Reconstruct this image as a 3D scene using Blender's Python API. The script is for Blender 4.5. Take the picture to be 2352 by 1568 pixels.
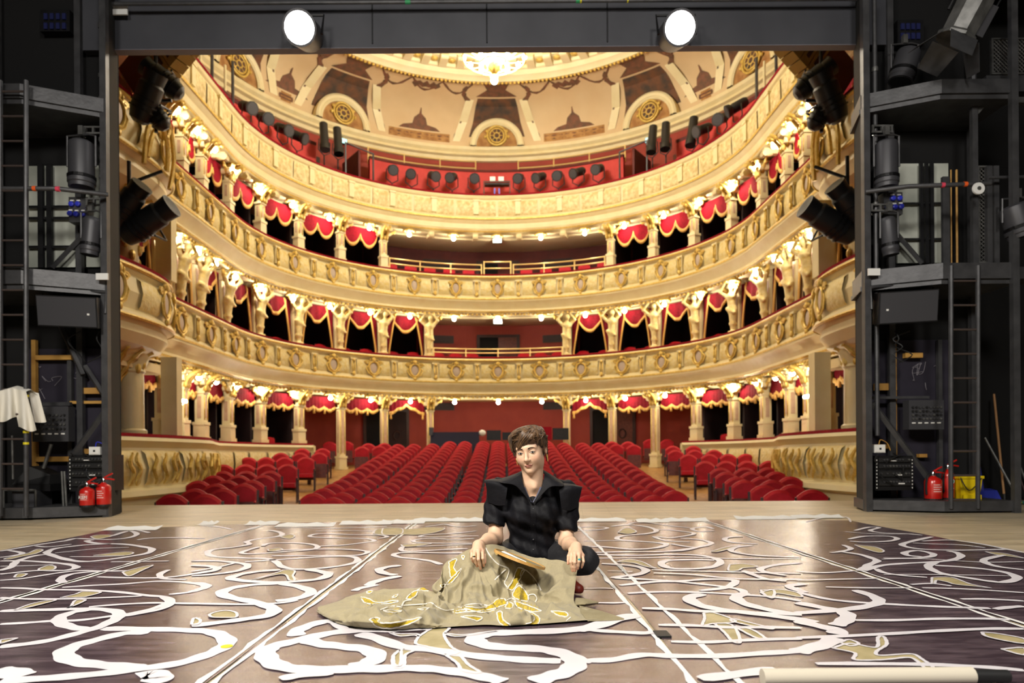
import bpy, bmesh, math, random
import numpy as np
from mathutils import Vector, Matrix
random.seed(7); np.random.seed(7)
pi = math.pi
sc = bpy.context.scene
for o in list(bpy.data.objects): bpy.data.objects.remove(o)
C = sc.collection
# ------------------------------------------------------------------ camera (24 mm, shifted, tiny roll)
F = 1568.0; CX = .2; CH = .66; PX = 1157.0; PY = 1045.0; TH = .007
cam = bpy.data.cameras.new('camera'); camo = bpy.data.objects.new('camera', cam); C.objects.link(camo)
cam.sensor_width = 36; cam.lens = 36 * F / 2352
cam.shift_x = (1176 - PX) / 2352; cam.shift_y = (PY - 784) / 2352
cam.clip_start = .05; cam.clip_end = 200
camo.location = (CX, 0, CH); camo.rotation_euler = (pi / 2, TH, 0)
cam.dof.use_dof = True; cam.dof.focus_distance = 3.35; cam.dof.aperture_fstop = 2.6
sc.camera = camo
# ------------------------------------------------------------------ world, exposure
w = bpy.data.worlds.new('world'); sc.world = w; w.use_nodes = True
w.node_tree.nodes['Background'].inputs[0].default_value = (.75, .85, 1, 1)
w.node_tree.nodes['Background'].inputs[1].default_value = .006
cy = sc.cycles; cy.max_bounces = 4; cy.diffuse_bounces = 3; cy.glossy_bounces = 3; cy.transmission_bounces = 1; cy.caustics_reflective = False; cy.caustics_refractive = False; cy.sample_clamp_indirect = 4; cy.adaptive_threshold = .05
vs = sc.view_settings
vs.view_transform = 'Standard'; vs.look = 'None'; vs.gamma = 1; vs.exposure = 0.0; vs.use_curve_mapping = False
# ------------------------------------------------------------------ stage key light and added tower fills, above and behind the photographer
def area(name, loc, target, size, power, col, spread=180):
    l = bpy.data.lights.new(name, 'AREA'); l.shape = 'DISK'; l.size = size; l.energy = power; l.color = col
    l.spread = math.radians(spread)
    o = bpy.data.objects.new(name, l); C.objects.link(o); o.location = loc
    o.rotation_euler = (Vector(target) - Vector(loc)).to_track_quat('-Z', 'Y').to_euler()
    return o
KEYP = 230.0
area('stage_key_and_fill', (-3.2, -0.2, 5.2), (.2, 4.0, .2), 1.3, KEYP, (1, .93, .82), 120)
area('stage_key_and_fill', (2.2, -2.8, 6.4), (.2, 6.5, 1.6), 1.6, KEYP * 1.1, (1, .95, .88), 130)  # fill lamp added to brighten the dim towers and header
area('stage_key_and_fill', (-2.6, -2.8, 6.4), (-.8, 6.8, 1.8), 1.6, KEYP * .8, (1, .95, .88), 130)  # second added fill for the towers
BULB = 166.0        # radiance of the small globe bulbs
WARM = (1, .88, .7)
# ------------------------------------------------------------------ pixel helpers (photo pixel -> point at a real distance)
_c, _s = math.cos(TH), math.sin(TH)
def uv(px, py):
    a = px - PX; b = PY - py
    return a * _c + b * _s, -a * _s + b * _c
def W(px, py, Y):
    u, v = uv(px, py); return Vector((CX + u * Y / F, Y, CH + v * Y / F))
def G(px, py, z=0.0):
    u, v = uv(px, py); Y = F * (z - CH) / v; return Vector((CX + u * Y / F, Y, z))
def PR(X, Y, Z):
    u = F * (X - CX) / Y; v = F * (Z - CH) / Y
    return PX + u * _c - v * _s, PY - (u * _s + v * _c)
# ------------------------------------------------------------------ materials
def lin(c):
    return tuple(((x / 255) / 12.92 if x <= 10 else ((x / 255 + .055) / 1.055) ** 2.4) for x in c)
M = {}
def mat(name, col, rough=.6, metal=0, col2=None, nscale=6, nmix=.5, bump=0, bscale=30, spec=.5, coat=0, sheen=0, stretch=None, kind='noise'):
    m = bpy.data.materials.new(name); m.use_nodes = True; nt = m.node_tree; b = nt.nodes['Principled BSDF']
    b.inputs['Base Color'].default_value = (*lin(col), 1); b.inputs['Roughness'].default_value = rough
    b.inputs['Metallic'].default_value = metal; b.inputs['Specular IOR Level'].default_value = spec
    b.inputs['Coat Weight'].default_value = coat; b.inputs['Sheen Weight'].default_value = sheen
    tc = nt.nodes.new('ShaderNodeTexCoord'); mp = nt.nodes.new('ShaderNodeMapping'); nt.links.new(tc.outputs['Object'], mp.inputs[0])
    if stretch: mp.inputs['Scale'].default_value = stretch
    if col2 is not None:
        if kind == 'voronoi':
            n = nt.nodes.new('ShaderNodeTexVoronoi'); n.feature = 'SMOOTH_F1'; fo = n.outputs['Distance']
        else:
            n = nt.nodes.new('ShaderNodeTexNoise'); n.inputs['Detail'].default_value = 4; fo = n.outputs[0]
        n.inputs['Scale'].default_value = nscale
        nt.links.new(mp.outputs[0], n.inputs['Vector'])
        r = nt.nodes.new('ShaderNodeValToRGB'); r.color_ramp.elements[0].position = .5 - .5 * nmix * .6 + (0 if kind == 'noise' else -.1)
        r.color_ramp.elements[1].position = .5 + .5 * nmix * .6 + (0 if kind == 'noise' else -.1)
        r.color_ramp.elements[0].color = (*lin(col), 1); r.color_ramp.elements[1].color = (*lin(col2), 1)
        nt.links.new(fo, r.inputs[0]); nt.links.new(r.outputs[0], b.inputs['Base Color'])
    if bump:
        n2 = nt.nodes.new('ShaderNodeTexNoise'); n2.inputs['Scale'].default_value = bscale; n2.inputs['Detail'].default_value = 3
        nt.links.new(mp.outputs[0], n2.inputs['Vector'])
        bp = nt.nodes.new('ShaderNodeBump'); bp.inputs['Strength'].default_value = bump; bp.inputs['Distance'].default_value = .02
        nt.links.new(n2.outputs[0], bp.inputs['Height']); nt.links.new(bp.outputs[0], b.inputs['Normal'])
    M[name] = m; return m
def emis(name, col, strength):
    m = bpy.data.materials.new(name); m.use_nodes = True; nt = m.node_tree; b = nt.nodes['Principled BSDF']
    b.inputs['Base Color'].default_value = (.8, .8, .8, 1)
    b.inputs['Emission Color'].default_value = (*col, 1); b.inputs['Emission Strength'].default_value = strength
    M[name] = m; return m
mat('cream', (234, 219, 172), .55, col2=(226, 207, 152), nscale=3, nmix=.8)
mat('cream_pale', (240, 228, 184), .55, col2=(232, 216, 164), nscale=2, nmix=.8)
mat('gold', (232, 202, 112), .42, .25, col2=(208, 170, 74), nscale=14, bump=.4, bscale=26)
mat('gilt_relief', (234, 218, 164), .5, .05, col2=(222, 196, 116), nscale=9, nmix=.6, bump=1.0, bscale=13)
mat('gilt_relief_gallery', (232, 214, 160), .55, .0, col2=(196, 170, 110), nscale=8, nmix=.5, bump=1.0, bscale=10)
mat('oval_grey', (196, 178, 160), .6)
mat('pink_plaster', (205, 172, 142), .6, col2=(188, 150, 118), nscale=5)
mat('red_velvet', (146, 4, 30), .8, col2=(124, 3, 22), nscale=20, spec=.2)
mat('seat_velvet', (184, 8, 32), .55, col2=(164, 4, 20), nscale=9, spec=.25, sheen=.1)
mat('drape_velvet', (120, 4, 26), .8, col2=(98, 3, 18), nscale=14, spec=.2)
mat('fringe_gold', (226, 180, 96), .6, col2=(204, 154, 68), nscale=60, bump=.5, bscale=80)
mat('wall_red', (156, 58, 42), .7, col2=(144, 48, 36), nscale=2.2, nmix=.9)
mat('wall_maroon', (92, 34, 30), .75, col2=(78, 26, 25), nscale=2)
mat('box_dark', (38, 15, 16), .8, col2=(30, 11, 12), nscale=3)  # near-black: the unlit look of the box interiors put into the wall colour
mat('gallery_red', (200, 62, 56), .7, col2=(188, 52, 48), nscale=3)
mat('dark_wood', (56, 18, 14), .5, col2=(40, 12, 10), nscale=16, stretch=(1, 1, .2))
mat('seat_wood', (104, 44, 30), .45, col2=(84, 32, 22), nscale=14)
mat('parquet', (182, 140, 84), .4, col2=(150, 108, 60), nscale=8)
mat('carpet_red', (206, 36, 34), .9, col2=(190, 28, 28), nscale=30)
mat('dome_plaster', (222, 196, 152), .75, col2=(212, 182, 136), nscale=1.2, nmix=.9)
mat('dome_brown', (112, 74, 48), .8, col2=(66, 56, 48), nscale=2.6, nmix=.5)
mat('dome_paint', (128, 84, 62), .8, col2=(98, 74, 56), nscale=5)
mat('dome_ochre', (186, 142, 84), .8, col2=(150, 104, 58), nscale=4)
mat('brass', (240, 212, 140), .35, .4)
mat('black_metal', (30, 30, 32), .45, .3, col2=(22, 22, 24), nscale=9)
mat('spot_black', (26, 26, 28), .5)
mat('tower_steel', (84, 84, 86), .45, .35, col2=(62, 62, 64), nscale=7, nmix=.8, bump=.1)
mat('steel_light', (120, 120, 118), .4, .5, col2=(92, 92, 90), nscale=10)
mat('rung_steel', (104, 92, 88), .4, .6)
mat('lamp_housing', (66, 66, 70), .45, .2)
mat('black_cloth', (14, 14, 15), .95)
mat('header_black', (70, 71, 77), .6, col2=(60, 61, 67), nscale=1.5)
mat('header_edge', (124, 124, 134), .5)
mat('grey_wall', (206, 210, 198), .7, col2=(160, 164, 154), nscale=1.5)
mat('white_plastic', (232, 232, 228), .4)
mat('white_cloth', (236, 232, 220), .9, bump=.2, bscale=120)
mat('batten_wood', (196, 150, 74), .6, col2=(168, 122, 56), nscale=8, stretch=(.3, 1, 1))
mat('ext_red', (196, 30, 24), .3, coat=.4)
mat('black_rubber', (20, 20, 21), .6)
mat('yellow_plastic', (238, 208, 20), .4)
mat('blue_plastic', (52, 62, 170), .45)
mat('socket_blue', (46, 56, 190), .4)
mat('orange_tape', (238, 96, 30), .6)
mat('pink_tape', (222, 70, 96), .6)
mat('yellow_tape', (230, 214, 30), .6)
mat('green_tape', (40, 150, 90), .6)
mat('chrome', (220, 220, 220), .2, 1)
mat('wood_pole', (176, 130, 84), .6)
mat('mark_grey', (120, 116, 124), .8)
mat('speaker_grey', (58, 58, 62), .7, col2=(48, 48, 52), nscale=200)
emis('bulb', WARM, BULB)
emis('bulb_small', (1, .9, .74), BULB * 3.5)
emis('stage_lens', (1, .97, .92), 160.0)
emis('exit_sign', (.12, .75, .8), 1.2)
emis('screen_blue', (.25, .4, 1), 1.6)
# ------------------------------------------------------------------ mesh builder
class MB:
    def __init__(s): s.v = []; s.f = []
    def add(s, vs, fs):
        k = len(s.v); s.v += [tuple(p) for p in vs]; s.f += [tuple(i + k for i in f) for f in fs]; return s
    def box(s, c, d, rz=0, mtx=None):
        x, y, z = d[0] / 2, d[1] / 2, d[2] / 2
        vs = [Vector((a * x, b * y, e * z)) for a in (-1, 1) for b in (-1, 1) for e in (-1, 1)]
        if mtx is not None: vs = [mtx @ p for p in vs]
        if rz: R = Matrix.Rotation(rz, 3, 'Z'); vs = [R @ p for p in vs]
        vs = [p + Vector(c) for p in vs]
        return s.add(vs, [(0, 1, 3, 2), (4, 6, 7, 5), (0, 4, 5, 1), (2, 3, 7, 6), (0, 2, 6, 4), (1, 5, 7, 3)])
    def bbox(s, lo, hi):
        return s.box([(a + b) / 2 for a, b in zip(lo, hi)], [abs(b - a) for a, b in zip(lo, hi)])
    def tube(s, pts, r, n=8, cap=True, closed=False):
        pts = [Vector(p) for p in pts]; m = len(pts); rs = r if isinstance(r, (list, tuple)) else [r] * m
        k = len(s.v); prev = None
        for i, p in enumerate(pts):
            if closed: t = pts[(i + 1) % m] - pts[i - 1]
            else: t = pts[min(i + 1, m - 1)] - pts[max(i - 1, 0)]
            if t.length < 1e-9: t = Vector((0, 0, 1))
            t.normalize()
            if prev is None:
                a = Vector((0, 0, 1)) if abs(t.z) < .9 else Vector((1, 0, 0)); u = t.cross(a).normalized()
            else:
                u = (prev - t * prev.dot(t))
                u = u.normalized() if u.length > 1e-6 else t.orthogonal().normalized()
            prev = u; w2 = t.cross(u)
            for j in range(n):
                a = 2 * pi * j / n; s.v.append(tuple(p + (u * math.cos(a) + w2 * math.sin(a)) * rs[i]))
        for i in range(m if closed else m - 1):
            i2 = (i + 1) % m
            for j in range(n):
                j2 = (j + 1) % n; s.f.append((k + i * n + j, k + i * n + j2, k + i2 * n + j2, k + i2 * n + j))
        if cap and not closed:
            s.f.append(tuple(k + j for j in range(n))[::-1]); s.f.append(tuple(k + (m - 1) * n + j for j in range(n)))
        return s
    def lathe(s, prof, c=(0, 0, 0), n=16, mtx=None):
        k = len(s.v); m = len(prof)
        for r, z in prof:
            for j in range(n):
                a = 2 * pi * j / n; p = Vector((r * math.cos(a), r * math.sin(a), z))
                if mtx is not None: p = mtx @ p
                s.v.append(tuple(p + Vector(c)))
        for i in range(m - 1):
            for j in range(n):
                j2 = (j + 1) % n; s.f.append((k + i * n + j, k + i * n + j2, k + (i + 1) * n + j2, k + (i + 1) * n + j))
        s.f.append(tuple(k + j for j in range(n))[::-1]); s.f.append(tuple(k + (m - 1) * n + j for j in range(n)))
        return s
    def sphere(s, c, r, n=10, m=6):
        rr = r if isinstance(r, (tuple, list)) else (r, r, r)
        pr = [(max(1e-4, math.sin(pi * i / m)), -math.cos(pi * i / m)) for i in range(m + 1)]
        k = len(s.v); s.lathe(pr, (0, 0, 0), n)
        for i in range(k, len(s.v)):
            x, y, z = s.v[i]; s.v[i] = (c[0] + x * rr[0], c[1] + y * rr[1], c[2] + z * rr[2])
        return s
    def grid(s, rows, closed=False, flip=False):
        k = len(s.v); nr = len(rows); nc = len(rows[0])
        for r in rows: s.v += [tuple(p) for p in r]
        for i in range(nr - 1):
            for j in range(nc if closed else nc - 1):
                j2 = (j + 1) % nc
                q = (k + i * nc + j, k + i * nc + j2, k + (i + 1) * nc + j2, k + (i + 1) * nc + j)
                s.f.append(q[::-1] if flip else q)
        return s
    def prism(s, poly, z0, z1):
        n = len(poly); vs = [(x, y, z0) for x, y in poly] + [(x, y, z1) for x, y in poly]
        return s.add(vs, [tuple(range(n))[::-1], tuple(range(n, 2 * n))] + [(i, (i + 1) % n, n + (i + 1) % n, n + i) for i in range(n)])
    def xf(s, mtx, start=0):
        for i in range(start, len(s.v)): s.v[i] = tuple(mtx @ Vector(s.v[i]))
        return s
    def mesh(s, name, smooth=False, angle=None):
        me = bpy.data.meshes.new(name); me.from_pydata(s.v, [], s.f); me.validate(); me.update()
        if smooth:
            me.polygons.foreach_set('use_smooth', [True] * len(me.polygons))
            if angle is not None:
                try: me.set_sharp_from_angle(angle=math.radians(angle))
                except Exception: pass
        return me
    def build(s, name, m, parent=None, smooth=False, angle=40, loc=None, rz=0, kind=None, label=None):
        return ob(name, s.mesh(name, smooth, angle), m, parent, loc, rz, kind, label)
def ob(name, me, m, parent=None, loc=None, rz=0, kind=None, label=None):
    o = bpy.data.objects.new(name, me); C.objects.link(o)
    if m is not None and not me.materials: me.materials.append(M[m] if isinstance(m, str) else m)
    if parent is not None: o.parent = parent
    if loc is not None: o.location = loc
    if rz: o.rotation_euler = (0, 0, rz)
    if kind: o['kind'] = kind
    if label: o['label'] = label
    return o
def tag(o, label, cat, group=None):
    o['label'] = label; o['category'] = cat
    if group: o['group'] = group
    return o
def thing(name, label, cat, loc=(0, 0, 0), rz=0, group=None):
    o = bpy.data.objects.new(name, None); C.objects.link(o); o.location = loc; o.rotation_euler = (0, 0, rz)
    o.empty_display_size = .1
    return tag(o, label, cat, group)
def struct(name, mb, m, smooth=False, angle=40):
    return mb.build(name, m, None, smooth, angle, kind='structure')
ORD = 'first second third fourth fifth sixth seventh eighth ninth tenth eleventh twelfth thirteenth fourteenth fifteenth sixteenth seventeenth eighteenth nineteenth twentieth'.split()
def side(x): return 'left' if x < 0 else 'right'
def catmull(pts, n=6):
    pts = [Vector(p) for p in pts]; out = []
    for i in range(len(pts) - 1):
        p0 = pts[max(i - 1, 0)]; p1 = pts[i]; p2 = pts[i + 1]; p3 = pts[min(i + 2, len(pts) - 1)]
        for k in range(n):
            t = k / n
            out.append(.5 * ((2 * p1) + (p2 - p0) * t + (2 * p0 - 5 * p1 + 4 * p2 - p3) * t * t + (3 * p1 - p0 - 3 * p2 + p3) * t ** 3))
    out.append(pts[-1]); return out
# ------------------------------------------------------------------ signed-distance modelling (one continuous skin)
def smin(a, b, k):
    h = np.clip(.5 + .5 * (b - a) / k, 0, 1); return b + (a - b) * h - k * h * (1 - h)
def smax(a, b, k): return -smin(-a, -b, k)
def sd_ell(P, c, r, R=None):
    q = P - np.array(c, float)
    if R is not None: q = q @ np.array(R)
    r = np.array(r, float); k0 = np.linalg.norm(q / r, axis=-1); k1 = np.linalg.norm(q / (r * r), axis=-1) + 1e-9
    return k0 * (k0 - 1) / k1
def sd_cap(P, a, b, r1, r2):
    a = np.array(a, float); b = np.array(b, float); ba = b - a
    t = np.clip(((P - a) @ ba) / (ba @ ba), 0, 1)
    return np.linalg.norm(P - a - t[..., None] * ba, axis=-1) - (r1 + (r2 - r1) * t)
def sd_box(P, c, hs, r=0., R=None):
    q = P - np.array(c, float)
    if R is not None: q = q @ np.array(R)
    q = np.abs(q) - (np.array(hs, float) - r)
    return np.linalg.norm(np.maximum(q, 0), axis=-1) + np.minimum(q.max(-1), 0) - r
def surfnet(f, lo, hi, h, coarse=5):
    lo = np.array(lo, float); nc = np.ceil((np.array(hi) - lo) / (h * coarse)).astype(int) + 1; n = (nc - 1) * coarse + 1
    axc = [lo[i] + h * coarse * np.arange(nc[i]) for i in range(3)]
    Dc = f(np.stack(np.meshgrid(*axc, indexing='ij'), -1))
    near = np.abs(Dc) < h * coarse * 1.35
    blk = np.zeros(tuple(nc - 1), bool); sgn = np.zeros(tuple(nc - 1), np.float32)
    for i in (0, 1):
        for j in (0, 1):
            for k in (0, 1): blk |= near[i:nc[0] - 1 + i, j:nc[1] - 1 + j, k:nc[2] - 1 + k]
    sgn = np.where(Dc[:-1, :-1, :-1] < 0, -1, 1).astype(np.float32)
    D = np.ones(tuple(n), np.float32); D[:-1, :-1, :-1] = np.repeat(np.repeat(np.repeat(sgn, coarse, 0), coarse, 1), coarse, 2)
    bi = np.argwhere(blk); r = np.arange(coarse + 1); off = np.stack(np.meshgrid(r, r, r, indexing='ij'), -1).reshape(-1, 3)
    for c0 in range(0, len(bi), 1500):
        ii = (bi[c0:c0 + 1500, None, :] * coarse + off[None]).reshape(-1, 3)
        D[ii[:, 0], ii[:, 1], ii[:, 2]] = f(lo + h * ii)
    S = D < 0
    cs = [S[i:n[0] - 1 + i, j:n[1] - 1 + j, k:n[2] - 1 + k] for i in (0, 1) for j in (0, 1) for k in (0, 1)]
    al = cs[0].copy(); an = cs[0].copy()
    for q in cs[1:]: al &= q; an |= q
    act = an & ~al; cells = np.argwhere(act); idx = -np.ones(act.shape, np.int32); idx[act] = np.arange(len(cells))
    cor = np.array([(i, j, k) for i in (0, 1) for j in (0, 1) for k in (0, 1)])
    vals = np.stack([D[cells[:, 0] + c[0], cells[:, 1] + c[1], cells[:, 2] + c[2]] for c in cor], 1).astype(float)
    acc = np.zeros((len(cells), 3)); cnt = np.zeros(len(cells))
    for a in range(8):
        for d in range(3):
            if cor[a][d] == 0:
                b = a + (4, 2, 1)[d]; da, db = vals[:, a], vals[:, b]; cr = (da < 0) != (db < 0)
                t = np.where(cr, da / np.where(cr, da - db, 1), 0); p = np.tile(cor[a].astype(float), (len(cells), 1)); p[:, d] += t
                acc += p * cr[:, None]; cnt += cr
    V = lo + h * (cells + acc / cnt[:, None])
    faces = []
    for d in range(3):
        u, w2 = (d + 1) % 3, (d + 2) % 3
        a = [slice(1, n[i] - 1) for i in range(3)]; a[d] = slice(0, n[d] - 1); b = list(a); b[d] = slice(1, n[d])
        cr = S[tuple(a)] != S[tuple(b)]; e = np.argwhere(cr)
        if not len(e): continue
        o1 = np.array([1, 1, 1]); o1[d] = 0; e0 = e + o1
        def g(du, dw):
            q = e0.copy(); q[:, u] += du; q[:, w2] += dw; return idx[q[:, 0], q[:, 1], q[:, 2]]
        q = np.stack([g(-1, -1), g(0, -1), g(0, 0), g(-1, 0)], 1)
        ins = S[tuple(a)][cr]; q[~ins] = q[~ins][:, ::-1]; faces.append(q)
    Fq = np.concatenate(faces) if faces else np.zeros((0, 4), int)
    return V, Fq[(Fq >= 0).all(1)]
def np_mesh(name, V, Fq, smooth=True):
    me = bpy.data.meshes.new(name); me.from_pydata(V.tolist(), [], Fq.tolist()); me.update()
    if smooth: me.polygons.foreach_set('use_smooth', [True] * len(me.polygons))
    return me
# ================================================================== stage floor
def plank_mat():
    m = bpy.data.materials.new('stage_boards'); m.use_nodes = True; nt = m.node_tree; b = nt.nodes['Principled BSDF']
    tc = nt.nodes.new('ShaderNodeTexCoord'); mp = nt.nodes.new('ShaderNodeMapping'); nt.links.new(tc.outputs['Object'], mp.inputs[0])
    mp.inputs['Rotation'].default_value = (0, 0, .1)
    br = nt.nodes.new('ShaderNodeTexBrick'); br.inputs['Scale'].default_value = 1; br.inputs['Brick Width'].default_value = .62
    br.inputs['Row Height'].default_value = .085; br.inputs['Mortar Size'].default_value = .003; br.inputs['Bias'].default_value = 0
    br.inputs['Color1'].default_value = (*lin((200, 187, 162)), 1); br.inputs['Color2'].default_value = (*lin((186, 171, 144)), 1)
    br.inputs['Mortar'].default_value = (*lin((150, 132, 102)), 1)
    nt.links.new(mp.outputs[0], br.inputs['Vector'])
    n = nt.nodes.new('ShaderNodeTexNoise'); n.inputs['Scale'].default_value = 2.2; n.inputs['Detail'].default_value = 5
    mp2 = nt.nodes.new('ShaderNodeMapping'); mp2.inputs['Scale'].default_value = (.6, 3, 1); mp2.inputs['Rotation'].default_value = (0, 0, .1)
    nt.links.new(tc.outputs['Object'], mp2.inputs[0]); nt.links.new(mp2.outputs[0], n.inputs['Vector'])
    mx = nt.nodes.new('ShaderNodeMixRGB'); mx.blend_type = 'MULTIPLY'; mx.inputs[0].default_value = .55
    rp = nt.nodes.new('ShaderNodeValToRGB'); rp.color_ramp.elements[0].color = (.45, .42, .36, 1); rp.color_ramp.elements[1].color = (1.1, 1.05, .95, 1)
    rp.color_ramp.elements[0].position = .3; rp.color_ramp.elements[1].position = .65
    nt.links.new(n.outputs[0], rp.inputs[0]); nt.links.new(br.outputs[0], mx.inputs[1]); nt.links.new(rp.outputs[0], mx.inputs[2])
    nt.links.new(mx.outputs[0], b.inputs['Base Color']); b.inputs['Roughness'].default_value = .42
    bp = nt.nodes.new('ShaderNodeBump'); bp.inputs['Strength'].default_value = .3; bp.inputs['Distance'].default_value = .004
    nt.links.new(br.outputs[1], bp.inputs['Height']); bp.invert = True; nt.links.new(bp.outputs[0], b.inputs['Normal'])
    M['stage_boards'] = m
plank_mat()
STAGE_Y = 9.47
struct('floor', MB().bbox((-13, -6, -.25), (13, STAGE_Y, 0)), 'stage_boards')
struct('wall_stage_front', MB().bbox((-8.5, STAGE_Y - .3, -1.6), (8.5, STAGE_Y - .05, -.25)), 'dark_wood')
# ================================================================== horseshoe geometry
FZ_Y = [9.5, 12.84, 15.93, 19.02, 22.1, 25.2, 27.5, 34]; FZ_Z = [-1.16, -1.107, -.87, -.51, -.164, .19, .3, .3]
def zf(y): return float(np.interp(y, FZ_Y, FZ_Z))
EA, EB, EY = 7.7, 7.0, 20.0
_pts = [(EA * math.sin(t), EY + EB * math.cos(t)) for t in np.linspace(0, pi / 2, 90)]
_pts += [(EA + .05 * k / 40, EY - 8.2 * k / 40) for k in range(1, 41)]
_pa = np.array(_pts); _ps = np.concatenate([[0], np.cumsum(np.linalg.norm(np.diff(_pa, axis=0), axis=1))])
_nr = []
for x, y in _pts:
    n = Vector((-x / EA ** 2, -(y - EY) / EB ** 2)) if y > EY else Vector((-1, 0)); n.normalize(); _nr.append((n.x, n.y))
_nr = np.array(_nr)
def pat(s, n=0.0):
    a = abs(s); x = np.interp(a, _ps, _pa[:, 0]); y = np.interp(a, _ps, _pa[:, 1])
    nx = np.interp(a, _ps, _nr[:, 0]); ny = np.interp(a, _ps, _nr[:, 1])
    l = math.hypot(nx, ny); nx /= l; ny /= l; sg = -1 if s < 0 else 1
    return sg * (x + nx * n), y + ny * n, math.atan2(sg * nx, -ny)
def s_of_y(Y): return float(np.interp(-Y, -_pa[:, 1], _ps))
S_SIDE = s_of_y(15.5)
def s_of_px(px, n):
    best = None
    for s in np.linspace(0, _ps[-1], 1600):
        x, y, _ = pat(-s, n); q = PX + F * (x - CX) / y
        if best is None or abs(q - px) < best[0]: best = (abs(q - px), s)
    return best[1]
def srange(s0, s1, step=.3):
    k = max(2, int(abs(s1 - s0) / step) + 1); return np.linspace(s0, s1, k)
def sweep(mb, prof, s0, s1, step=.3, closed_prof=False):
    rows = []
    for s in srange(s0, s1, step):
        r = []
        for n, z in prof:
            x, y, _ = pat(s, n); r.append((x, y, z))
        rows.append(r)
    k = len(mb.v); mb.grid(rows, closed=closed_prof)
    if closed_prof:
        m = len(prof); mb.f.append(tuple(k + i for i in range(m))); e = len(mb.v) - m; mb.f.append(tuple(e + i for i in range(m))[::-1])
    return mb
COLS = [s_of_px(p, -.35) for p in (988, 883, 784, 688, 599, 525, 464, 418, 374)]
LAMPS = [0.0] + [s_of_px(p, -.06) for p in (1045, 944, 852, 760, 676, 601, 544, 498, 458, 412)]
RAIL = {1: 4.46, 2: 7.73, 3: 10.9}
LV = {1: 'first', 2: 'second', 3: 'gallery'}
def prof_front(z, lv):
    if lv == 3:
        return [(-.12, z), (.06, z), (.1, z - .05), (.06, z - .12), (.0, z - .16), (-.02, z - .8), (.05, z - .85), (.12, z - .92), (.06, z - 1.02), (-.02, z - 1.1), (-.03, z - 1.28), (-.1, z - 1.36), (-.16, z - 1.5)]
    return [(-.12, z), (.08, z), (.13, z - .05), (.09, z - .13), (.02, z - .18), (.0, z - .3), (.05, z - .55), (.03, z - .78), (.1, z - .84), (.16, z - .92), (.15, z - 1.02), (.04, z - 1.12), (-.04, z - 1.3), (.0, z - 1.38), (-.04, z - 1.46), (-.14, z - 1.5)]
# shared ornament meshes
def scroll_pts(r, turns=1.4, n=18, sx=1, sz=1):
    return [(sx * r * (1 - .75 * i / n) * math.cos(2 * pi * turns * i / n), 0, sz * r * (1 - .75 * i / n) * math.sin(2 * pi * turns * i / n)) for i in range(n + 1)]
def cartouche_meshes(h):
    fr = MB()
    fr.tube([(.16 * h * math.cos(a) * (1 + .12 * math.sin(a)), -.02, .27 * h * math.sin(a)) for a in np.linspace(0, 2 * pi, 18)[:-1]], .035 * h * 1.1, 6, closed=True)
    for sx in (-1, 1):
        k = len(fr.v); fr.tube(scroll_pts(.09 * h, sx=sx), [.03 * h] * 19, 5)
        for i in range(k, len(fr.v)): x, y, z = fr.v[i]; fr.v[i] = (x + sx * .2 * h, y, z + .24 * h)
        fr.tube([(sx * .18 * h, -.01, .1 * h), (sx * .25 * h, -.02, -.02 * h), (sx * .17 * h, -.02, -.22 * h), (0, -.03, -.36 * h)], .025 * h, 5)
    fr.sphere((0, -.03, .36 * h), (.06 * h, .05, .1 * h), 8, 5); fr.sphere((0, -.03, -.38 * h), (.06 * h, .05, .08 * h), 8, 5)
    for a in range(5): fr.sphere((.06 * h * (a - 2), -.02, .41 * h - .015 * h * abs(a - 2) * 2), (.022 * h, .03, .06 * h), 6, 4)
    ov = MB().sphere((0, 0, 0), (.14 * h, .035, .25 * h), 14, 8)
    return fr.mesh('cartouche', True, 60), ov.mesh('oval_field', True)
def pilaster_mesh(h):
    b = MB().bbox((-.1, -.05, -.42 * h), (.1, .03, .42 * h)).bbox((-.13, -.08, .4 * h), (.13, .03, .5 * h))
    return b.mesh('pilaster')
def drop_mesh(h):
    b = MB()
    for x in (-.045, .045): b.tube([(x, -.07, .3 * h), (x, -.075, -.1 * h), (x * .6, -.08, -.35 * h)], [.02, .03, .012], 6)
    b.sphere((0, -.08, -.42 * h), (.07, .05, .09), 8, 5); b.sphere((0, -.08, .36 * h), (.06, .05, .05), 8, 5)
    return b.mesh('gilt_drop', True)
CART = {1: cartouche_meshes(.86), 2: cartouche_meshes(.86)}
PIL = pilaster_mesh(.62); DRP = drop_mesh(.62)
deck_m = 'wall_maroon'
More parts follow.
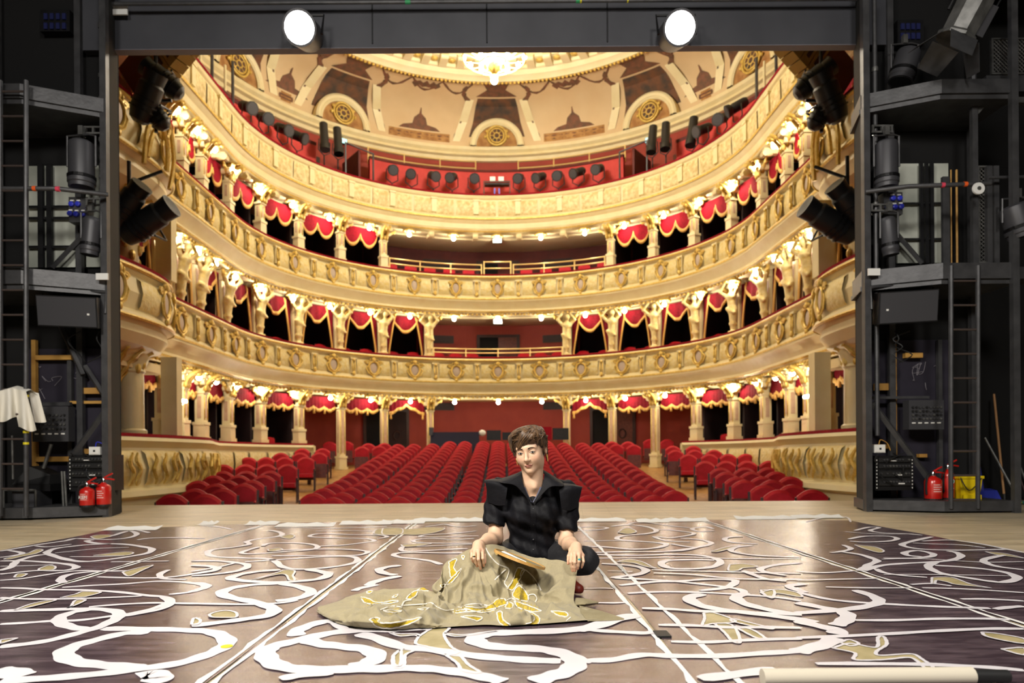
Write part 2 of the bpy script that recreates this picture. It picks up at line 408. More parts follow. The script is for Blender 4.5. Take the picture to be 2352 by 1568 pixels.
for lv in (1, 2, 3):
    z = RAIL[lv]; se = S_SIDE if lv < 3 else _ps[-1]
    nm = {1: 'cream and gold balcony front of the lowest tier with oval cartouches', 2: 'cream and gold balcony front of the middle tier with shield cartouches', 3: 'pale gilded front of the top gallery with fine relief frieze'}[lv]
    root = thing('balcony', nm, 'balcony')
    sweep(MB(), prof_front(z, lv), -se, se, .25).build('parapet', 'cream', root, True, 25)
    sweep(MB(), [(.07, z + .01), (.09, z + .06), (-.02, z + .09), (-.3, z + .08), (-.3, z - .02)], -se, se, .3).build('velvet_rail', 'red_velvet', root, True, 40)
    sweep(MB(), [(-.14, z - 1.5), (-.2, z - 1.53), (-.6, z - 1.5), (-.65, z - 1.55), (-.8, z - 1.55), (-2.45, z - 1.5)], -se, se, .35).build('soffit', 'cream_pale', root, True, 30)
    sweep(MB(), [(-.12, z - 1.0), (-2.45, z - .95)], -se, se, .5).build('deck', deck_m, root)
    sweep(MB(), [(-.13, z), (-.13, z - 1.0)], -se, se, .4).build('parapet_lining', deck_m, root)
    # beaded gold mouldings
    sweep(MB(), [(.165, z - .9), (.175, z - .93), (.165, z - .97)] if lv < 3 else [(.125, z - .9), (.135, z - .93), (.12, z - .97)], -se, se, .3).build('gold_moulding', 'gold', root, True)
    sweep(MB(), [(-.03, z - 1.36), (.03, z - 1.39), (.0, z - 1.43)], -se, se, .3).build('gold_moulding', 'gold', root, True)
    if lv < 3:
        sweep(MB(), [(.135, z - .04), (.145, z - .07), (.12, z - .11)], -se, se, .3).build('gold_moulding', 'gold', root, True)
        bd = MB()
        for s in np.arange(-se + .1, se, .17):
            x, y, rz = pat(s, -.08); bd.sphere((x, y, z - 1.5), .05, 6, 4)
        bd.build('bead_row', 'gold', root, True, kind='stuff')
    step = 1.66; k = int(se / step) + 1
    fr, ov = CART.get(lv, (None, None))
    for i in range(-k, k + 1):
        s = i * step; h = s + step / 2
        # relief panels, two per bay, between cartouche and pilaster
        for a, b in ((s + .26, h - .16), (h + .16, s + step - .26)):
            if lv == 3: a, b = (s + .05, h - .05) if a < h else (h + .05, s + step - .05)
            if max(abs(a), abs(b)) > se: continue
            pr = [(.03, z - .22), (.055, z - .25), (.085, z - .54), (.06, z - .74), (.03, z - .78)] if lv < 3 else [(.0, z - .2), (.03, z - .23), (.02, z - .74), (-.01, z - .78)]
            sweep(MB(), pr, a, b, .12).build('panel', 'gilt_relief' if lv < 3 else 'gilt_relief_gallery', root, True, 50)
        if lv < 3:
            if abs(s) <= se:
                x, y, rz = pat(s, .1); c = ob('cartouche', fr, 'gold', root, (x, y, z - .52), rz); c.scale = (1.4 if lv == 1 else 1.1, 1, 1)
                ob('oval_field', ov, 'oval_grey', c, (0, .02, 0))
            if abs(h) <= se:
                x, y, rz = pat(h, .06); p = ob('pilaster', PIL, 'cream', root, (x, y, z - .5), rz)
                ob('gilt_drop', DRP, 'gold', p)
        elif abs(h) <= se:
            x, y, rz = pat(h, .02); ob('pilaster', PIL, 'cream', root, (x, y, z - .48), rz)
# ------------------------------------------------------------------ walls behind the tiers
tops = {0: RAIL[1] - 1.5, 1: RAIL[2] - 1.5, 2: RAIL[3] - 1.5}
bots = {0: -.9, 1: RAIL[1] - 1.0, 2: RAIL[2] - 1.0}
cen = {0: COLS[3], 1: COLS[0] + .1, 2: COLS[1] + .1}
for lv in (0, 1, 2):
    zb, zt = bots[lv], tops[lv]; c0 = cen[lv]; se = _ps[-1]
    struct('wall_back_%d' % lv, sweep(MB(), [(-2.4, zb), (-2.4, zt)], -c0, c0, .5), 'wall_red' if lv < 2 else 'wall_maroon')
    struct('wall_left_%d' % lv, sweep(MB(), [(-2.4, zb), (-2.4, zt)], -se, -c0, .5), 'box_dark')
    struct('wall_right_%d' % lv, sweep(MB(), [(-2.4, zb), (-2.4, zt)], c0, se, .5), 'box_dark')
    for i, s0 in enumerate(COLS):
        if s0 < c0 - .2: continue
        for sg in (-1, 1):
            mb = MB(); x0, y0, rz = pat(sg * s0, -.72); x1, y1, _ = pat(sg * s0, -2.38); x = (x0 + x1) / 2; y = (y0 + y1) / 2
            mb.box((x, y, (zb + zt) / 2), (.08, math.hypot(x1 - x0, y1 - y0), zt - zb - .02), rz)
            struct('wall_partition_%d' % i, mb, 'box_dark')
# gallery wall, cornice
struct('wall_gallery', sweep(MB(), [(-2.3, 9.9), (-2.3, 13.3)], -_ps[-1], _ps[-1], .4), 'wall_red')
struct('trim_1', sweep(MB(), [(-2.3, 13.2), (-2.18, 13.22), (-2.14, 13.35), (-2.02, 13.4), (-2.04, 13.5), (-1.94, 13.6), (-1.92, 13.72), (-2.1, 13.8), (-2.25, 13.8)], -_ps[-1], _ps[-1], .35), 'cream', True, 25)
# ------------------------------------------------------------------ cove and ring ceiling
CPROF = [(-2.22, 13.78), (-2.19, 14.1), (-2.13, 14.4), (-2.02, 14.7), (-1.82, 14.98), (-1.5, 15.22), (-1.05, 15.4), (-.55, 15.49), (-.1, 15.5)]
_cq = np.linspace(0, 1, len(CPROF)); _cn = np.array([p[0] for p in CPROF]); _cz = np.array([p[1] for p in CPROF])
def cove(s, q, off=.0):
    n = np.interp(q, _cq, _cn); z = np.interp(q, _cq, _cz); x, y, rz = pat(s, n + off * .7); return (x, y, z - off * .7)
struct('ceiling_cove', sweep(MB(), CPROF, -_ps[-1], _ps[-1], .35), 'dome_plaster', True, 60)
ring = thing('ceiling_ring', 'round cream ceiling cornice with gilded bead edge and modillions', 'cornice')
sweep(MB(), [(-.12, 15.52), (-.05, 15.4), (.08, 15.38), (.16, 15.45), (.3, 15.5), (.42, 15.62), (.5, 15.64), (.52, 15.74), (.95, 15.78), (1.0, 16.0), (1.5, 16.02), (1.55, 16.1), (2.0, 16.2), (2.2, 16.3)], -_ps[-1], _ps[-1], .3).build('ring_moulding', 'cream_pale', ring, True, 25)
bd = MB()
for s in np.arange(-_ps[-1], _ps[-1], .16):
    x, y, rz = pat(s, 0.0); bd.sphere((x, y, 15.37), (.06, .06, .07), 6, 4)
bd.build('bead_row', 'gold', ring, True, kind='stuff')
mod = MB().bbox((-.15, -.28, -.1), (.15, .28, .1)).bbox((-.17, -.32, .1), (.17, .3, .16)); mod.tube([(-.14, -.3, -.02), (.14, -.3, -.02)], .09, 8)
modm = mod.mesh('modillion'); ros = MB().sphere((0, 0, 0), (.13, .13, .06), 10, 5); ros.tube([(.13 * math.cos(a), .13 * math.sin(a), 0) for a in np.linspace(0, 2 * pi, 11)[:-1]], .03, 5, closed=True); rosm = ros.mesh('gold_rosette', True)
for i in range(-17, 18):
    s = i * .74; x, y, rz = pat(s, .78); ob('modillion', modm, 'cream_pale', ring, (x, y, 15.68), rz)
    x, y, rz = pat(s + .37, .74); ob('gold_rosette', rosm, 'gold', ring, (x, y, 15.73), rz)
struct('ceiling', MB().bbox((-11, 9.3, 16.3), (11, 31, 16.5)), 'cream_pale')
# painted and modelled decoration of the cove
lun = [(0, 'centre'), (-s_of_px(793, -1.9), 'left'), (s_of_px(793, -1.9), 'right'), (-s_of_px(553, -1.9), 'far left'), (s_of_px(553, -1.9), 'far right')]
arch = MB(); rows = []
for a in np.linspace(0, pi, 25):
    rows.append([(r * math.cos(a), yy, r * math.sin(a)) for r, yy in ((.86, .25), (.86, -.02), (.92, -.08), (.98, -.05), (1.06, -.1), (1.14, -.05), (1.16, .25))])
arch.grid(rows); archm = arch.mesh('archivolt', True, 30)
tymp = MB(); tymp.add([(0, .05, 0)] + [(.88 * math.cos(a), .05, .88 * math.sin(a)) for a in np.linspace(0, pi, 21)] + [(0, .12, 0)] + [(.88 * math.cos(a), .12, .88 * math.sin(a)) for a in np.linspace(0, pi, 21)], [(0, i, i + 1) for i in range(1, 21)] + [(22, 22 + i + 1, 22 + i) for i in range(1, 21)])
tympm = tymp.mesh('tympanum')
ocu = MB()
for r, t in ((.4, .045), (.3, .035), (.12, .03)): ocu.tube([(r * math.cos(a), 0, r * math.sin(a)) for a in np.linspace(0, 2 * pi, 25)[:-1]], t, 6, closed=True)
for a in np.linspace(0, 2 * pi, 9)[:-1]: ocu.tube([(.13 * math.cos(a), 0, .13 * math.sin(a)), (.3 * math.cos(a), 0, .3 * math.sin(a))], .02, 5)
for a in (.5, pi - .5, 0, pi): ocu.sphere((.48 * math.cos(a), 0, .48 * math.sin(a) - .05), .07, 7, 4)
ocum = ocu.mesh('oculus_grille', True)
ocd = MB().lathe([(.3, -.01), (.3, .01)], (0, 0, 0), 20, Matrix.Rotation(pi / 2, 3, 'X')).mesh('oculus_glass')
def patch(mb, sq, off):   # ribbon patch on the cove from list of (s0,s1,q)
    rows = []
    for s0, s1, q in sq: rows.append([cove(s0 + (s1 - s0) * k / 6, q, off) for k in range(7)])
    return mb.grid(rows)
def ribbon(mb, sq, wid, off=.012):
    rows = []
    for i, (s, q) in enumerate(sq):
        a = sq[max(i - 1, 0)]; b = sq[min(i + 1, len(sq) - 1)]; ds, dq = b[0] - a[0], (b[1] - a[1]) * 2.7; l = math.hypot(ds, dq) or 1
        ww = wid * (.5 + .5 * math.sin(i * 1.9) ** 2)
        rows.append([cove(s - dq / l * ww, q + ds / l * ww / 2.7, off), cove(s + dq / l * ww, q - ds / l * ww / 2.7, off)])
    return mb.grid(rows)
for s, wd in lun:
    x, y, rz = pat(s, -1.86)
    t = thing('lunette', 'arched lunette with round oculus on the ceiling cove, %s' % wd, 'lunette', (x, y, 13.74), rz)
    ob('archivolt', archm, 'cream_pale', t); ob('tympanum', tympm, 'dome_ochre', t); o = ob('oculus_grille', ocum, 'gold', t, (0, -.02, .42)); ob('oculus_glass', ocd, 'dome_brown', o)
    dec = thing('cove_painting', 'dark painted panel with garlands above the %s lunette' % wd, 'painting')
    patch(MB(), [(s - .95, s + .95, .18), (s - .82, s + .82, .4), (s - .74, s + .74, .62), (s - .68, s + .68, .72)], .015).build('painted_panel', 'dome_brown', dec)
    for sg in (-1, 1):
        rb = MB(); patch(rb, [(s + sg * (1.22 + .04) , s + sg * 1.5, .1), (s + sg * 1.02, s + sg * 1.3, .4), (s + sg * .82, s + sg * 1.1, .7)], .02).build('painted_border', 'cream_pale', dec)
        ribbon(MB(), [(s + sg * (1.45 - .42 * k / 10), .15 + .5 * k / 10) for k in range(11)], .05, .03).build('painted_garland', 'dome_paint', dec)
        ribbon(MB(), [(s + sg * (.95 + .25 * math.sin(k / 8 * 2.6)), .66 + .22 * k / 8) for k in range(9)], .1, .03).build('painted_figure', 'dome_paint', dec)
    patch(MB(), [(s - .75, s + .75, .74), (s - .35, s + .35, .84), (s - .5, s + .5, .95)], .02).build('painted_crest', 'dome_paint', dec)
ls = sorted(l[0] for l in lun)
for i in range(4):
    a, b = ls[i], ls[i + 1]; mid = (a + b) / 2; wd = ['far left', 'left of centre', 'right of centre', 'far right'][i]
    dec = thing('painted_frieze', 'painted brown frieze strip with crest on the cove, %s' % wd, 'painting')
    hw = min(1.45, (b - a) / 2 - 1.6)
    patch(MB(), [(mid - hw, mid + hw, .07), (mid - hw, mid + hw, .2)], .012).build('strip', 'dome_ochre', dec)
    for k in range(9):
        sx = mid - hw + (k + .5) * 2 * hw / 9; patch(MB(), [(sx - .07, sx + .07, .1), (sx - .09, sx + .09, .135), (sx - .07, sx + .07, .17)], .02).build('lozenge', 'dome_paint', dec)
    patch(MB(), [(mid - .7, mid + .7, .225), (mid - .55, mid + .55, .28), (mid - .25, mid + .25, .31), (mid - .2, mid + .2, .4), (mid - .04, mid + .04, .46), (mid - .015, mid + .015, .54)], .012).build('crest', 'dome_paint', dec)
    gl = thing('painted_swag', 'painted dark garland swags under the ceiling ring, %s' % wd, 'painting')
    nsw = 3
    for k in range(nsw):
        a1 = a + .9 + (b - a - 1.8) * k / nsw; b1 = a + .9 + (b - a - 1.8) * (k + 1) / nsw
        ribbon(MB(), [(a1 + (b1 - a1) * j / 8, .93 - .16 * math.sin(pi * j / 8)) for j in range(9)], .05).build('swag', 'dome_paint', gl)
    ribbon(MB(), [(mid - .5 + j / 8, .86 - .03 * (j % 2)) for j in range(9)], .13).build('knot', 'dome_paint', gl)
    patch(MB(), [(a + .8, b - .8, .93), (a + .8, b - .8, 1.0)], .006).build('ring_shade_band', 'dome_paint', gl)  # dark strip paints the shade under the ceiling ring
# ------------------------------------------------------------------ pillars
def pillar_meshes(h, wd=.25):
    a = wd / 2; d = {}
    d['base'] = MB().bbox((-a - .06, -a - .06, 0), (a + .06, a + .06, .1)).bbox((-a - .03, -a - .03, .1), (a + .03, a + .03, .42)).bbox((-a - .05, -a - .05, .42), (a + .05, a + .05, .5)).mesh('base')
    d['shaft'] = MB().bbox((-a, -a, .5), (a, a, h - .52)).mesh('shaft')
    d['panel'] = MB().bbox((-a + .07, -a - .012, .62), (a - .07, -a + .01, h - .62)).bbox((-a - .012, -a + .07, .62), (-a + .01, a - .07, h - .62)).bbox((a - .01, -a + .07, .62), (a + .012, a - .07, h - .62)).mesh('panel')
    g = MB()
    for x in (-a + .035, a - .035): g.tube([(x, -a - .006, .56), (x, -a - .006, h - .58)], .014, 5)
    d['gold_edge'] = g.mesh('gold_edge', True)
    cp = MB().bbox((-a - .03, -a - .03, h - .54), (a + .03, a + .03, h - .48)).bbox((-a - .1, -a - .1, h - .14), (a + .1, a + .1, h - .04))
    for x in (-a - .06, a + .06): cp.tube([(x, -a - .08, h - .24), (x, a + .06, h - .24)], .09, 10)
    cp.lathe([(a * .95, h - .5), (a * 1.0, h - .4), (a * 1.2, h - .28), (a * 1.35, h - .14)], n=12)
    d['capital'] = cp.mesh('capital', True, 40)
    lf = MB()
    for k in range(-1, 2): lf.sphere((k * .1, -a - .05, h - .38), (.05, .04, .11), 7, 5)
    lf.sphere((0, -a - .1, h - .2), (.06, .05, .07), 8, 5)
    d['gilt_leaf'] = lf.mesh('gilt_leaf', True)
    br = MB()
    for x in (-.09, .09):
        br.tube([(x, -a, h - .5), (x, -a - .06, h - .3), (x, -a - .2, h - .14), (x, -a - .42, h - .06)], [.045, .06, .06, .05], 7)
    for sx in (-1, 1):
        br.tube([(sx * a, -.05, h - .36), (sx * (a + .16), -.07, h - .2), (sx * (a + .36), -.09, h - .08)], [.05, .055, .04], 7)
        br.sphere((sx * (a + .3), -.08, h - .16), .05, 7, 5)
    br.sphere((0, -a - .34, h - .14), (.08, .1, .08), 8, 6)
    d['bracket'] = br.mesh('bracket', True)
    return d
PMAT = {'base': 'cream', 'shaft': 'cream', 'panel': 'pink_plaster', 'gold_edge': 'gold', 'capital': 'cream', 'gilt_leaf': 'gold', 'bracket': 'gold'}
H0 = RAIL[1] - 1.52
PB = pillar_meshes(H0 - 1.12)
for i, s0 in enumerate(COLS):
    for sg in (-1, 1):
        x, y, rz = pat(sg * s0, -.36)
        if i < 3: zb = zf(y) - .01; pm = pillar_meshes(H0 - zb, .24)
        else: zb = 1.12; pm = PB
        t = thing('pillar', 'cream gilded pillar under the lowest balcony, %s from the centre on the %s' % (ORD[i], side(sg)), 'pillar', (x, y, zb), rz, 'pillars under the lowest balcony')
        for k, me in pm.items(): ob(k, me, PMAT[k], t)
# second tier short pillars
PC = pillar_meshes(RAIL[3] - 1.52 - RAIL[2] - .08, .22)
for i, s0 in enumerate(COLS[1:]):
    for sg in (-1, 1):
        x, y, rz = pat(sg * s0, -.32)
        t = thing('pillar', 'short cream pillar between middle tier and gallery, %s from the centre on the %s' % (ORD[i], side(sg)), 'pillar', (x, y, RAIL[2] + .08), rz, 'pillars of the middle tier')
        for k, me in PC.items(): ob(k, me, PMAT[k], t)
# caryatids with their back pilasters
HC = RAIL[2] - 1.52 - RAIL[1] - .08
def caryatid():
    h = HC
    def f(P):
        d = sd_cap(P, (0, 0, .02), (0, -.02, h * .42), .06, .13)
        d = smin(d, sd_box(P, (0, 0, .05), (.13, .11, .06), .02), .03)
        d = smin(d, sd_box(P, (0, 0, h * .2), (.11, .1, .05), .02), .03)
        d = smin(d, sd_ell(P, (0, -.03, h * .47), (.17, .13, .14)), .06)
        d = smin(d, sd_cap(P, (0, -.04, h * .5), (.02, -.1, h * .72), .12, .14), .06)
        d = smin(d, sd_ell(P, (.02, -.12, h * .72), (.2, .12, .1)), .06)
        d = smin(d, sd_ell(P, (.05, -.2, h * .9), (.085, .1, .115)), .03)
        d = smin(d, sd_cap(P, (.03, -.14, h * .78), (.05, -.19, h * .86), .06, .05), .03)
        for sx in (-1, 1):
            d = smin(d, sd_cap(P, (sx * .18, -.12, h * .75), (sx * .34, -.22, h * .84), .065, .05), .04)
            d = smin(d, sd_cap(P, (sx * .34, -.22, h * .84), (sx * .14, -.2, h * .99), .05, .04), .03)
        # drapery
        d = smin(d, sd_cap(P, (-.15, -.1, h * .5), (.16, -.12, h * .4), .06, .05), .05)
        return d
    V, Fq = surfnet(f, (-.45, -.4, -.02), (.45, .2, h + .02), .03); V[:, 2] = np.minimum(V[:, 2], h)
    return np_mesh('figure', V, Fq)
CM = caryatid()
bpm = MB().bbox((-.17, .1, 0), (.17, .3, HC)).mesh('back_pilaster'); bpn = MB().bbox((-.09, .088, .3), (.09, .11, HC - .4)).mesh('panel')
bpc = MB().bbox((-.24, .02, HC - .12), (.24, .34, HC)).bbox((-.21, .06, HC - .3), (.21, .32, HC - .24)).bbox((-.2, .06, .0), (.2, .34, .12)).mesh('capital')
cbr = MB()
for sx in (-1, 1): cbr.tube([(sx * .2, .0, HC - .3), (sx * .34, -.05, HC - .16), (sx * .5, -.1, HC - .05)], [.05, .07, .05], 7).sphere((sx * .42, -.1, HC - .15), .06, 7, 5)
cbrm = cbr.mesh('bracket', True)
for i, s0 in enumerate(COLS):
    for sg in (-1, 1):
        x, y, rz = pat(sg * s0, -.34)
        t = thing('caryatid', 'gilded caryatid with raised arms on the lowest balcony, %s from centre on the %s' % (ORD[i], side(sg)), 'statue', (x, y, RAIL[1] + .08), rz, 'caryatids of the lowest tier')
        f = ob('figure', CM, 'gilt_relief', t); f.rotation_euler = (0, 0, .25 * sg)
        p = ob('back_pilaster', bpm, 'cream', t); ob('panel', bpn, 'pink_plaster', p); ob('capital', bpc, 'cream', t); ob('bracket', cbrm, 'gold', t)
# ------------------------------------------------------------------ lamps under each tier
bulb = MB().sphere((0, 0, -.13), .075, 10, 6).mesh('bulb', True)
fit = MB().lathe([(.02, -.07), (.05, -.05), (.06, -.02), (.16, -.005), (.2, .03), (.18, .06)], n=12)
for a in np.linspace(0, 2 * pi, 7)[:-1]: fit.sphere((.2 * math.cos(a), .2 * math.sin(a), .0), (.07, .07, .03), 6, 4)
fitm = fit.mesh('ceiling_rose', True)
con = MB().bbox((-.09, -.25, -.02), (.09, .3, .14)); con.tube([(-.1, -.22, .0), (.1, -.22, .0)], .09, 8).sphere((0, -.1, -.02), (.07, .14, .05), 8, 5); conm = con.mesh('console', True, 40)
for lv in (1, 2, 3):
    wd = {1: 'lowest balcony', 2: 'middle balcony', 3: 'gallery'}[lv]
    for i, s0 in enumerate(LAMPS):
        for sg in ((1,) if i == 0 else (-1, 1)):
            x, y, rz = pat(sg * s0, -.06)
            lb = 'lit globe lamp under the %s at the centre' % wd if i == 0 else 'lit globe lamp under the %s, %s from the centre on the %s' % (wd, ORD[i - 1], side(sg))
            t = thing('globe_lamp', lb, 'lamp', (x, y, RAIL[lv] - 1.58), rz, 'globe lamps under the ' + wd)
            ob('ceiling_rose', fitm, 'gold', t); ob('bulb', bulb, 'bulb', t)
    if lv == 3:
        for i in range(len(LAMPS) - 1):
            for sg in (-1, 1):
                sm = (LAMPS[i] + LAMPS[i + 1]) / 2; x, y, rz = pat(sg * sm, -.28)
                c = ob('soffit_console', conm, 'cream', None, (x, y, RAIL[3] - 1.63), rz)
                tag(c, 'gilded scroll console under the gallery soffit, %s from the centre on the %s' % (ORD[i], side(sg)), 'console', 'gallery soffit consoles')
# ------------------------------------------------------------------ valances and curtains
def drop_sheet(s0, s1, n, zt, dropf, m, parent, name='valance', nx=28, amp=.03, waves=9):
    th = .014; rows = []
    for j in range(7):
        r = []
        for i in range(nx + 1):
            u = i / nx; s = s0 + (s1 - s0) * u; d = dropf(u) * j / 6
            nn = n + amp * math.sin(u * waves * 2 * pi) * (.2 + .8 * j / 6); x, y, _ = pat(s, nn); r.append((x, y, zt - d))
        rows.append(r)
    MB().grid(rows).build(name, m, parent, True, 180)
    fr = MB(); rows = []
    for k, (dz, dn) in enumerate(((-.1, .012), (-.05, .03), (.02, .03), (.03, .0))):
        r = []
        for i in range(nx + 1):
            u = i / nx; s = s0 + (s1 - s0) * u; nn = n + amp * math.sin(u * waves * 2 * pi) + dn; x, y, _ = pat(s, nn); r.append((x, y, zt - dropf(u) - dz - .0))
        rows.append(r)
    fr.grid(rows).build('gold_fringe', 'fringe_gold', parent, True, 180)
tas = MB().lathe([(.01, .1), (.03, .08), (.025, .05), (.04, .0), (.045, -.1)], n=8).mesh('tassel', True)
def curtain(s0, s1, s1b, n, zt, zb, m, parent, name='curtain'):
    rows = []; ed = []
    for j in range(13):
        v = j / 12; e = s1 + (s1b - s1) * min(1, v * 1.15) ** .8; r = []
        for i in range(13):
            u = i / 12; s = s0 + (e - s0) * u; x, y, _ = pat(s, n + .035 * math.sin(u * 5 * 2 * pi)); r.append((x, y, zt + (zb - zt) * v))
        rows.append(r); x, y, _ = pat(e, n + .03); ed.append((x, y, zt + (zb - zt) * v))
    MB().grid(rows).build(name, m, parent, True, 180); MB().tube(ed, .035, 6).build('gold_trim', 'fringe_gold', parent, True)
edges = COLS + [S_SIDE + .3]
for i in range(len(COLS)):
    for sg in (-1, 1):
        a, b = sg * (COLS[i] + .2), sg * (edges[i + 1] - .2)
        if abs(b) - abs(a) < .3: continue
        wd = '%s bay from the centre on the %s' % (ORD[i], side(sg))
        # ground boxes: scalloped pelmet with tassels
        t = thing('pelmet', 'red scalloped pelmet below lowest balcony, ' + wd, 'valance', group='pelmets below the lowest balcony')
        zt = H0 - .12
        if i == 0: df = lambda u: .22 + .42 * abs(u - .5) * 2 * .8 + .05 * math.sin(u * 4 * pi) ** 2
        else: df = lambda u: .42 + .12 * abs(math.sin(u * 3 * pi))
        drop_sheet(a, b, -.42, zt, df, 'drape_velvet', t)
        for k in ((1, 2) if i else (0.15, 2.85)):
            u = k / 3; x, y, rz = pat(a + (b - a) * u, -.38); ob('tassel', tas, 'fringe_gold', t, (x, y, zt - df(u) - .1))
        # first tier: swag and two curtains
        t = thing('box_drapery', 'red swag and tied curtains in lowest tier, ' + wd, 'curtain', group='lowest tier box drapery')
        zt = RAIL[2] - 1.62; ln = b - a
        drop_sheet(a + .16 * ln, b - .16 * ln, -.5, zt, lambda u: .14 + .5 * math.sin(pi * u) ** .8, 'drape_velvet', t, 'swag', waves=3)
        zb = RAIL[1] + .02
        curtain(a, a + .22 * ln, a + .04 * ln, -.52, zt, zb, 'drape_velvet', t); curtain(b, b - .22 * ln, b - .04 * ln, -.52, zt, zb, 'drape_velvet', t)
        # second tier: double swag
        if i >= 1:
            t = thing('double_swag', 'crimson double swag in middle tier, ' + wd, 'valance', group='middle tier swags')
            zt = RAIL[3] - 1.62
            drop_sheet(a, b, -.42, zt, lambda u: .3 + .42 * abs(math.sin(2 * pi * u)) ** .75, 'red_velvet', t, 'swag', waves=2)
            x, y, rz = pat((a + b) / 2, -.38); ob('tassel', tas, 'fringe_gold', t, (x, y, zt - .42))
# ------------------------------------------------------------------ parapets of the ground boxes
def sweep_poly(mb, pts, prof, sg, n=8):
    cr = catmull([(p[0], p[1], 0) for p in pts], n); rows = []
    for i, p in enumerate(cr):
        t = cr[min(i + 1, len(cr) - 1)] - cr[max(i - 1, 0)]; t.normalize(); nx, ny = -t.y, t.x
        if nx > 0: nx, ny = -nx, -ny
        rows.append([(sg * (p.x + nx * q), p.y + ny * q, z) for q, z in prof])
    return mb.grid(rows)
def poly_at(pts, u, q, sg):
    cr = catmull([(p[0], p[1], 0) for p in pts], 8); k = min(int(u * (len(cr) - 1)), len(cr) - 2); t = cr[k + 1] - cr[k]; t.normalize()
    nx, ny = -t.y, t.x
    if nx > 0: nx, ny = -nx, -ny
    p = cr[k]; return sg * (p.x + nx * q), p.y + ny * q, math.atan2(sg * nx, -ny)
PZ = 1.05
for sg in (-1, 1):
    se0, se1 = COLS[3] - .25, s_of_y(18.6)
    t = thing('box_parapet', 'cream gilded parapet of the %s ground boxes behind the seats' % side(sg), 'parapet')
    sweep(MB(), [(-.12, PZ), (.1, PZ), (.12, PZ - .07), (.06, PZ - .14), (.02, PZ - .2), (.02, PZ - .95), (.1, PZ - 1.05), (.1, PZ - 2.1)], sg * se0, sg * se1, .3).build('wall', 'cream_pale', t, True, 25)
    sweep(MB(), [(.06, PZ + .01), (.06, PZ + .06), (-.45, PZ + .07), (-.45, PZ)], sg * se0, sg * se1, .4).build('velvet_ledge', 'red_velvet', t)
    x, y, rz = pat(sg * se0, -.4); MB().box((x, y, PZ - 1.02), (.06, 1.1, 2.0), rz + 0).build('end_post', 'cream', t)
    nb = 5
    for k in range(nb):
        a = se0 + .2 + (se1 - se0 - .3) * k / nb; b = se0 + .05 + (se1 - se0 - .3) * (k + 1) / nb
        sweep(MB(), [(.03, PZ - .24), (.07, PZ - .28), (.1, PZ - .6), (.06, PZ - .86), (.03, PZ - .92)], sg * a, sg * b, .15).build('panel', 'gilt_relief', t, True, 50)
    # stage box that bulges out next to the proscenium
    bp = [(6.95, 11.2), (6.75, 12.6), (6.68, 14), (6.7, 15.3), (6.85, 16.2), (7.25, 17.3), (7.72, 18.7)]
    t = thing('stage_box', 'bulging cream and gold stage box parapet at ground level, %s of stage' % side(sg), 'parapet')
    sweep_poly(MB(), bp, [(-.3, PZ), (.12, PZ), (.15, PZ - .07), (.07, PZ - .15), (.02, PZ - .2), (.16, PZ - .6), (.1, PZ - .95), (.24, PZ - 1.0), (.26, PZ - 1.1), (.1, PZ - 1.16), (.1, PZ - 1.9), (.2, PZ - 2.0), (.2, PZ - 2.3)], sg).build('wall', 'cream_pale', t, True, 25)
    sweep_poly(MB(), bp, [(.08, PZ + .01), (.08, PZ + .07), (-.55, PZ + .08), (-.55, PZ)], sg).build('velvet_ledge', 'red_velvet', t)
    for k in range(5):
        i0 = .06 + k * .165
        rows = []
        for u in np.linspace(i0, i0 + .145, 7):
            r = []
            for q, zz in ((.05, -.25), (.13, -.32), (.2, -.6), (.15, -.85), (.1, -.92)):
                x, y, _ = poly_at(bp, u, q, sg); r.append((x, y, PZ + zz))
            rows.append(r)
        pn = MB().grid(rows).build('panel', 'gilt_relief', t, True, 60)
        sw = MB()
        for j in range(4):
            x, y, rz = poly_at(bp, i0 + .02 + j * .035, .2, sg); k0 = len(sw.v)
            sw.tube([(.06 * math.sin(v * 9 + j), -.03 * math.sin(v * pi), .28 - .6 * v) for v in np.linspace(0, 1, 9)], [.02, .03, .04, .035, .04, .03, .035, .025, .012], 5)
            R = Matrix.Translation((x, y, PZ - .58)) @ Matrix.Rotation(rz, 4, 'Z'); sw.xf(R, k0)
        sw.build('gilt_scroll', 'gold', pn, True)
    # upper stage boxes
    up = [(7.35, 11.3), (7.22, 12.6), (7.1, 13.7), (7.12, 14.6), (7.3, 15.2), (7.62, 15.55), (8.1, 15.7)]
    for lv, zz in ((1, RAIL[1]), (2, RAIL[2])):
        wd = {1: 'lowest', 2: 'middle'}[lv]
        t = thing('stage_box', 'ornate gilded stage box at the %s tier, %s of stage' % (wd, side(sg)), 'box front')
        sweep_poly(MB(), up, [(-.12, zz), (.08, zz), (.14, zz - .06), (.08, zz - .14), (.02, zz - .2), (.12, zz - .55), (.04, zz - .88), (.14, zz - .95), (.18, zz - 1.05), (.02, zz - 1.15), (.04, zz - 1.3), (-.1, zz - 1.5), (-.5, zz - 1.7), (-1.0, zz - 1.8)], sg).build('parapet', 'cream', t, True, 25)
        sweep_poly(MB(), up, [(.06, zz + .01), (.08, zz + .07), (-.4, zz + .08), (-.4, zz)], sg).build('velvet_rail', 'red_velvet', t)
        sweep_poly(MB(), up, [(.145, zz - .05), (.155, zz - .08), (.12, zz - .12)], sg).build('gold_moulding', 'gold', t, True)
        sweep_poly(MB(), up, [(.185, zz - 1.02), (.2, zz - 1.05), (.17, zz - 1.09)], sg).build('gold_moulding', 'gold', t, True)
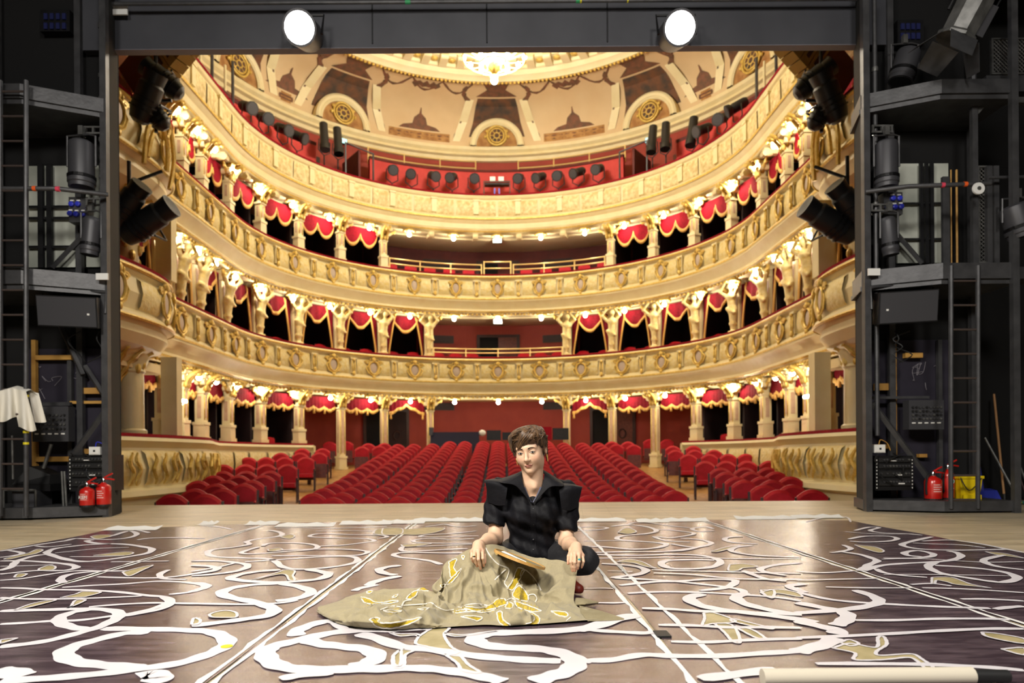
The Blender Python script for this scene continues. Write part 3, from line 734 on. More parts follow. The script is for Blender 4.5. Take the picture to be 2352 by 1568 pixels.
        for k, u in enumerate((.22, .48, .72)):
            x, y, rz = poly_at(up, u, .14, sg); c = ob('cartouche', CART[1][0], 'gold', t, (x, y, zz - .55), rz); c.scale = (1.25, 1, 1.15); ob('oval_field', CART[1][1], 'oval_grey', c)
        for k in range(4):
            i0 = .06 + .26 * k; rows = []
            for u in np.linspace(i0, i0 + .12, 6):
                r = []
                for q, dz in ((.04, -.24), (.12, -.3), (.17, -.55), (.11, -.8), (.06, -.85)):
                    x, y, _ = poly_at(up, min(u, .99), q, sg); r.append((x, y, zz + dz))
                rows.append(r)
            MB().grid(rows).build('panel', 'gilt_relief', t, True, 60)
        if lv == 2:   # crested shield that rises over the middle stage box
            cr = MB(); x, y, rz = poly_at(up, .4, .2, sg)
            for j, pp in enumerate(([(-.55, 0, -.7), (-.5, -.05, 0), (-.2, -.1, .5), (.1, -.1, .62), (.35, -.08, .45), (.3, -.05, .2)], [(.5, 0, -.8), (.6, -.05, -.2), (.45, -.08, .3), (.3, -.1, .5)], [(-.4, 0, -.5), (-.3, -.06, 0), (0, -.1, .25), (.25, -.08, 0), (.3, -.05, -.5)])):
                cr.tube(catmull(pp, 5), .05, 6)
            k0 = 0; cr.xf(Matrix.Translation((x, y, zz - .55)) @ Matrix.Rotation(rz, 4, 'Z'), 0); cr.build('shield_frame', 'gold', t, True)
        # corbel underneath
        cb = MB().lathe([(.08, -.85), (.16, -.8), (.2, -.68), (.34, -.55), (.4, -.42), (.62, -.25), (.7, -.14), (.86, -.06), (.9, .0)], n=20)
        cb.xf(Matrix.Translation((sg * 7.95, 14.2, zz - 1.52)) @ Matrix.Diagonal((.75, 1.25, .8, 1))); cbo = cb.build('corbel', 'gilt_relief', t, True, 50)
        gs = MB()
        for j in range(7):
            a = math.radians(-75 + 25 * j) + (pi if sg > 0 else 0)
            gs.tube(catmull([(sg * 7.95 + .75 * q * math.cos(a), 14.2 + 1.25 * q * math.sin(a), zz - 1.52 + .8 * hz) for q, hz in ((.9, -.03), (.72, -.18), (.5, -.36), (.32, -.6), (.14, -.84))], 4), [.05 * (1.2 - .5 * abs(math.sin(k * .6))) for k in range(17)], 6)
        gs.build('gilt_scroll', 'gold', cbo, True)
    # tall pillars standing on the boxes by the proscenium
    for k, (px, zb, zt) in enumerate(((7.75, PZ + .07, RAIL[1] - 1.6), (7.85, RAIL[1] + .08, RAIL[2] - 1.55))):
        t = thing('proscenium_pillar', '%s gilded pillar on the %s stage box, %s' % ('tall plain cream' if k == 0 else 'richly carved', 'ground' if k == 0 else 'lowest tier', side(sg)), 'pillar', (sg * px, 14.6, zb))
        h = zt - zb
        MB().lathe([(.3, 0), (.3, .12), (.25, .16), (.24, h - .4), (.28, h - .36), (.26, h - .3), (.36, h - .05), (.36, h)], n=18).build('shaft', 'cream', t, True, 30)
        g = MB()
        for j in range(26 if k else 8):
            a = j * 2.4; zz = h * (.1 + .8 * j / 26) if k else h - .2 - .05 * (j % 3); g.sphere((.25 * math.cos(a), .25 * math.sin(a), zz), (.07, .07, .12), 7, 5)
        g.build('gilt_carving', 'gold', t, True)
        MB().bbox((-.75, .3, 0), (-.4, .6, h)).build('side_pilaster', 'cream', t); MB().bbox((.45, .35, 0), (.8, .6, h)).build('side_pilaster', 'cream', t)
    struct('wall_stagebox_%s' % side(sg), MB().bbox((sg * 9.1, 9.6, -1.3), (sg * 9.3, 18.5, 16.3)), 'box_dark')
    # drape behind the stage box pillars
    for k, (zb, zt) in enumerate(((PZ, RAIL[1] - 1.7), (RAIL[1], RAIL[2] - 1.6), (RAIL[2], RAIL[2] + 2.2))):
        rows = [[(sg * (8.55 + .06 * math.sin(i * 1.7)), 11.4 + 4.3 * i / 30, z) for i in range(31)] for z in (zb, zt)]
        d = MB().grid(rows).build('stage_box_curtain', 'drape_velvet', None, True, 180)
        tag(d, 'dark red curtain hanging at the back of the %s %s stage box' % (side(sg), ('ground', 'lowest tier', 'middle tier')[k]), 'curtain')
    struct('trim_stagebox_%s' % side(sg), MB().bbox((sg * 7.0, 11.0, 9.6), (sg * 9.1, 15.4, 9.9)).bbox((sg * 7.6, 11.0, RAIL[1] - 1.9), (sg * 9.1, 15.7, RAIL[1] - 1.7)).bbox((sg * 7.6, 11.0, RAIL[2] - 1.9), (sg * 9.1, 15.7, RAIL[2] - 1.7)), 'cream')
    # wall sconce on the ground pillar near the stage
    x, y, rz = pat(sg * COLS[8], -.1)
    t = thing('wall_sconce', 'gilded scroll wall lamp with lit bulbs on the %s nearest box pillar' % side(sg), 'lamp', (x, y, 2.25), rz)
    sb = MB().tube([(a[0], -.05, a[2]) for a in scroll_pts(.26, 1.6)], .025, 6).tube([(-.1, -.02, -.25), (0, -.2, -.35), (.1, -.25, -.25)], .02, 6); sb.build('scroll_arm', 'gold', t, True)
    for k in range(3): MB().sphere((-.12 + .12 * k, -.25, -.22), .045, 8, 6).build('bulb', 'bulb', t, True)
# ------------------------------------------------------------------ auditorium floor
rows = []
for y in np.concatenate([np.linspace(9.48, 28, 40), [31]]):
    rows.append([(x, y, zf(y)) for x in np.linspace(-9.2, 9.2, 12)])
struct('floor_auditorium', MB().grid(rows), 'parquet', True)
struct('wall_hall_end', MB().bbox((-11, 31, -1.5), (11, 31.2, 16.5)), 'wall_red')
for sg in (-1, 1):
    rows = [[(sg * (3.95 + .1 * 0) , y, zf(y) + .012), (sg * 4.65, y, zf(y) + .012)] for y in np.linspace(9.6, 27, 24)]
    c = MB().grid(rows).build('aisle_carpet', 'carpet_red', None); tag(c, 'bright red carpet strip in the %s aisle' % side(sg), 'carpet')
# ------------------------------------------------------------------ doors, signs, grilles
def door(n, s, nn, z, wd, h, leaf):
    x, y, rz = pat(s, nn)
    t = bpy.data.objects.new('door_%d' % n, None); C.objects.link(t); t.location = (x, y, z); t.rotation_euler = (0, 0, rz); t['kind'] = 'structure'
    MB().bbox((-wd / 2 - .12, -.06, 0), (-wd / 2, .06, h + .12)).bbox((wd / 2, -.06, 0), (wd / 2 + .12, .06, h + .12)).bbox((-wd / 2, -.06, h), (wd / 2, .06, h + .12)).build('door_frame', 'dark_wood', t)
    MB().bbox((-wd / 2, -.01, 0), (0, .03, h)).build('door_opening', 'black_cloth', t)
    lf = MB().bbox((.0, -.05, 0), (wd / 2, .0, h)).build('door_leaf', leaf, t)
    MB().tube([(wd / 4 + .14 * math.cos(a), -.06, h * .55 + .18 * math.sin(a)) for a in np.linspace(0, 2 * pi, 17)[:-1]], .025, 6, closed=True).build('porthole', 'dark_wood', lf, True)
    return t
door(1, 0, -2.34, RAIL[1] - .95, 1.6, 2.2, 'seat_wood'); door(2, 0, -2.34, RAIL[2] - .95, 1.6, 2.1, 'wall_maroon')
door(3, -(COLS[0] + COLS[1]) / 2 - .25, -2.32, .3, 1.7, 2.2, 'box_dark'); door(4, (COLS[0] + COLS[1]) / 2 + .3, -2.32, .3, 1.7, 2.2, 'seat_wood')
for px, py, n, wd in ((1143, 552, -.45, 'above the middle tier door'), (1146, 738, -.45, 'above the lowest tier door'), (793, 323, -2.1, 'on the left gallery wall'), (1494, 320, -2.1, 'on the right gallery wall')):
    s = (-1 if px < 1100 else 1) * s_of_px(min(px, 2 * 1144 - px), n) if abs(px - 1144) > 20 else 0.0
    x, y, rz = pat(s, n); p = W(px, py, y)
    t = thing('exit_sign', 'small glowing turquoise exit sign ' + wd, 'sign', (x, y, p.z), rz)
    MB().bbox((-.19, 0, -.11), (.19, .06, .11)).build('case', 'black_metal', t); MB().bbox((-.17, -.012, -.09), (.17, .0, .09)).build('lit_face', 'exit_sign', t)
    MB().tube([(0, .03, .1), (0, .03, .42)], .012, 6).build('added_hanger', 'black_metal', t); MB().bbox((-.1, -.016, -.04), (-.02, -.012, .05)).bbox((.03, -.016, -.02), (.12, -.012, .02)).build('pictogram', 'white_plastic', t)  # rod added to hold up the floating sign
for lv, z in ((1, RAIL[1] + 1.15), (2, RAIL[2] + 1.1), (0, 2.75)):
    for sg in (-1, 1):
        x, y, rz = pat(sg * 2.0, -2.36); t = thing('wall_grille', 'dark ventilation grille on the red back wall, %s tier, %s' % (('ground', 'lowest', 'middle')[lv], side(sg)), 'grille', (x, y, z), rz)
        MB().bbox((-.65, -.03, -.16), (.65, .0, .16)).build('frame', 'dark_wood', t)
        for k in range(4): MB().bbox((-.6, -.045, -.12 + k * .07), (.6, -.03, -.09 + k * .07)).build('slat', 'box_dark', t)
# brass rails
def brass_rail(label, s0, s1, n, z0, z1, npost, m='brass'):
    t = thing('brass_rail', label, 'railing')
    for z in (z1, (z0 + z1) / 2 + .03):
        MB().tube([(*pat(s, n)[:2], z) for s in srange(s0, s1, .4)], .028, 6).build('rail_bar', m, t, True)
    for k in range(npost):
        s = s0 + (s1 - s0) * k / (npost - 1); x, y, _ = pat(s, n); MB().tube([(x, y, z0), (x, y, z1 + .03)], .028, 6).build('rail_post', m, t, True)
brass_rail('low brass guard rail in front of the lowest tier centre seats', -2.5, 2.5, -.2, RAIL[1] + .05, RAIL[1] + .42, 5)
brass_rail('brass guard rail on the middle balcony left of the centre gap', -4.2, -.62, -.2, RAIL[2] + .05, RAIL[2] + .5, 4)
brass_rail('brass guard rail on the middle balcony right of the centre gap', .62, 4.2, -.2, RAIL[2] + .05, RAIL[2] + .5, 4)
brass_rail('taller brass rail at the centre of the middle balcony', -.52, .52, -.2, RAIL[2] + .05, RAIL[2] + .62, 2)
brass_rail('brass rail above the gallery seats left of centre', -4.5, -.75, -1.6, 12.3, 12.95, 4)
brass_rail('brass rail above the gallery seats right of centre', .75, 4.5, -1.6, 12.3, 12.95, 4)
# ------------------------------------------------------------------ gallery fittings
g = thing('gallery_partition', 'red upholstered partition across the centre of the gallery', 'partition')
sweep(MB(), [(-1.25, 11.3), (-1.25, 12.35), (-1.3, 12.4), (-1.45, 12.4), (-1.45, 11.3)], -4.55, 4.55, .4).build('red_panel', 'gallery_red', g)
sweep(MB(), [(-1.2, 11.12), (-1.2, 11.3), (-1.26, 11.3)], -4.5, 4.5, .4).build('timber_skirting', 'batten_wood', g)
sweep(MB(), [(-1.22, 12.36), (-1.26, 12.46), (-1.46, 12.46)], -4.55, 4.55, .4).build('capping', 'wall_maroon', g)
for sg in (-1, 1):
    g = thing('gallery_partition', 'red upholstered partition along the %s side of the gallery' % side(sg), 'partition')
    sweep(MB(), [(-1.0, 10.4), (-1.0, 12.1), (-1.12, 12.1), (-1.12, 10.4)], sg * 6.6, sg * 14.5, .4).build('red_panel', 'gallery_red', g)
    sweep(MB(), [(-.97, 12.1), (-.97, 12.22), (-1.2, 12.22)], sg * 6.6, sg * 14.5, .4).build('capping', 'wall_maroon', g)
    x, y, rz = pat(sg * 5.2, -1.3); MB().box((x, y, 11.3), (.08, 1.5, 1.9), rz).build('stair_cheek', 'wall_maroon', g)
    x, y, rz = pat(sg * 6.3, -2.2); dd = MB().box((x, y, 11.2), (1.0, .06, 2.2), rz).build('gallery_door', 'dark_wood' if sg < 0 else 'seat_wood', None); tag(dd, 'dark door in the gallery wall on the %s' % side(sg), 'door')
    t = thing('grab_rail', 'grey tubular grab rail beside the %s gallery stair' % side(sg), 'railing')
    a = pat(sg * 4.75, -.35); b = pat(sg * 5.75, -.5)
    MB().tube([(a[0], a[1], 10.95), (a[0], a[1], 12.15), (b[0], b[1], 12.35), (b[0], b[1], 11.0)], .04, 7).build('tube', 'tower_steel', t, True)
    t = thing('gallery_handrail', 'pale posts and dark rails at the %s end of the gallery' % side(sg), 'railing')
    for k, s in enumerate((10.1, 11.3, 12.4, 13.4)):
        x, y, _ = pat(sg * s, -1.05); MB().tube([(x, y, 12.2), (x, y, 13.1)], .04, 6).build('post', 'cream_pale', t, True)
        x, y, _ = pat(sg * (s + .4), -.5); MB().tube([(x, y, 11), (x, y, 12.9)], .045, 6).build('dark_post', 'tower_steel', t, True)
t = thing('desk_frame', 'small control desk with steel frame and blue straps in gallery centre', 'desk')
x, y, _ = pat(0, -.35)
MB().tube([(-.52, y, 10.95), (-.52, y, 11.62), (.52, y, 11.62), (.52, y, 10.95)], .03, 6).build('frame', 'steel_light', t, True)
MB().bbox((-.5, y + .1, 11.55), (.5, y + .4, 11.62)).build('desk_top', 'black_metal', t)
MB().bbox((-.28, y + .1, 11.68), (-.06, y + .14, 11.86)).bbox((.06, y + .1, 11.68), (.28, y + .14, 11.86)).build('white_card', 'white_plastic', t)
MB().bbox((-.12, y + .0, 10.95), (-.06, y + .02, 11.35)).bbox((.06, y, 10.95), (.12, y + .02, 11.35)).build('strap', 'socket_blue', t)
# spotlights on the gallery front
spb = MB().lathe([(.04, -.3), (.1, -.28), (.13, -.2), (.13, .1), (.11, .14), (.15, .18), (.17, .28)], n=12, mtx=Matrix.Rotation(pi / 2, 3, 'X')); spm = spb.mesh('housing', True, 35)
tl = MB().lathe([(.05, -.6), (.12, -.55), (.13, .1), (.15, .14), (.15, .3)], n=12, mtx=Matrix.Rotation(pi / 2, 3, 'X')).mesh('housing', True, 35)
yk = MB().tube([(-.18, 0, 0), (-.19, .02, -.3), (0, .02, -.42), (.19, .02, -.3), (.18, 0, 0)], .018, 6).tube([(0, .02, -.42), (0, .02, -.7)], .02, 6).mesh('yoke', True)
ln = MB().lathe([(.14, 0), (.14, .01)], n=12, mtx=Matrix.Rotation(pi / 2, 3, 'X')).mesh('lens')
cpx = [905, 950, 1000, 1043, 1093, 1190, 1237, 1280, 1326, 1373]; cpy = [394, 403, 408, 411, 413, 413, 411, 407, 400, 392]
gal = [(px, py, -.45, 0) for px, py in zip(cpx, cpy)] + [(573, 267, -.35, 0), (612, 291, -.35, 0), (655, 316, -.35, 0), (688, 332, -.35, 0), (750, 342, -.35, 1), (782, 352, -.35, 1), (1497, 348, -.35, 1), (1529, 341, -.35, 1), (1590, 332, -.35, 1), (1617, 317, -.35, 0), (1660, 293, -.35, 0), (1697, 266, -.35, 0)]
for i, (px, py, n, tall) in enumerate(gal):
    mp = px if px < 1144 else 2 * 1142 - px; s = s_of_px(mp, n) * (-1 if px < 1144 else 1); x, y, rz = pat(s, n); p = W(px, py, y)
    if i < 10: lb = 'black spotlight in the row of ten at the gallery centre, %s from left' % ORD[i]
    else: lb = 'black %sspotlight on the %s gallery rail, %s from left' % ('long ' if tall else '', 'left' if px < 1144 else 'right', ORD[(i - 10) % 6])
    t = thing('spotlight', lb, 'spotlight', (x, y, p.z + (.08 if i < 10 else .3)), rz, 'gallery spotlights'); t.scale = (1.25, 1.25, 1.25)
    h = ob('housing', tl if tall else spm, 'spot_black', t); h.rotation_euler = (.45 if not tall else 1.35, 0, random.uniform(-.5, .5))
    ob('lens', ln, 'lamp_housing', h, (0, -.28 if not tall else -.29, 0)); ob('yoke', yk, 'spot_black', t)
# ------------------------------------------------------------------ chandelier
ch = thing('chandelier', 'gilded crystal chandelier with lit bulbs hanging under the dome', 'chandelier', (0, 20, 11.75))
MB().tube([(0, 0, 1.0), (0, 0, 4.5)], .03, 6).build('chain', 'gold', ch)
MB().lathe([(.03, -.1), (.12, -.02), (.05, .06), (.16, .2), (.32, .5), (.34, .56), (.1, .7), (.08, 1.2)], n=14).build('stem', 'gold', ch, True, 40)
MB().sphere((0, 0, -.12), .1, 10, 7).build('glass_drop', 'bulb_small', ch, True)
for r, z, nb in ((.92, .62, 14), (.7, .95, 10), (.45, .42, 6)):
    MB().tube([(r * math.cos(a), r * math.sin(a), z - .08) for a in np.linspace(0, 2 * pi, 33)[:-1]], .025, 6, closed=True).build('ring', 'gold', ch, True)
    for k in range(nb):
        a = 2 * pi * (k + .5) / nb; c, s_ = math.cos(a), math.sin(a)
        MB().tube([(.08 * c, .08 * s_, z + .15), (.5 * r * c, .5 * r * s_, z - .18), (r * c, r * s_, z - .08)], .018, 5).build('arm', 'gold', ch, True)
        MB().sphere((r * c, r * s_, z + .05), (.06, .06, .085), 8, 6).build('bulb', 'bulb_small', ch, True)
# ================================================================== stalls seating
def chair_meshes():
    n = 14; d = {}
    def arch(x, hw, z0, z1): return z0 + (z1 - z0) * math.cos(x / hw * 1.15) if True else z1
    def pad(hw, zb, zc, ze, y0, y1, lean):
        mb = MB(); fr = []; bk = []
        top = [(-hw + 2 * hw * i / n) for i in range(n + 1)]
        P = [(-hw, zb)] + [(x, ze + (zc - ze) * (1 - (x / hw) ** 2)) for x in top] + [(hw, zb)]
        m = len(P)
        def yy(z, y): return y + lean * (z - .45)
        fr = [(x, yy(z, y0), z) for x, z in P]; ins = [(x * .9, yy(z, y0 - .05), zb + (z - zb) * .9 + .01) for x, z in P]; bk = [(x, yy(z, y1), z) for x, z in P]
        mb.add(ins + fr + bk, [tuple(range(m))[::-1]] + [(i, (i + 1) % m, m + (i + 1) % m, m + i) for i in range(m)] + [(m + i, m + (i + 1) % m, 2 * m + (i + 1) % m, 2 * m + i) for i in range(m)] + [tuple(range(2 * m, 3 * m))])
        return mb
    d['backrest'] = pad(.25, .36, 1.0, .875, .0, .05, .02).mesh('backrest', True, 35)
    rail = pad(.256, .3, .98, .86, .05, .075, .02); d['back_board'] = rail.mesh('back_board')
    for sx in (-1, 1):
        mb = MB(); x = sx * .265
        mb.add([(x - .02, -.02, 0), (x + .02, -.02, 0), (x + .02, .06, 0), (x - .02, .06, 0), (x - .02, .06, .86), (x + .02, .06, .86), (x + .02, .12, .86), (x - .02, .12, .86)], [(0, 3, 2, 1), (4, 5, 6, 7), (0, 1, 5, 4), (1, 2, 6, 5), (2, 3, 7, 6), (3, 0, 4, 7)])
        mb.bbox((x - .02, -.36, .58), (x + .02, .04, .63)); mb.bbox((x - .018, -.34, 0), (x + .018, -.28, .58)); mb.bbox((x - .018, -.34, .0), (x + .018, .04, .06))
        d['side_frame%d' % sx] = mb.mesh('side_frame')
        d['arm_pad%d' % sx] = MB().sphere((x, -.3, .645), (.026, .08, .022), 8, 5).mesh('arm_pad', True)
    d['seat_up'] = MB().bbox((-.225, -.17, .2), (.225, -.1, .64)).mesh('seat'); d['seat_down'] = MB().bbox((-.225, -.42, .4), (.225, .02, .5)).mesh('seat')
    return d
CHM = chair_meshes(); NCH = [0]
def chair(x, y, z, rz, label, group, down=False, parts=True):
    t = thing('theatre_chair', label, 'chair', (x, y, z), rz, group)
    b = ob('backrest', CHM['backrest'], 'seat_velvet', t); ob('back_board', CHM['back_board'], 'dark_wood', t)
    if parts:
        ob('side_frame', CHM['side_frame-1'], 'dark_wood', t); ob('side_frame', CHM['side_frame1'], 'dark_wood', t)
        ob('arm_pad', CHM['arm_pad-1'], 'seat_velvet', t); ob('arm_pad', CHM['arm_pad1'], 'seat_velvet', t)
    if down: ob('seat', CHM['seat_down'], 'seat_velvet', t)
    else: ob('seat', CHM['seat_up'], 'seat_wood', t)
    NCH[0] += 1
    return t
GX = [(-.56, 0, 0), (0, 0, 0), (.56, 0, 0)]
for sg in (-1, 1): GX += [(sg * 1.227, .0, .02 * sg), (sg * 1.787, -.02, .03 * sg), (sg * 2.347, -.04, .04 * sg), (sg * 3.0, -.12, .09 * sg), (sg * 3.56, -.18, .1 * sg)]
GX.sort()
for r in range(17):
    for j, (x, dy, a) in enumerate(GX):
        if r == 0 and j in (0, 12): continue
        if r == 16 and abs(x) > 2.2: continue
        y = 12.84 + .773 * r + dy
        chair(x, y, zf(y), -a, 'red velvet chair in centre stalls, %s row from the stage, %s seat from left' % (ORD[r], ORD[j - (r == 0)]), 'centre stalls chairs', parts=(r < 9 or abs(x) > 3))
# side stalls: chair heights from image pixels, floor raised as support under them
SR = [('a', 11.5, 1134.9, (394, 470.5)), ('b', 12.9, 1122.8, (445.7, 510.7)), ('c', 13.6, 1111.3, (494.4, 558.5)), ('d', 14.3, 1103.5, (454, 520, 577.7)), ('e', 15.3, 1091.8, (489.7, 547, 604.4)), ('f', 16.1, 1082, (510.7, 564, 619.8)), ('g', 18.0, 1066, (512.6, 562.4, 612, 660)), ('h', 20.4, 1050.7, (570, 611, 654, 702)), ('i', 21.6, 1043, (645, 689, 733)), ('j', 22.9, 1036.5, (694, 741))]
SY = []; SZ = []
for _, D, yt, pxs in SR:
    SY.append(D); SZ.append(W(pxs[-1], yt, D).z - .99)
SY = [9.6] + SY + [27.0]; SZ = [SZ[0] - .02] + SZ + [zf(27) + .02]
def zs(y): return float(np.interp(y, SY, SZ))
for sg in (-1, 1):
    rows = []
    for y in np.linspace(9.6, 24.5, 40):
        z = max(zs(y), zf(y) + .01); rows.append([(sg * 4.72, y, zf(y) - .05), (sg * 4.72, y, z), (sg * 9.0, y, z)])
    struct('floor_side_%s' % side(sg), MB().grid(rows), 'parquet')
    for r, (_, D, yt, pxs) in enumerate(SR):
        for j, px in enumerate(pxs):
            p = W(px, yt, D); x = p.x * -sg * -1 if False else abs(p.x) * sg
            y = D - .12 * (len(pxs) - 1 - j) * 0; z = max(zs(y), zf(y) + .01)
            jj = j if sg < 0 else len(pxs) - 1 - j
            down = r in (6, 7) and j == len(pxs) - 1
            chair(x, y, z, -sg * .2, 'red %schair in %s side stalls, %s row from the stage, %s from left' % ('seat-down ' if down else 'velvet ', side(sg), ORD[r], ORD[jj]), 'side stalls chairs', down)
    # loose rear chairs by the pillars
    for k, (x, y) in enumerate(((4.1, 23.6), (4.66, 23.4), (4.1, 24.6), (4.66, 24.5), (5.75, 25.9), (6.3, 25.5))):
        chair(sg * x, y, zf(y) + .012, -sg * .12, 'red velvet chair at the rear under the balcony on the %s, %s from the centre' % (side(sg), ORD[k]), 'rear stalls chairs', parts=False)
# chairs in the boxes and on the tiers
bxm = {}
bxm['back'] = MB().grid([[( x, .02 + .03 * math.cos(x * 4), z + (.06 * (1 - (x / .24) ** 2) if z > .8 else 0)) for x in np.linspace(-.24, .24, 9)] for z in (.48, .6, .75, .9)]).grid([[( x, .07, z + (.06 * (1 - (x / .24) ** 2) if z > .8 else 0)) for x in np.linspace(-.24, .24, 9)] for z in (.48, .6, .75, .9)], flip=True).mesh('backrest', True)
bxm['seat'] = MB().bbox((-.24, -.42, .38), (.24, .04, .48)).mesh('seat')
bxm['legs'] = [MB().bbox((sx * .21 - .02, yy - .02, 0), (sx * .21 + .02, yy + .02, .95 if yy > 0 else .4)).mesh('leg') for sx in (-1, 1) for yy in (.08, -.38)]
def box_chair(s, n, z, label, group):
    x, y, rz = pat(s, n); t = thing('box_chair', label, 'chair', (x, y, z), rz + random.uniform(-.15, .15), group)
    ob('backrest', bxm['back'], 'seat_velvet', t); ob('seat', bxm['seat'], 'seat_velvet', t)
    for l in bxm['legs']: ob('leg', l, 'dark_wood', t)
for i in range(7):
    for sg in (-1, 1):
        a, b = COLS[i], COLS[i + 1]
        for k, u in enumerate((.28, .7)):
            box_chair(sg * (a + (b - a) * u), -.85 - .15 * k, RAIL[1] - .62, 'red box chair in lowest tier, %s bay from centre on the %s, %s seat' % (ORD[i], side(sg), ('inner', 'outer')[k]), 'box chairs of the lowest tier')
        if 3 <= i:
            box_chair(sg * (a + (b - a) * .45), -.85, .38, 'red chair behind the ground box ledge, %s box on the %s' % (ORD[i - 3], side(sg)), 'ground box chairs')
for lv, ss, wd in ((1, np.linspace(-2.2, 2.2, 8), 'lowest'), (2, np.linspace(-3.9, 3.9, 12), 'middle')):
    for k, s in enumerate(ss):
        if abs(s) < .5: continue
        box_chair(s, -.9, RAIL[lv] - .94 + (.34 if lv == 1 else .5), 'red seat behind the brass rail of the %s balcony centre, %s from left' % (wd, ORD[k]), 'centre seats of the %s balcony' % wd)
# control desk at the back of the stalls
t = thing('mixing_desk', 'dark blue draped control desk with equipment at the rear of the stalls', 'desk', (0, 26.2, zf(26.2)))
MB().bbox((-2.6, -.1, 0), (-.75, .5, 1.32)).build('draped_table', mat('desk_cloth', (38, 40, 62), .9), t)
MB().bbox((-2.65, -.15, 1.2), (-2.5, .2, 1.5)).build('grey_case', 'lamp_housing', t)
MB().sphere((-.62, 0, 1.28), (.14, .14, .12), 10, 6).build('white_bundle', 'white_cloth', t, True)
MB().bbox((-.45, 0, 1.0), (.1, .3, 1.38)).bbox((.15, 0, 1.0), (.6, .25, 1.3)).build('console', 'black_metal', t)
MB().bbox((1.6, 0, 1.0), (2.05, .3, 1.5)).build('red_case', 'red_velvet', t)
MB().bbox((2.1, 0, 1.0), (2.7, .3, 1.45)).build('monitor', 'black_metal', t); MB().bbox((1.35, -.05, 1.3), (1.6, -.03, 1.48)).build('lit_screen', 'screen_blue', t)
# ================================================================== portal: header and black masking
def rect(mb, x0, y0, x1, y1, Y, dep):
    a = W(x0, y1, Y); b = W(x1, y0, Y); mb.bbox((a.x, Y, a.z), (b.x, Y + dep, b.z)); return mb
def bar(mb, p0, p1, Y, r, Y1=None, n=8):
    return mb.tube([W(p0[0], p0[1], Y), W(p1[0], p1[1], Y1 if Y1 is not None else Y)], r, n)
hd = thing('portal_header', 'black beam of the stage portal spanning above the opening', 'beam')
zb = W(1115, 109, 8.0).z
MB().bbox((-4.7, 8.0, zb), (4.75, 8.1, zb + 1.6)).build('beam_face', 'header_black', hd)
MB().bbox((-4.34, 7.985, zb - .006), (4.4, 8.1, zb + .0)).build('bottom_lip', 'header_edge', hd)
MB().tube([(-4.3, 7.85, zb + .44), (4.35, 7.85, zb + .44)], .022, 8).build('batten_pipe', 'tower_steel', hd, True)
for px, m, wd in ((937, 'green_tape', .06), (1328, 'green_tape', .05), (1334, 'yellow_tape', .02), (1442, 'yellow_tape', .015)):
    x = W(px, 33, 7.85).x; MB().tube([(x - wd / 2, 7.85, zb + .44), (x + wd / 2, 7.85, zb + .44)], .025, 8).build('tape_mark', m, hd)
for px in (855, 1118, 1395):
    x = W(px, 60, 7.99).x; MB().bbox((x - .006, 7.985, zb + .05), (x + .006, 8.0, zb + 1.5)).build('panel_seam', 'black_metal', hd)
rect(MB(), 256, 10, 292, 33, 7.9, .02).build('paper_label', 'white_plastic', hd)
for k, px in enumerate((690, 1560)):
    p = W(px, 66, 7.6)
    t = thing('stage_spotlight', 'dazzling white spotlight hung on the portal header, %s' % ('left' if k == 0 else 'right'), 'spotlight', p, 0)
    R = Matrix.Rotation(pi / 2 - .35, 3, 'X')
    MB().lathe([(.1, .42), (.17, .36), (.18, .0), (.19, -.02), (.19, -.05), (.165, -.05), (.165, -.03)], n=20, mtx=Matrix.Rotation(-pi / 2 + .35, 3, 'X')).build('housing', 'lamp_housing', t, True, 40)
    MB().lathe([(.16, -.035), (.16, -.045)], n=24, mtx=Matrix.Rotation(-pi / 2 + .35, 3, 'X')).build('lens', 'stage_lens', t)
    MB().tube([(-.21, .1, 0), (-.22, .16, .25), (.22, .16, .25), (.21, .1, 0)], .015, 6).build('yoke', 'black_metal', t, True)
for sg in (-1, 1):
    s = MB().bbox((sg * (4.42 if sg < 0 else 4.46), 8.12, 0), (sg * (12 if sg < 0 else 5.78), 8.25, 7.2)); struct('wall_masking_%s' % side(sg), s, 'black_cloth')
    struct('wall_proscenium_%s' % side(sg), MB().bbox((sg * (6.9 if sg < 0 else 5.3), 9.3, -1.3 if sg < 0 else 0), (sg * 13, 9.45, 16.3)), 'black_cloth')
    struct('wall_wing_%s' % side(sg), MB().bbox((sg * 12.2, -6, 0), (sg * 12.4, 9.3, 10)), 'black_cloth')
struct('wall_over_portal', MB().bbox((-12, 8.3, zb + 1.0), (12, 8.5, 17)), 'black_cloth')
struct('wall_stage_back', MB().bbox((-12.4, -6.2, 0), (12.4, -6, 10)), 'black_cloth')
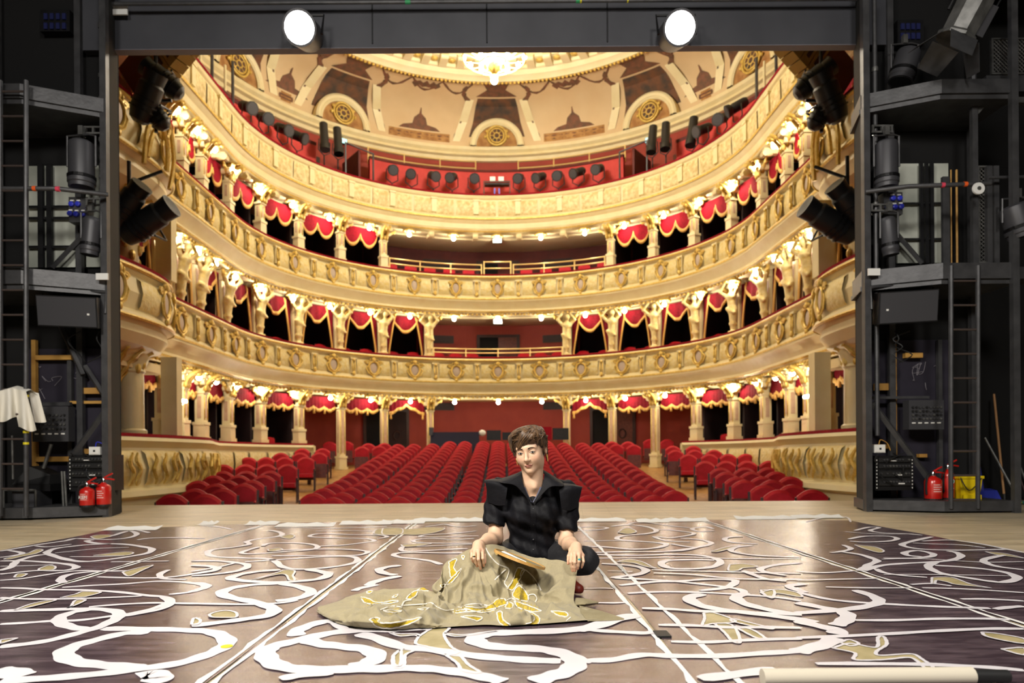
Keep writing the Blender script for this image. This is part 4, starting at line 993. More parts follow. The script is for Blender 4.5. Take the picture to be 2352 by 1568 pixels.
# ================================================================== shared rig parts
def lamp_can(name, label, px, y0, y1, wpx, Y, tilt=0, rz=0):
    a = W(px, y0, Y); b = W(px, y1, Y); h = a.z - b.z; r = wpx / 2 * Y / F
    t = thing(name, label, 'stage light', (a.x, Y, (a.z + b.z) / 2), rz)
    bd = MB().lathe([(r * .75, h / 2), (r * .95, h / 2 - .02), (r, h / 2 - .05), (r, -h / 2 + .1), (r * 1.08, -h / 2 + .09), (r * 1.08, -h / 2 + .05), (r * 1.0, -h / 2 + .04), (r * 1.0, -h / 2)], n=20).build('housing', 'lamp_housing', t, True, 35)
    fn = MB()
    for k in range(3): fn.lathe([(r * 1.1, -h / 2 + .1 + .012 * k), (r * 1.1, -h / 2 + .106 + .012 * k)], n=20)
    fn.build('cooling_ring', 'black_metal', bd)
    MB().lathe([(r * .85, -h / 2 - .004), (r * .85, -h / 2 + .002)], n=20).build('lens', 'black_rubber', bd)
    MB().tube([(-r * 1.2, 0, -.02), (-r * 1.2, 0, h / 2 + .06), (r * .6, 0, h / 2 + .08), (r * 1.2, 0, h / 2 + .06), (r * 1.2, 0, -.02)], .012, 6).build('yoke', 'tower_steel', t, True)
    MB().box((0, 0, h / 2 + .12), (.05, .05, .1)).build('clamp', 'steel_light', t)
    if tilt: bd.rotation_euler = (0, tilt, 0)
    return t
def speaker(label, x0, y0, x1, y1, Y, rz, ry):
    a = W(x0, y1, Y); b = W(x1, y0, Y); c = (a + b) / 2; wd = (b.x - a.x) * .94; h = (b.z - a.z) * .82
    t = thing('loudspeaker', label, 'loudspeaker', (c.x, Y + .12, c.z), rz); t.rotation_euler = (.18, ry, rz)
    mb = MB().add([(-wd / 2, -.14, -h / 2), (wd / 2, -.14, -h / 2), (wd / 2, -.14, h / 2), (-wd / 2, -.14, h / 2), (-wd * .4, .18, -h / 2), (wd * .4, .18, -h / 2), (wd * .4, .18, h / 2), (-wd * .4, .18, h / 2)], [(0, 1, 2, 3), (5, 4, 7, 6), (4, 0, 3, 7), (1, 5, 6, 2), (3, 2, 6, 7), (4, 5, 1, 0)])
    mb.build('cabinet', 'black_metal', t); MB().bbox((-wd / 2 + .012, -.15, -h / 2 + .012), (wd / 2 - .012, -.14, h / 2 - .012)).build('grille', 'speaker_grey', t)
    MB().bbox((.22 * (-1 if rz < 0 else 1) - .012, -.153, -.03), (.22 * (-1 if rz < 0 else 1) + .012, -.15, -.01)).build('badge', 'white_plastic', t)
    MB().tube([(-wd / 2 - .02, .0, 0), (-wd / 2 - .02, .05, h / 2 + .07), (wd / 2 + .02, .05, h / 2 + .07), (wd / 2 + .02, 0, 0)], .014, 6).build('bracket', 'tower_steel', t)
def extinguisher(label, px, ytop, ybot, wpx, Y, text=None, seal=False):
    a = W(px, ytop, Y); b = W(px, ybot, Y); h = a.z - b.z; r = wpx / 2 * Y / F; z0 = max(b.z, .125)
    t = thing('fire_extinguisher', label, 'fire extinguisher', (a.x, Y, z0))
    MB().lathe([(r * .9, 0), (r, .02), (r, h * .78), (r * .85, h * .88), (r * .4, h * .96), (r * .3, h)], n=20).build('cylinder', 'ext_red', t, True, 40)
    MB().lathe([(r * .95, -.005), (r * 1.02, .0), (r * 1.02, .02)], n=20).build('foot_ring', 'black_rubber', t)
    MB().lathe([(.02, h), (.022, h + .04), (.015, h + .05)], n=10).build('valve', 'chrome', t, True)
    MB().tube([(.0, 0, h + .045), (.05, 0, h + .075), (.1, 0, h + .1)], .01, 6).tube([(.0, 0, h + .04), (.06, 0, h + .04), (.12, 0, h + .03)], .009, 6).build('lever', 'ext_red', t, True)
    MB().tube(catmull([(-.02, -.01, h + .03), (-r * .9, -.03, h + .0), (-r * 1.1, -.03, h * .6), (-r * 1.05, -.03, h * .25)], 4), .012, 6).build('hose', 'black_rubber', t, True)
    lab = []; 
    for zz in (h * .3, h * .7): lab.append([(r * 1.005 * math.sin(a2), -r * 1.005 * math.cos(a2), zz) for a2 in np.linspace(-.7, .7, 9)])
    lp = MB().grid(lab).build('label', mat('ext_label%d' % len(M), (206, 60, 50), .4), t, True)
    for k in range(4):
        rr = []
        for zz in (h * (.36 + .09 * k), h * (.38 + .09 * k)): rr.append([(r * 1.01 * math.sin(a2), -r * 1.01 * math.cos(a2), zz) for a2 in np.linspace(-.5, .5 - .2 * (k % 2), 7)])
        MB().grid(rr).build('print_line', 'white_plastic', lp, True)
    if text:
        cu = bpy.data.curves.new('lettering', 'FONT'); cu.body = text; cu.size = .05; cu.align_x = 'CENTER'; cu.extrude = .0006
        cu.materials.append(M['white_plastic']); o = bpy.data.objects.new('lettering', cu); me_ = bpy.data.meshes.new_from_object(o); me_.name = 'lettering'; bpy.data.objects.remove(o); o = ob('lettering', me_, 'white_plastic', t); o.location = (0, -r * 1.03, h * .42); o.rotation_euler = (pi / 2, 0, 0)
    if seal:
        MB().lathe([(.03, -.002), (.03, .002)], (0, -r * 1.02, h * .6), 16, Matrix.Rotation(pi / 2, 3, 'X')).build('seal', 'white_plastic', t); MB().lathe([(.023, -.002), (.023, .002)], (0, -r * 1.02 - .003, h * .6), 16, Matrix.Rotation(pi / 2, 3, 'X')).build('seal_centre', 'green_tape', t)
def rack(label, x0, y0, x1, y1, Y):
    a = W(x0, y1, Y); b = W(x1, y0, Y); wd = b.x - a.x; h = b.z - a.z
    t = thing('equipment_rack', label, 'rack', ((a.x + b.x) / 2, Y, a.z))
    MB().bbox((-wd / 2, 0, 0), (wd / 2, .3, h)).build('case', 'black_metal', t)
    for sx in (-1, 1):
        MB().bbox((sx * wd * .47 - .012, -.012, .02), (sx * wd * .47 + .012, 0, h - .02)).build('rail', 'black_rubber', t)
        for k in range(9): MB().bbox((sx * wd * .47 - .005, -.015, h * (.06 + .1 * k)), (sx * wd * .47 + .005, -.011, h * (.09 + .1 * k))).build('rail_hole', 'white_plastic', t)
    for k, (zz, hh) in enumerate(((.82, .12), (.64, .12), (.4, .16), (.14, .2))):
        u = MB().bbox((-wd * .42, -.02, h * zz), (wd * .42, 0, h * (zz + hh))).build('unit', 'black_rubber', t)
        for j in range(10):
            if random.random() < .75: MB().lathe([(.011, 0), (.011, .014)], (-wd * .37 + j * wd * .082, -.02, h * (zz + hh * .55)), 8, Matrix.Rotation(pi / 2, 3, 'X')).build('connector', random.choice(['steel_light', 'lamp_housing', 'tower_steel']), u)
        if k in (0, 2, 3): MB().bbox((-.05 + .03 * k, -.023, h * (zz + hh * .2)), (.02 + .03 * k, -.02, h * (zz + hh * .38))).build('name_strip', 'white_plastic', u)
    return t
def knob_panel(label, x0, y0, x1, y1, Y):
    a = W(x0, y1, Y); b = W(x1, y0, Y); wd = b.x - a.x; h = b.z - a.z
    t = thing('connector_panel', label, 'panel', ((a.x + b.x) / 2, Y, a.z))
    MB().bbox((-wd / 2, 0, 0), (wd / 2, .12, h)).build('case', 'speaker_grey', t)
    for r in range(4):
        for j in range(9): MB().lathe([(.013, 0), (.013, .012)], (-wd * .4 + j * wd * .1, -.004, h * (.75 - .13 * r)), 8, Matrix.Rotation(pi / 2, 3, 'X')).build('socket', random.choice(['black_rubber', 'tower_steel', 'steel_light']), t)
    for j in range(5): MB().bbox((-wd * .42 + j * wd * .18, -.006, h * .2), (-wd * .32 + j * wd * .18, 0, h * .24)).build('label_strip', 'white_plastic', t)
def socket_box(label, x0, y0, x1, y1, Y, mirror):
    a = W(x0, y1, Y); b = W(x1, y0, Y); wd = b.x - a.x; h = b.z - a.z
    t = thing('socket_box', label, 'socket box', ((a.x + b.x) / 2, Y, a.z))
    MB().bbox((-wd / 2, 0, 0), (wd / 2, .12, h)).build('box', 'tower_steel', t)
    for (u, v) in ((-.3, .3), (.05, .3), (.38, .32), (-.05, .7), (.3, .7)):
        s_ = MB().lathe([(.028, 0), (.03, .03), (.018, .04)], (u * wd * mirror, -.0, v * h), 10, Matrix.Rotation(pi / 2, 3, 'X')).build('blue_socket', 'socket_blue', t, True, 40)
        MB().bbox((u * wd * mirror - .02, -.01, v * h + .035), (u * wd * mirror + .02, 0, v * h + .05)).build('tag', 'white_plastic', s_)
def ladder(label, xl, xr, ytop, ybot, Y, ys):
    t = thing('ladder', label, 'ladder')
    for px in (xl, xr):
        a = W(px, ytop, Y); b = W(px, ybot, Y); MB().tube([(b.x, Y, max(b.z, .0)), (a.x, Y, a.z)], .024, 8).build('stile', 'tower_steel', t, True)
    for y in ys: bar(MB(), (xl, y), (xr, y), Y, .012).build('rung', 'rung_steel', t, True)
    return t
def router(label, px, py, Y):
    p = W(px, py, Y); t = thing('white_router', label, 'router', p)
    mb = MB(); rows = []
    MB().bbox((-.062, 0, -.045), (.062, .04, .045)).bbox((-.054, -.008, -.037), (.054, .0, .037)).build('body', 'white_plastic', t); MB().bbox((-.01, -.011, -.012), (.012, -.008, .01)).build('mark', 'black_rubber', t)
    MB().tube(catmull([(0, .02, .045), (.02, .02, .1), (.1, .03, .06), (.14, .04, -.02)], 5), .005, 5).build('cable', 'socket_blue' if px < 1000 else 'batten_wood', t, True)
def coupler_pipe(label, px, Y, y0, y1, ys):
    t = thing('scaffold_pipe', label, 'pipe'); a = W(px, y0, Y); b = W(px, y1, Y)
    MB().tube([a, (a.x, Y, b.z)], .025, 10).build('pipe', 'tower_steel', t, True)
    for y in ys:
        p = W(px, y, Y); MB().lathe([(.033, -.025), (.036, 0), (.033, .025)], (a.x, Y, p.z), 10).build('coupler', 'steel_light', t, True)
def clamp_bracket(name, label, px0, px1, py, Y):
    t = thing('clamp_bracket', label, 'bracket')
    for dy in (-7, 7): rect(MB(), px0, py + dy - 2, px1, py + dy + 2, Y, .02).build('bar', 'steel_light', t)
    for px in (px0 + 3, (px0 + px1) / 2, px1 - 3): rect(MB(), px - 2, py - 9, px + 2, py + 9, Y - .005, .03).build('spacer', 'steel_light', t)
    p = W(px0 + 2, py + 16, Y); MB().sphere(p, .015, 7, 5).build('wing_nut', 'chrome', t, True)
def tower(sg):
    # plan of the floor plates: flat towards the wing, angled near the opening
    pl = [(-5.75, 7.3), (-4.95, 7.3), (-4.24, 7.62), (-4.38, 8.1), (-5.75, 8.1)]
    if sg > 0: pl = [(-x, y + .06) for x, y in pl][::-1]
    return pl
for sg in (-1, 1):
    L = sg < 0; wd = side(sg)
    t = thing('portal_tower', 'dark steel lighting tower of the stage portal, %s side' % wd, 'tower')
    pl = tower(sg); z1 = 4.67 if L else 4.68; z2 = 2.7
    for nm, za, zb_ in (('base_plate', .02, .13), ('platform', z2 - .17, z2), ('platform', z1 - .15, z1)):
        p = MB().prism(pl, za, zb_).build(nm, 'tower_steel', t)
        if nm == 'platform':
            inner = [(x * 1.0, y + .03) for x, y in pl]; MB().prism(inner, za - .05, za).build('lower_flange', 'tower_steel', p)
    Yp = 7.64
    xi = 4.25 if L else 4.28; xs = 4.36 if L else 4.4
    a = (sg * xi - .06 if L else sg * xi - .02); MB().bbox((sg * xi - .035, Yp - .02, 0), (sg * xi + .035, Yp + .05, 7.0)).build('inner_post', 'tower_steel', t)
    MB().prism([(sg * (xi - .03), Yp + .05), (sg * xs, 8.12), (sg * (xs + .03), 8.12), (sg * (xi + .0), Yp + .05)], 0, 7.0).build('side_sheet', 'black_cloth', t)
    for X, Y in ((sg * 5.72, 7.36), (sg * 5.72, 8.02), (sg * 4.75, 8.0)): MB().bbox((X - .035, Y - .03, 0), (X + .035, Y + .03, 7.0)).build('post', 'tower_steel', t)
    # cross braces
    def br(p0, p1, Y, w_=.03, m='tower_steel'): bar(MB(), p0, p1, Y, w_, n=4).build('brace', m, t)
    if L:
        br((120, 614), (200, 530), 7.95); br((165, 1048), (248, 935), 7.75, .035); br((135, 740), (190, 860), 7.95); br((195, 840), (250, 925), 7.95)
        rect(MB(), 62, 380, 236, 614, 8.08, .03).build('grey_backing', 'grey_wall', t)
        for px in (92, 112): rect(MB(), px - 5, 376, px + 5, 614, 8.0, .04).build('back_frame', 'black_metal', t)
        for py in (474, 500, 566): rect(MB(), 62, py - 3, 190, py + 3, 8.02, .04).build('back_frame', 'black_metal', t)
        bats = ((80, 815, 163, 826), (185, 890, 238, 904), (80, 1048, 157, 1060), (190, 1030, 252, 1042), (160, 920, 245, 927))
        rect(MB(), 70, 923, 160, 932, 7.9, .05).build('shelf', 'tower_steel', t)
        for px in (160, 78): rect(MB(), px - 4, 780, px + 3, 1160, 8.02, .05).build('back_post', 'batten_wood' if px == 78 else 'tower_steel', t)
        for px, m in ((52, 'yellow_tape'), (62, 'yellow_tape')): pass
    else:
        br((2052, 528), (2118, 604), 7.95); br((2004, 925), (2130, 1095), 7.75, .035)
        rect(MB(), 2062, 375, 2178, 604, 8.08, .03).build('grey_backing', 'grey_wall', t)
        for px in (2118, 2130, 2142): rect(MB(), px - 3, 372, px + 3, 604, 8.0, .03).build('back_frame', 'black_metal', t)
        for py in (466, 548): rect(MB(), 2068, py - 2, 2170, py + 2, 8.02, .04).build('back_frame', 'black_metal', t)
        rect(MB(), 2167, 405, 2181, 606, 7.9, .04).build('flat_post', 'tower_steel', t)
        bats = ((2080, 810, 2120, 821), (2012, 880, 2060, 896), (2000, 1020, 2055, 1030), (2112, 1042, 2130, 1050))
        rect(MB(), 2000, 909, 2135, 916, 7.9, .05).build('shelf', 'tower_steel', t)
        for px in (2057, 2162): rect(MB(), px - 4, 780, px + 2, 1160, 8.02, .05).build('back_post', 'batten_wood' if px == 2057 else 'tower_steel', t)
    for b in bats: rect(MB(), *b, 8.0, .06).build('timber_batten', 'batten_wood', t)
    # white labels on the platform
    lb = (220, 627, 247, 642) if L else (1995, 616, 2022, 632)
    rect(MB(), *lb, 7.52 if L else 7.55, .02).build('paper_label', 'white_plastic', t)
    # dark plywood behind the lower bays with chalk scribbles
    ply = MB(); rect(ply, *((66, 800, 250, 1165) if L else (2003, 780, 2180, 1160)), 8.09, .02).build('plywood_back', mat('ply_dark_%s' % wd, (34, 30, 44), .8), t)
    for k in range(7):
        cx, cy = (random.uniform(90, 230), random.uniform(850, 910)) if L else (random.uniform(2080, 2150), random.uniform(830, 890))
        pts = [W(cx + random.uniform(-14, 14), cy + random.uniform(-14, 14), 8.08) for _ in range(4)]; MB().tube(catmull(pts, 4), .004, 4).build('chalk_mark', 'mark_grey', t)
    # hanging cables
    for k in range(5):
        px = random.uniform(170, 235) if L else random.uniform(2010, 2090); y0 = random.choice([760, 1040, 1110]); pts = [W(px + random.uniform(-25, 25), y0 + j * 18, 7.7 + random.uniform(-.05, .05)) for j in range(5)]
        for p in pts: p.z = max(p.z, .15)
        MB().tube(catmull(pts, 4), .007, 5).build('cable', 'black_rubber', t, True)
    # horizontal pipe with tapes
    hp = thing('handrail_pipe', 'bent grey pipe with orange and pink tape on the %s tower' % wd, 'pipe')
    if L: P = [W(-60, 433, 7.25), W(130, 433, 7.25), W(248, 447, 7.55)]; tp = ((80, 433, 7.25, 'orange_tape'), (133, 434, 7.25, 'pink_tape'))
    else: P = [W(1990, 440, 7.6), W(2085, 428, 7.35), W(2275, 421, 7.35)]; tp = ((2217, 423, 7.35, 'orange_tape'), (2165, 425, 7.35, 'pink_tape'))
    MB().tube(P, .024, 10).build('pipe', 'tower_steel', hp, True)
    for px, py, Y, m in tp: p = W(px, py, Y); MB().tube([p - Vector((.018, 0, 0)), p + Vector((.018, 0, 0))], .027, 10).build('tape_band', m, hp, True)
    coupler_pipe('vertical scaffold pipe with clamps beside the opening, %s' % wd, 232 if L else 2008, 7.72, -20, 1000, (60, 175, 228, 270, 322, 345, 362, 382, 405, 438, 500) if L else (160, 440, 470))
    clamp_bracket('b', 'silver clamp bracket on the %s tower above the upper lamp' % wd, *((192, 234, 298) if L else (2003, 2052, 295)), 7.66)
    clamp_bracket('b', 'silver clamp bracket on the %s tower below the blue sockets' % wd, *((196, 234, 463) if L else (2000, 2046, 476)), 7.66)
    lamp_can('stage_lamp', 'upper grey cylindrical stage lamp on the %s tower' % wd, 187 if L else 2036, 325, 432, 54 if L else 48, 7.6)
    lamp_can('stage_lamp', 'lower grey cylindrical stage lamp on the %s tower' % wd, 209 if L else 2042, 500, 586, 38 if L else 34, 7.62, -.1 * sg)
    socket_box('box of blue power sockets on the %s tower' % wd, *((158, 452, 200, 510) if L else (2030, 441, 2073, 492)), 7.75, sg)
    speaker('black tilted loudspeaker under the middle platform of the %s tower' % wd, *((84, 668, 222, 754) if L else (2020, 655, 2156, 745)), 7.45, (.12 if L else -.12), -.03 * sg)
    knob_panel('black connector panel on the %s tower' % wd, *((74, 933, 157, 1014) if L else (2088, 918, 2168, 986)), 7.8)
    rack('black equipment rack with cables at the foot of the %s tower' % wd, *((160, 1044, 250, 1128) if L else (2010, 1046, 2096, 1126)), 7.72)
    router('small white network box on top of the %s rack' % wd, *((217, 1035) if L else (2021, 1030)), 7.68)
# ladders
ladder('tall steel ladder at the left edge of the stage portal', 1, 60, 185, 1185, 7.24, [210 + 57 * k for k in range(17)])
ladder('steel ladder in the lower half of the right tower', 2184, 2246, 610, 1168, 7.36, [645 + 55.8 * k for k in range(10)])
tag(MB().tube([W(2236, 230, 7.5), (W(2236, 230, 7.5).x, 7.5, 6.6)], .03, 6).build('outer_pole', 'tower_steel', None, True), 'upper grey pole above the right ladder', 'pole')
for k, (px, m) in enumerate(((62, 0),)):
    t = thing('tape_rings', 'yellow tape rings on the right stile of the left ladder', 'tape')
    for y in (909, 992, 1018): p = W(60, y, 7.24); MB().tube([p - Vector((0, 0, .012)), p + Vector((0, 0, .012))], .028, 8).build('ring', 'yellow_tape', t)
extinguisher('red fire extinguisher on the left tower, nearer the rack cables', 200, 1122, 1168, 31, 7.5, 'KEN')
extinguisher('red fire extinguisher on the left tower, nearest the opening', 238, 1116, 1170, 31, 7.62)
extinguisher('plump red fire extinguisher on the right tower with broad label', 2143, 1096, 1152, 36, 7.6)
extinguisher('slim red fire extinguisher beside the right ladder', 2177, 1080, 1150, 26, 7.72, None, True)
# white shirt over the ladder
rows = []
sh = thing('white_shirt', 'white cloth shirt hanging over the left ladder', 'shirt')
for v in np.linspace(0, 1, 18):
    r = []
    for u in np.linspace(0, 1, 22):
        top = 890 + 10 * abs(u - .55) * 2; bot = 985 + (6 * math.sin(u * 9)) - (22 if .12 < u < .55 else 0) - 20 * (u < .1)
        px = -12 + (72 + 18 * v) * u + 6 * v * u; py = top + (bot - top) * v
        r.append(W(px, py, 7.17 - .05 * math.sin(u * 17 + 2 * v) * (.3 + v) - .03 * math.sin(u * 7)))
    rows.append(r)
MB().grid(rows).build('front', 'white_cloth', sh, True, 180)
MB().grid([[Vector(p) + Vector((0, .16 + .04 * math.sin(i), 0)) for i, p in enumerate(r)] for r in rows[:14]]).build('back', 'white_cloth', sh, True, 180)
MB().grid([[Vector(p) for p in rows[0]], [Vector(p) + Vector((0, .08, .03)) for p in rows[0]], [Vector(p) + Vector((0, .16, 0)) for p in rows[0]]]).build('shoulder', 'white_cloth', sh, True, 180)
# gear at the foot of the left tower
t = thing('amplifier_stack', 'black amplifier and wedge case behind the left ladder', 'equipment', (0, 0, 0))
rect(MB(), 28, 1112, 115, 1128, 7.6, .35).build('amplifier', 'black_metal', t)
a = W(28, 1112, 7.6); b = W(112, 1070, 7.6)
MB().add([(a.x, 7.6, a.z), (b.x, 7.6, a.z), (b.x - .05, 7.7, a.z + .1), (a.x + .12, 7.7, b.z), (a.x, 7.95, a.z), (b.x, 7.95, a.z), (b.x - .05, 7.95, a.z + .1), (a.x + .12, 7.95, b.z)], [(0, 1, 2, 3), (5, 4, 7, 6), (4, 0, 3, 7), (1, 5, 6, 2), (3, 2, 6, 7), (4, 5, 1, 0)]).build('wedge_case', 'black_rubber', t)
t = thing('grey_crate', 'grey box on a pale tubular trolley behind the left ladder', 'trolley')
rect(MB(), 28, 1128, 78, 1168, 7.5, .3).build('box', 'speaker_grey', t)
for px in (8, 82): bar(MB(), (px, 1125), (px, 1172), 7.45, .012).build('trolley_leg', 'steel_light', t, True)
bar(MB(), (8, 1125), (82, 1125), 7.45, .012).build('trolley_bar', 'steel_light', t, True); bar(MB(), (8, 1172), (82, 1174), 7.45, .012).build('trolley_bar', 'steel_light', t, True)
t = thing('folded_stand', 'pale folded metal stand leaning beside the left rack', 'stand')
bar(MB(), (142, 1082), (146, 1165), 7.65, .012).build('tube', 'steel_light', t, True); bar(MB(), (148, 1082), (153, 1165), 7.65, .012).build('tube', 'steel_light', t, True)
bar(MB(), (100, 1075), (118, 1020), 7.8, .02).build('arm', 'steel_light', t, True); bar(MB(), (28, 1000), (30, 1100), 7.6, .012).build('tube', 'steel_light', t, True)
# right-hand extras
t = thing('yellow_bucket', 'yellow plastic bucket at the foot of the right ladder', 'bucket')
a = W(2194, 1158, 7.7); b = W(2246, 1108, 7.7); c = (a.x + b.x) / 2; z0 = .132; h = .26; q = .13
rows = [[(c - q * s_, 7.72 - .1 * s_, z), (c + q * s_, 7.72 - .1 * s_, z), (c + q * s_, 7.72 + .16 * s_, z), (c - q * s_, 7.72 + .16 * s_, z)] for z, s_ in ((z0, .8), (z0 + h, 1.0), (z0 + h, 1.08), (z0 + h - .03, 1.08), (z0 + h - .03, .97), (z0 + .02, .78))]
mb = MB().grid(rows, closed=True); mb.f.append((0, 3, 2, 1)); mb.f.append((20, 21, 22, 23)); mb.build('body', 'yellow_plastic', t)
MB().bbox((c - .1, 7.6, z0 - .0), (c + .1, 7.62, z0 + .05)).build('foot_skirt', 'yellow_plastic', t); MB().tube(catmull([(c - .13, 7.62, z0 + h), (c - .05, 7.58, z0 + .1), (c + .1, 7.6, z0 + h * .9)], 5), .006, 5).build('handle', 'black_rubber', t)
t = thing('blue_dustpan', 'blue plastic dustpan with upright handle right of the right tower', 'dustpan')
p = G(2276, 1158); 
MB().add([(p.x - .14, p.y, 0.01), (p.x + .16, p.y, .01), (p.x + .15, p.y + .1, .17), (p.x - .12, p.y + .1, .17), (p.x - .12, p.y + .22, .01), (p.x + .14, p.y + .22, .01), (p.x + .13, p.y + .2, .19), (p.x - .1, p.y + .2, .19)], [(0, 1, 2, 3), (5, 4, 7, 6), (4, 0, 3, 7), (1, 5, 6, 2), (3, 2, 6, 7), (4, 5, 1, 0)]).build('pan', 'blue_plastic', t)
MB().tube([(p.x - .02, p.y + .12, .15), (p.x - .06, p.y + .14, .5)], .022, 8).build('handle', 'blue_plastic', t, True)
for k, (p0, p1, m, lb) in enumerate((((2262, 1005), (2345, 1157), 'steel_light', 'silver broom handle leaning right of the tower, nearest the dustpan'), ((2283, 905), (2308, 1155), 'wood_pole', 'brown wooden pole standing right of the right tower'), ((2300, 985), (2362, 1150), 'dark_wood', 'dark pole leaning at the right edge, upper one'), ((2318, 1010), (2375, 1150), 'steel_light', 'silver pole leaning at the far right edge'))):
    b = G(p1[0], p1[1]); a = W(p0[0], p0[1], b.y + .35); t = thing('leaning_pole', lb, 'pole'); MB().tube([b, a], .014, 8).build('shaft', m, t, True); MB().tube([b, b + (a - b).normalized() * .12], .018, 8).build('end_grip', 'yellow_tape' if k == 0 else 'black_rubber', t, True)
t = thing('cleaning_mat', 'teal cloth with yellow gloves on the floor at far right', 'cloth'); p = G(2325, 1157)
rows = [[(p.x - .22 + .5 * i / 8, p.y - .1 + .3 * j / 4, .012 + .012 * math.sin(i * 2.1 + j)) for i in range(9)] for j in range(5)]
MB().grid(rows).build('cloth', mat('teal_cloth', (60, 130, 116), .9), t, True); MB().sphere((p.x - .1, p.y - .05, .03), (.07, .04, .02), 8, 5).sphere((p.x + .04, p.y - .02, .03), (.06, .04, .02), 8, 5).build('glove', 'yellow_plastic', t, True)
# white pulley wheel on the pipe
p = W(2247, 433, 7.3); t = thing('pulley_wheel', 'white round pulley wheel on the right tower pipe', 'wheel', p)
MB().lathe([(.062, -.012), (.066, 0), (.062, .012)], n=20, mtx=Matrix.Rotation(pi / 2, 3, 'X')).build('rim', 'white_plastic', t, True, 40); MB().lathe([(.02, -.02), (.02, .02)], n=12, mtx=Matrix.Rotation(pi / 2, 3, 'X')).build('hub', 'steel_light', t)
# ropes, side frame and grating beyond the right tower
for k, px in enumerate((2184, 2197)):
    a = W(px, 390, 7.95); b = W(px, 604, 7.95); tag(MB().tube([a, (a.x, 7.95, b.z)], .008 if k == 0 else .012, 6).build('rope', 'batten_wood', None), '%s tan rope hanging behind the right tower' % ('thin' if k == 0 else 'thick'), 'rope')
t = thing('side_frame_rig', 'grey steel frame with mesh panels right of the right tower', 'frame')
for px in (2241, 2274, 2290): rect(MB(), px - 5, 240 if px < 2250 else 380, px + 5, 612, 7.55, .05).build('upright', 'tower_steel', t)
rect(MB(), 2241, 222, 2400, 236, 7.55, .06).build('beam', 'steel_light', t); rect(MB(), 2266, 172, 2400, 210, 7.6, .3).build('beam', 'tower_steel', t); rect(MB(), 2255, 612, 2400, 640, 7.6, .3).build('beam', 'tower_steel', t)
gst = MB().add([W(2247, 236, 7.56), W(2270, 236, 7.56), W(2247, 262, 7.56), W(2247, 236, 7.59), W(2270, 236, 7.59), W(2247, 262, 7.59)], [(0, 2, 1), (3, 4, 5), (0, 1, 4, 3), (1, 2, 5, 4), (2, 0, 3, 5)]); gst.build('gusset', 'steel_light', t)
for (x0, y0, x1, y1, n) in ((2282, 90, 2400, 166, 14), (2250, 384, 2270, 600, 18)):
    mb = MB(); ww = x1 - x0; hh = y1 - y0; st = 9
    for q in range(-int(hh / st), int(ww / st) + 1):
        xa = x0 + q * st
        for s2 in (1, -1):
            pts = []
            if s2 > 0: pa = (max(xa, x0), y0 + max(0, x0 - xa)); e = min(x1 - xa, hh); pb = (xa + e, y0 + e)
            else: pa = (max(xa, x0), y1 - max(0, x0 - xa)); e = min(x1 - xa, hh); pb = (xa + e, y1 - e)
            if pb[0] - pa[0] > 2: mb.tube([W(*pa, 7.6), W(*pb, 7.6)], .004, 4)
    mb.build('wire_mesh', 'steel_light', t, kind='stuff')
    for r_ in ((x0 - 4, y0 - 4, x1, y0), (x0 - 4, y1, x1, y1 + 4), (x0 - 4, y0, x0, y1)): rect(MB(), *r_, 7.58, .03).build('mesh_frame', 'steel_light', t)
bar(MB(), (2270, 408), (2400, 405), 7.45, .018).build('pipe', 'tower_steel', t, True)
# flood with barn doors, upper right
p = W(2215, 52, 7.1)
t = thing('flood_light', 'silver flood light with barn doors at the upper right', 'stage light', p); t.rotation_euler = (.25, .42, .0)
MB().lathe([(.1, .3), (.17, .27), (.18, .2), (.17, -.12), (.2, -.15), (.2, -.18)], n=8).build('housing', 'steel_light', t)
MB().bbox((.12, -.09, -.1), (.21, .09, .2)).build('control_box', 'lamp_housing', t); MB().bbox((.212, -.05, .0), (.216, .05, .16)).build('display', 'screen_blue', t)
MB().tube([(-.21, 0, .05), (-.22, 0, .38), (.22, 0, .38), (.21, 0, .05)], .016, 6).build('yoke', 'black_metal', t)
for k, (dx, dy) in enumerate(((1, 0), (-1, 0), (0, 1), (0, -1))):
    a = Vector((dx, dy, 0)); tt = Vector((-dy, dx, 0)); pts = [a * .18 + tt * .15 + Vector((0, 0, -.18)), a * .18 - tt * .15 + Vector((0, 0, -.18)), a * .34 - tt * .12 + Vector((0, 0, -.4)), a * .34 + tt * .12 + Vector((0, 0, -.4))]
    MB().add(pts + [q + a * .004 for q in pts], [(0, 1, 2, 3), (7, 6, 5, 4), (0, 3, 7, 4), (1, 5, 6, 2), (3, 2, 6, 7), (0, 4, 5, 1)]).build('barn_door', 'tower_steel', t)
lamp_can('dim_spot', 'dark rounded spotlight in the shadow above the right tower platform', 2078, 115, 190, 52, 7.8, .3)
lamp_can('dim_spot', 'dark spotlight hanging in the right wing at the frame edge', 2338, 470, 545, 60, 7.4, -.3)
# dark dimmer panels high on the masking
for k, (x0, y0, x1, y1) in enumerate(((92, 22, 160, 72), (2062, 45, 2122, 102))):
    t = thing('patch_panel', 'dim patch panel with blue sockets high on the %s masking' % ('left' if k == 0 else 'right'), 'panel'); rect(MB(), x0, y0, x1, y1, 8.0, .1).build('plate', 'black_metal', t)
    for r in range(2):
        for j in range(4): q = x0 + 8 + j * (x1 - x0 - 12) / 4; rect(MB(), q, y0 + 8 + 22 * r, q + 8, y0 + 22 + 22 * r, 7.98, .02).build('socket', mat('dim_blue%d%d%d' % (k, r, j), (26, 32, 80), .5), t)
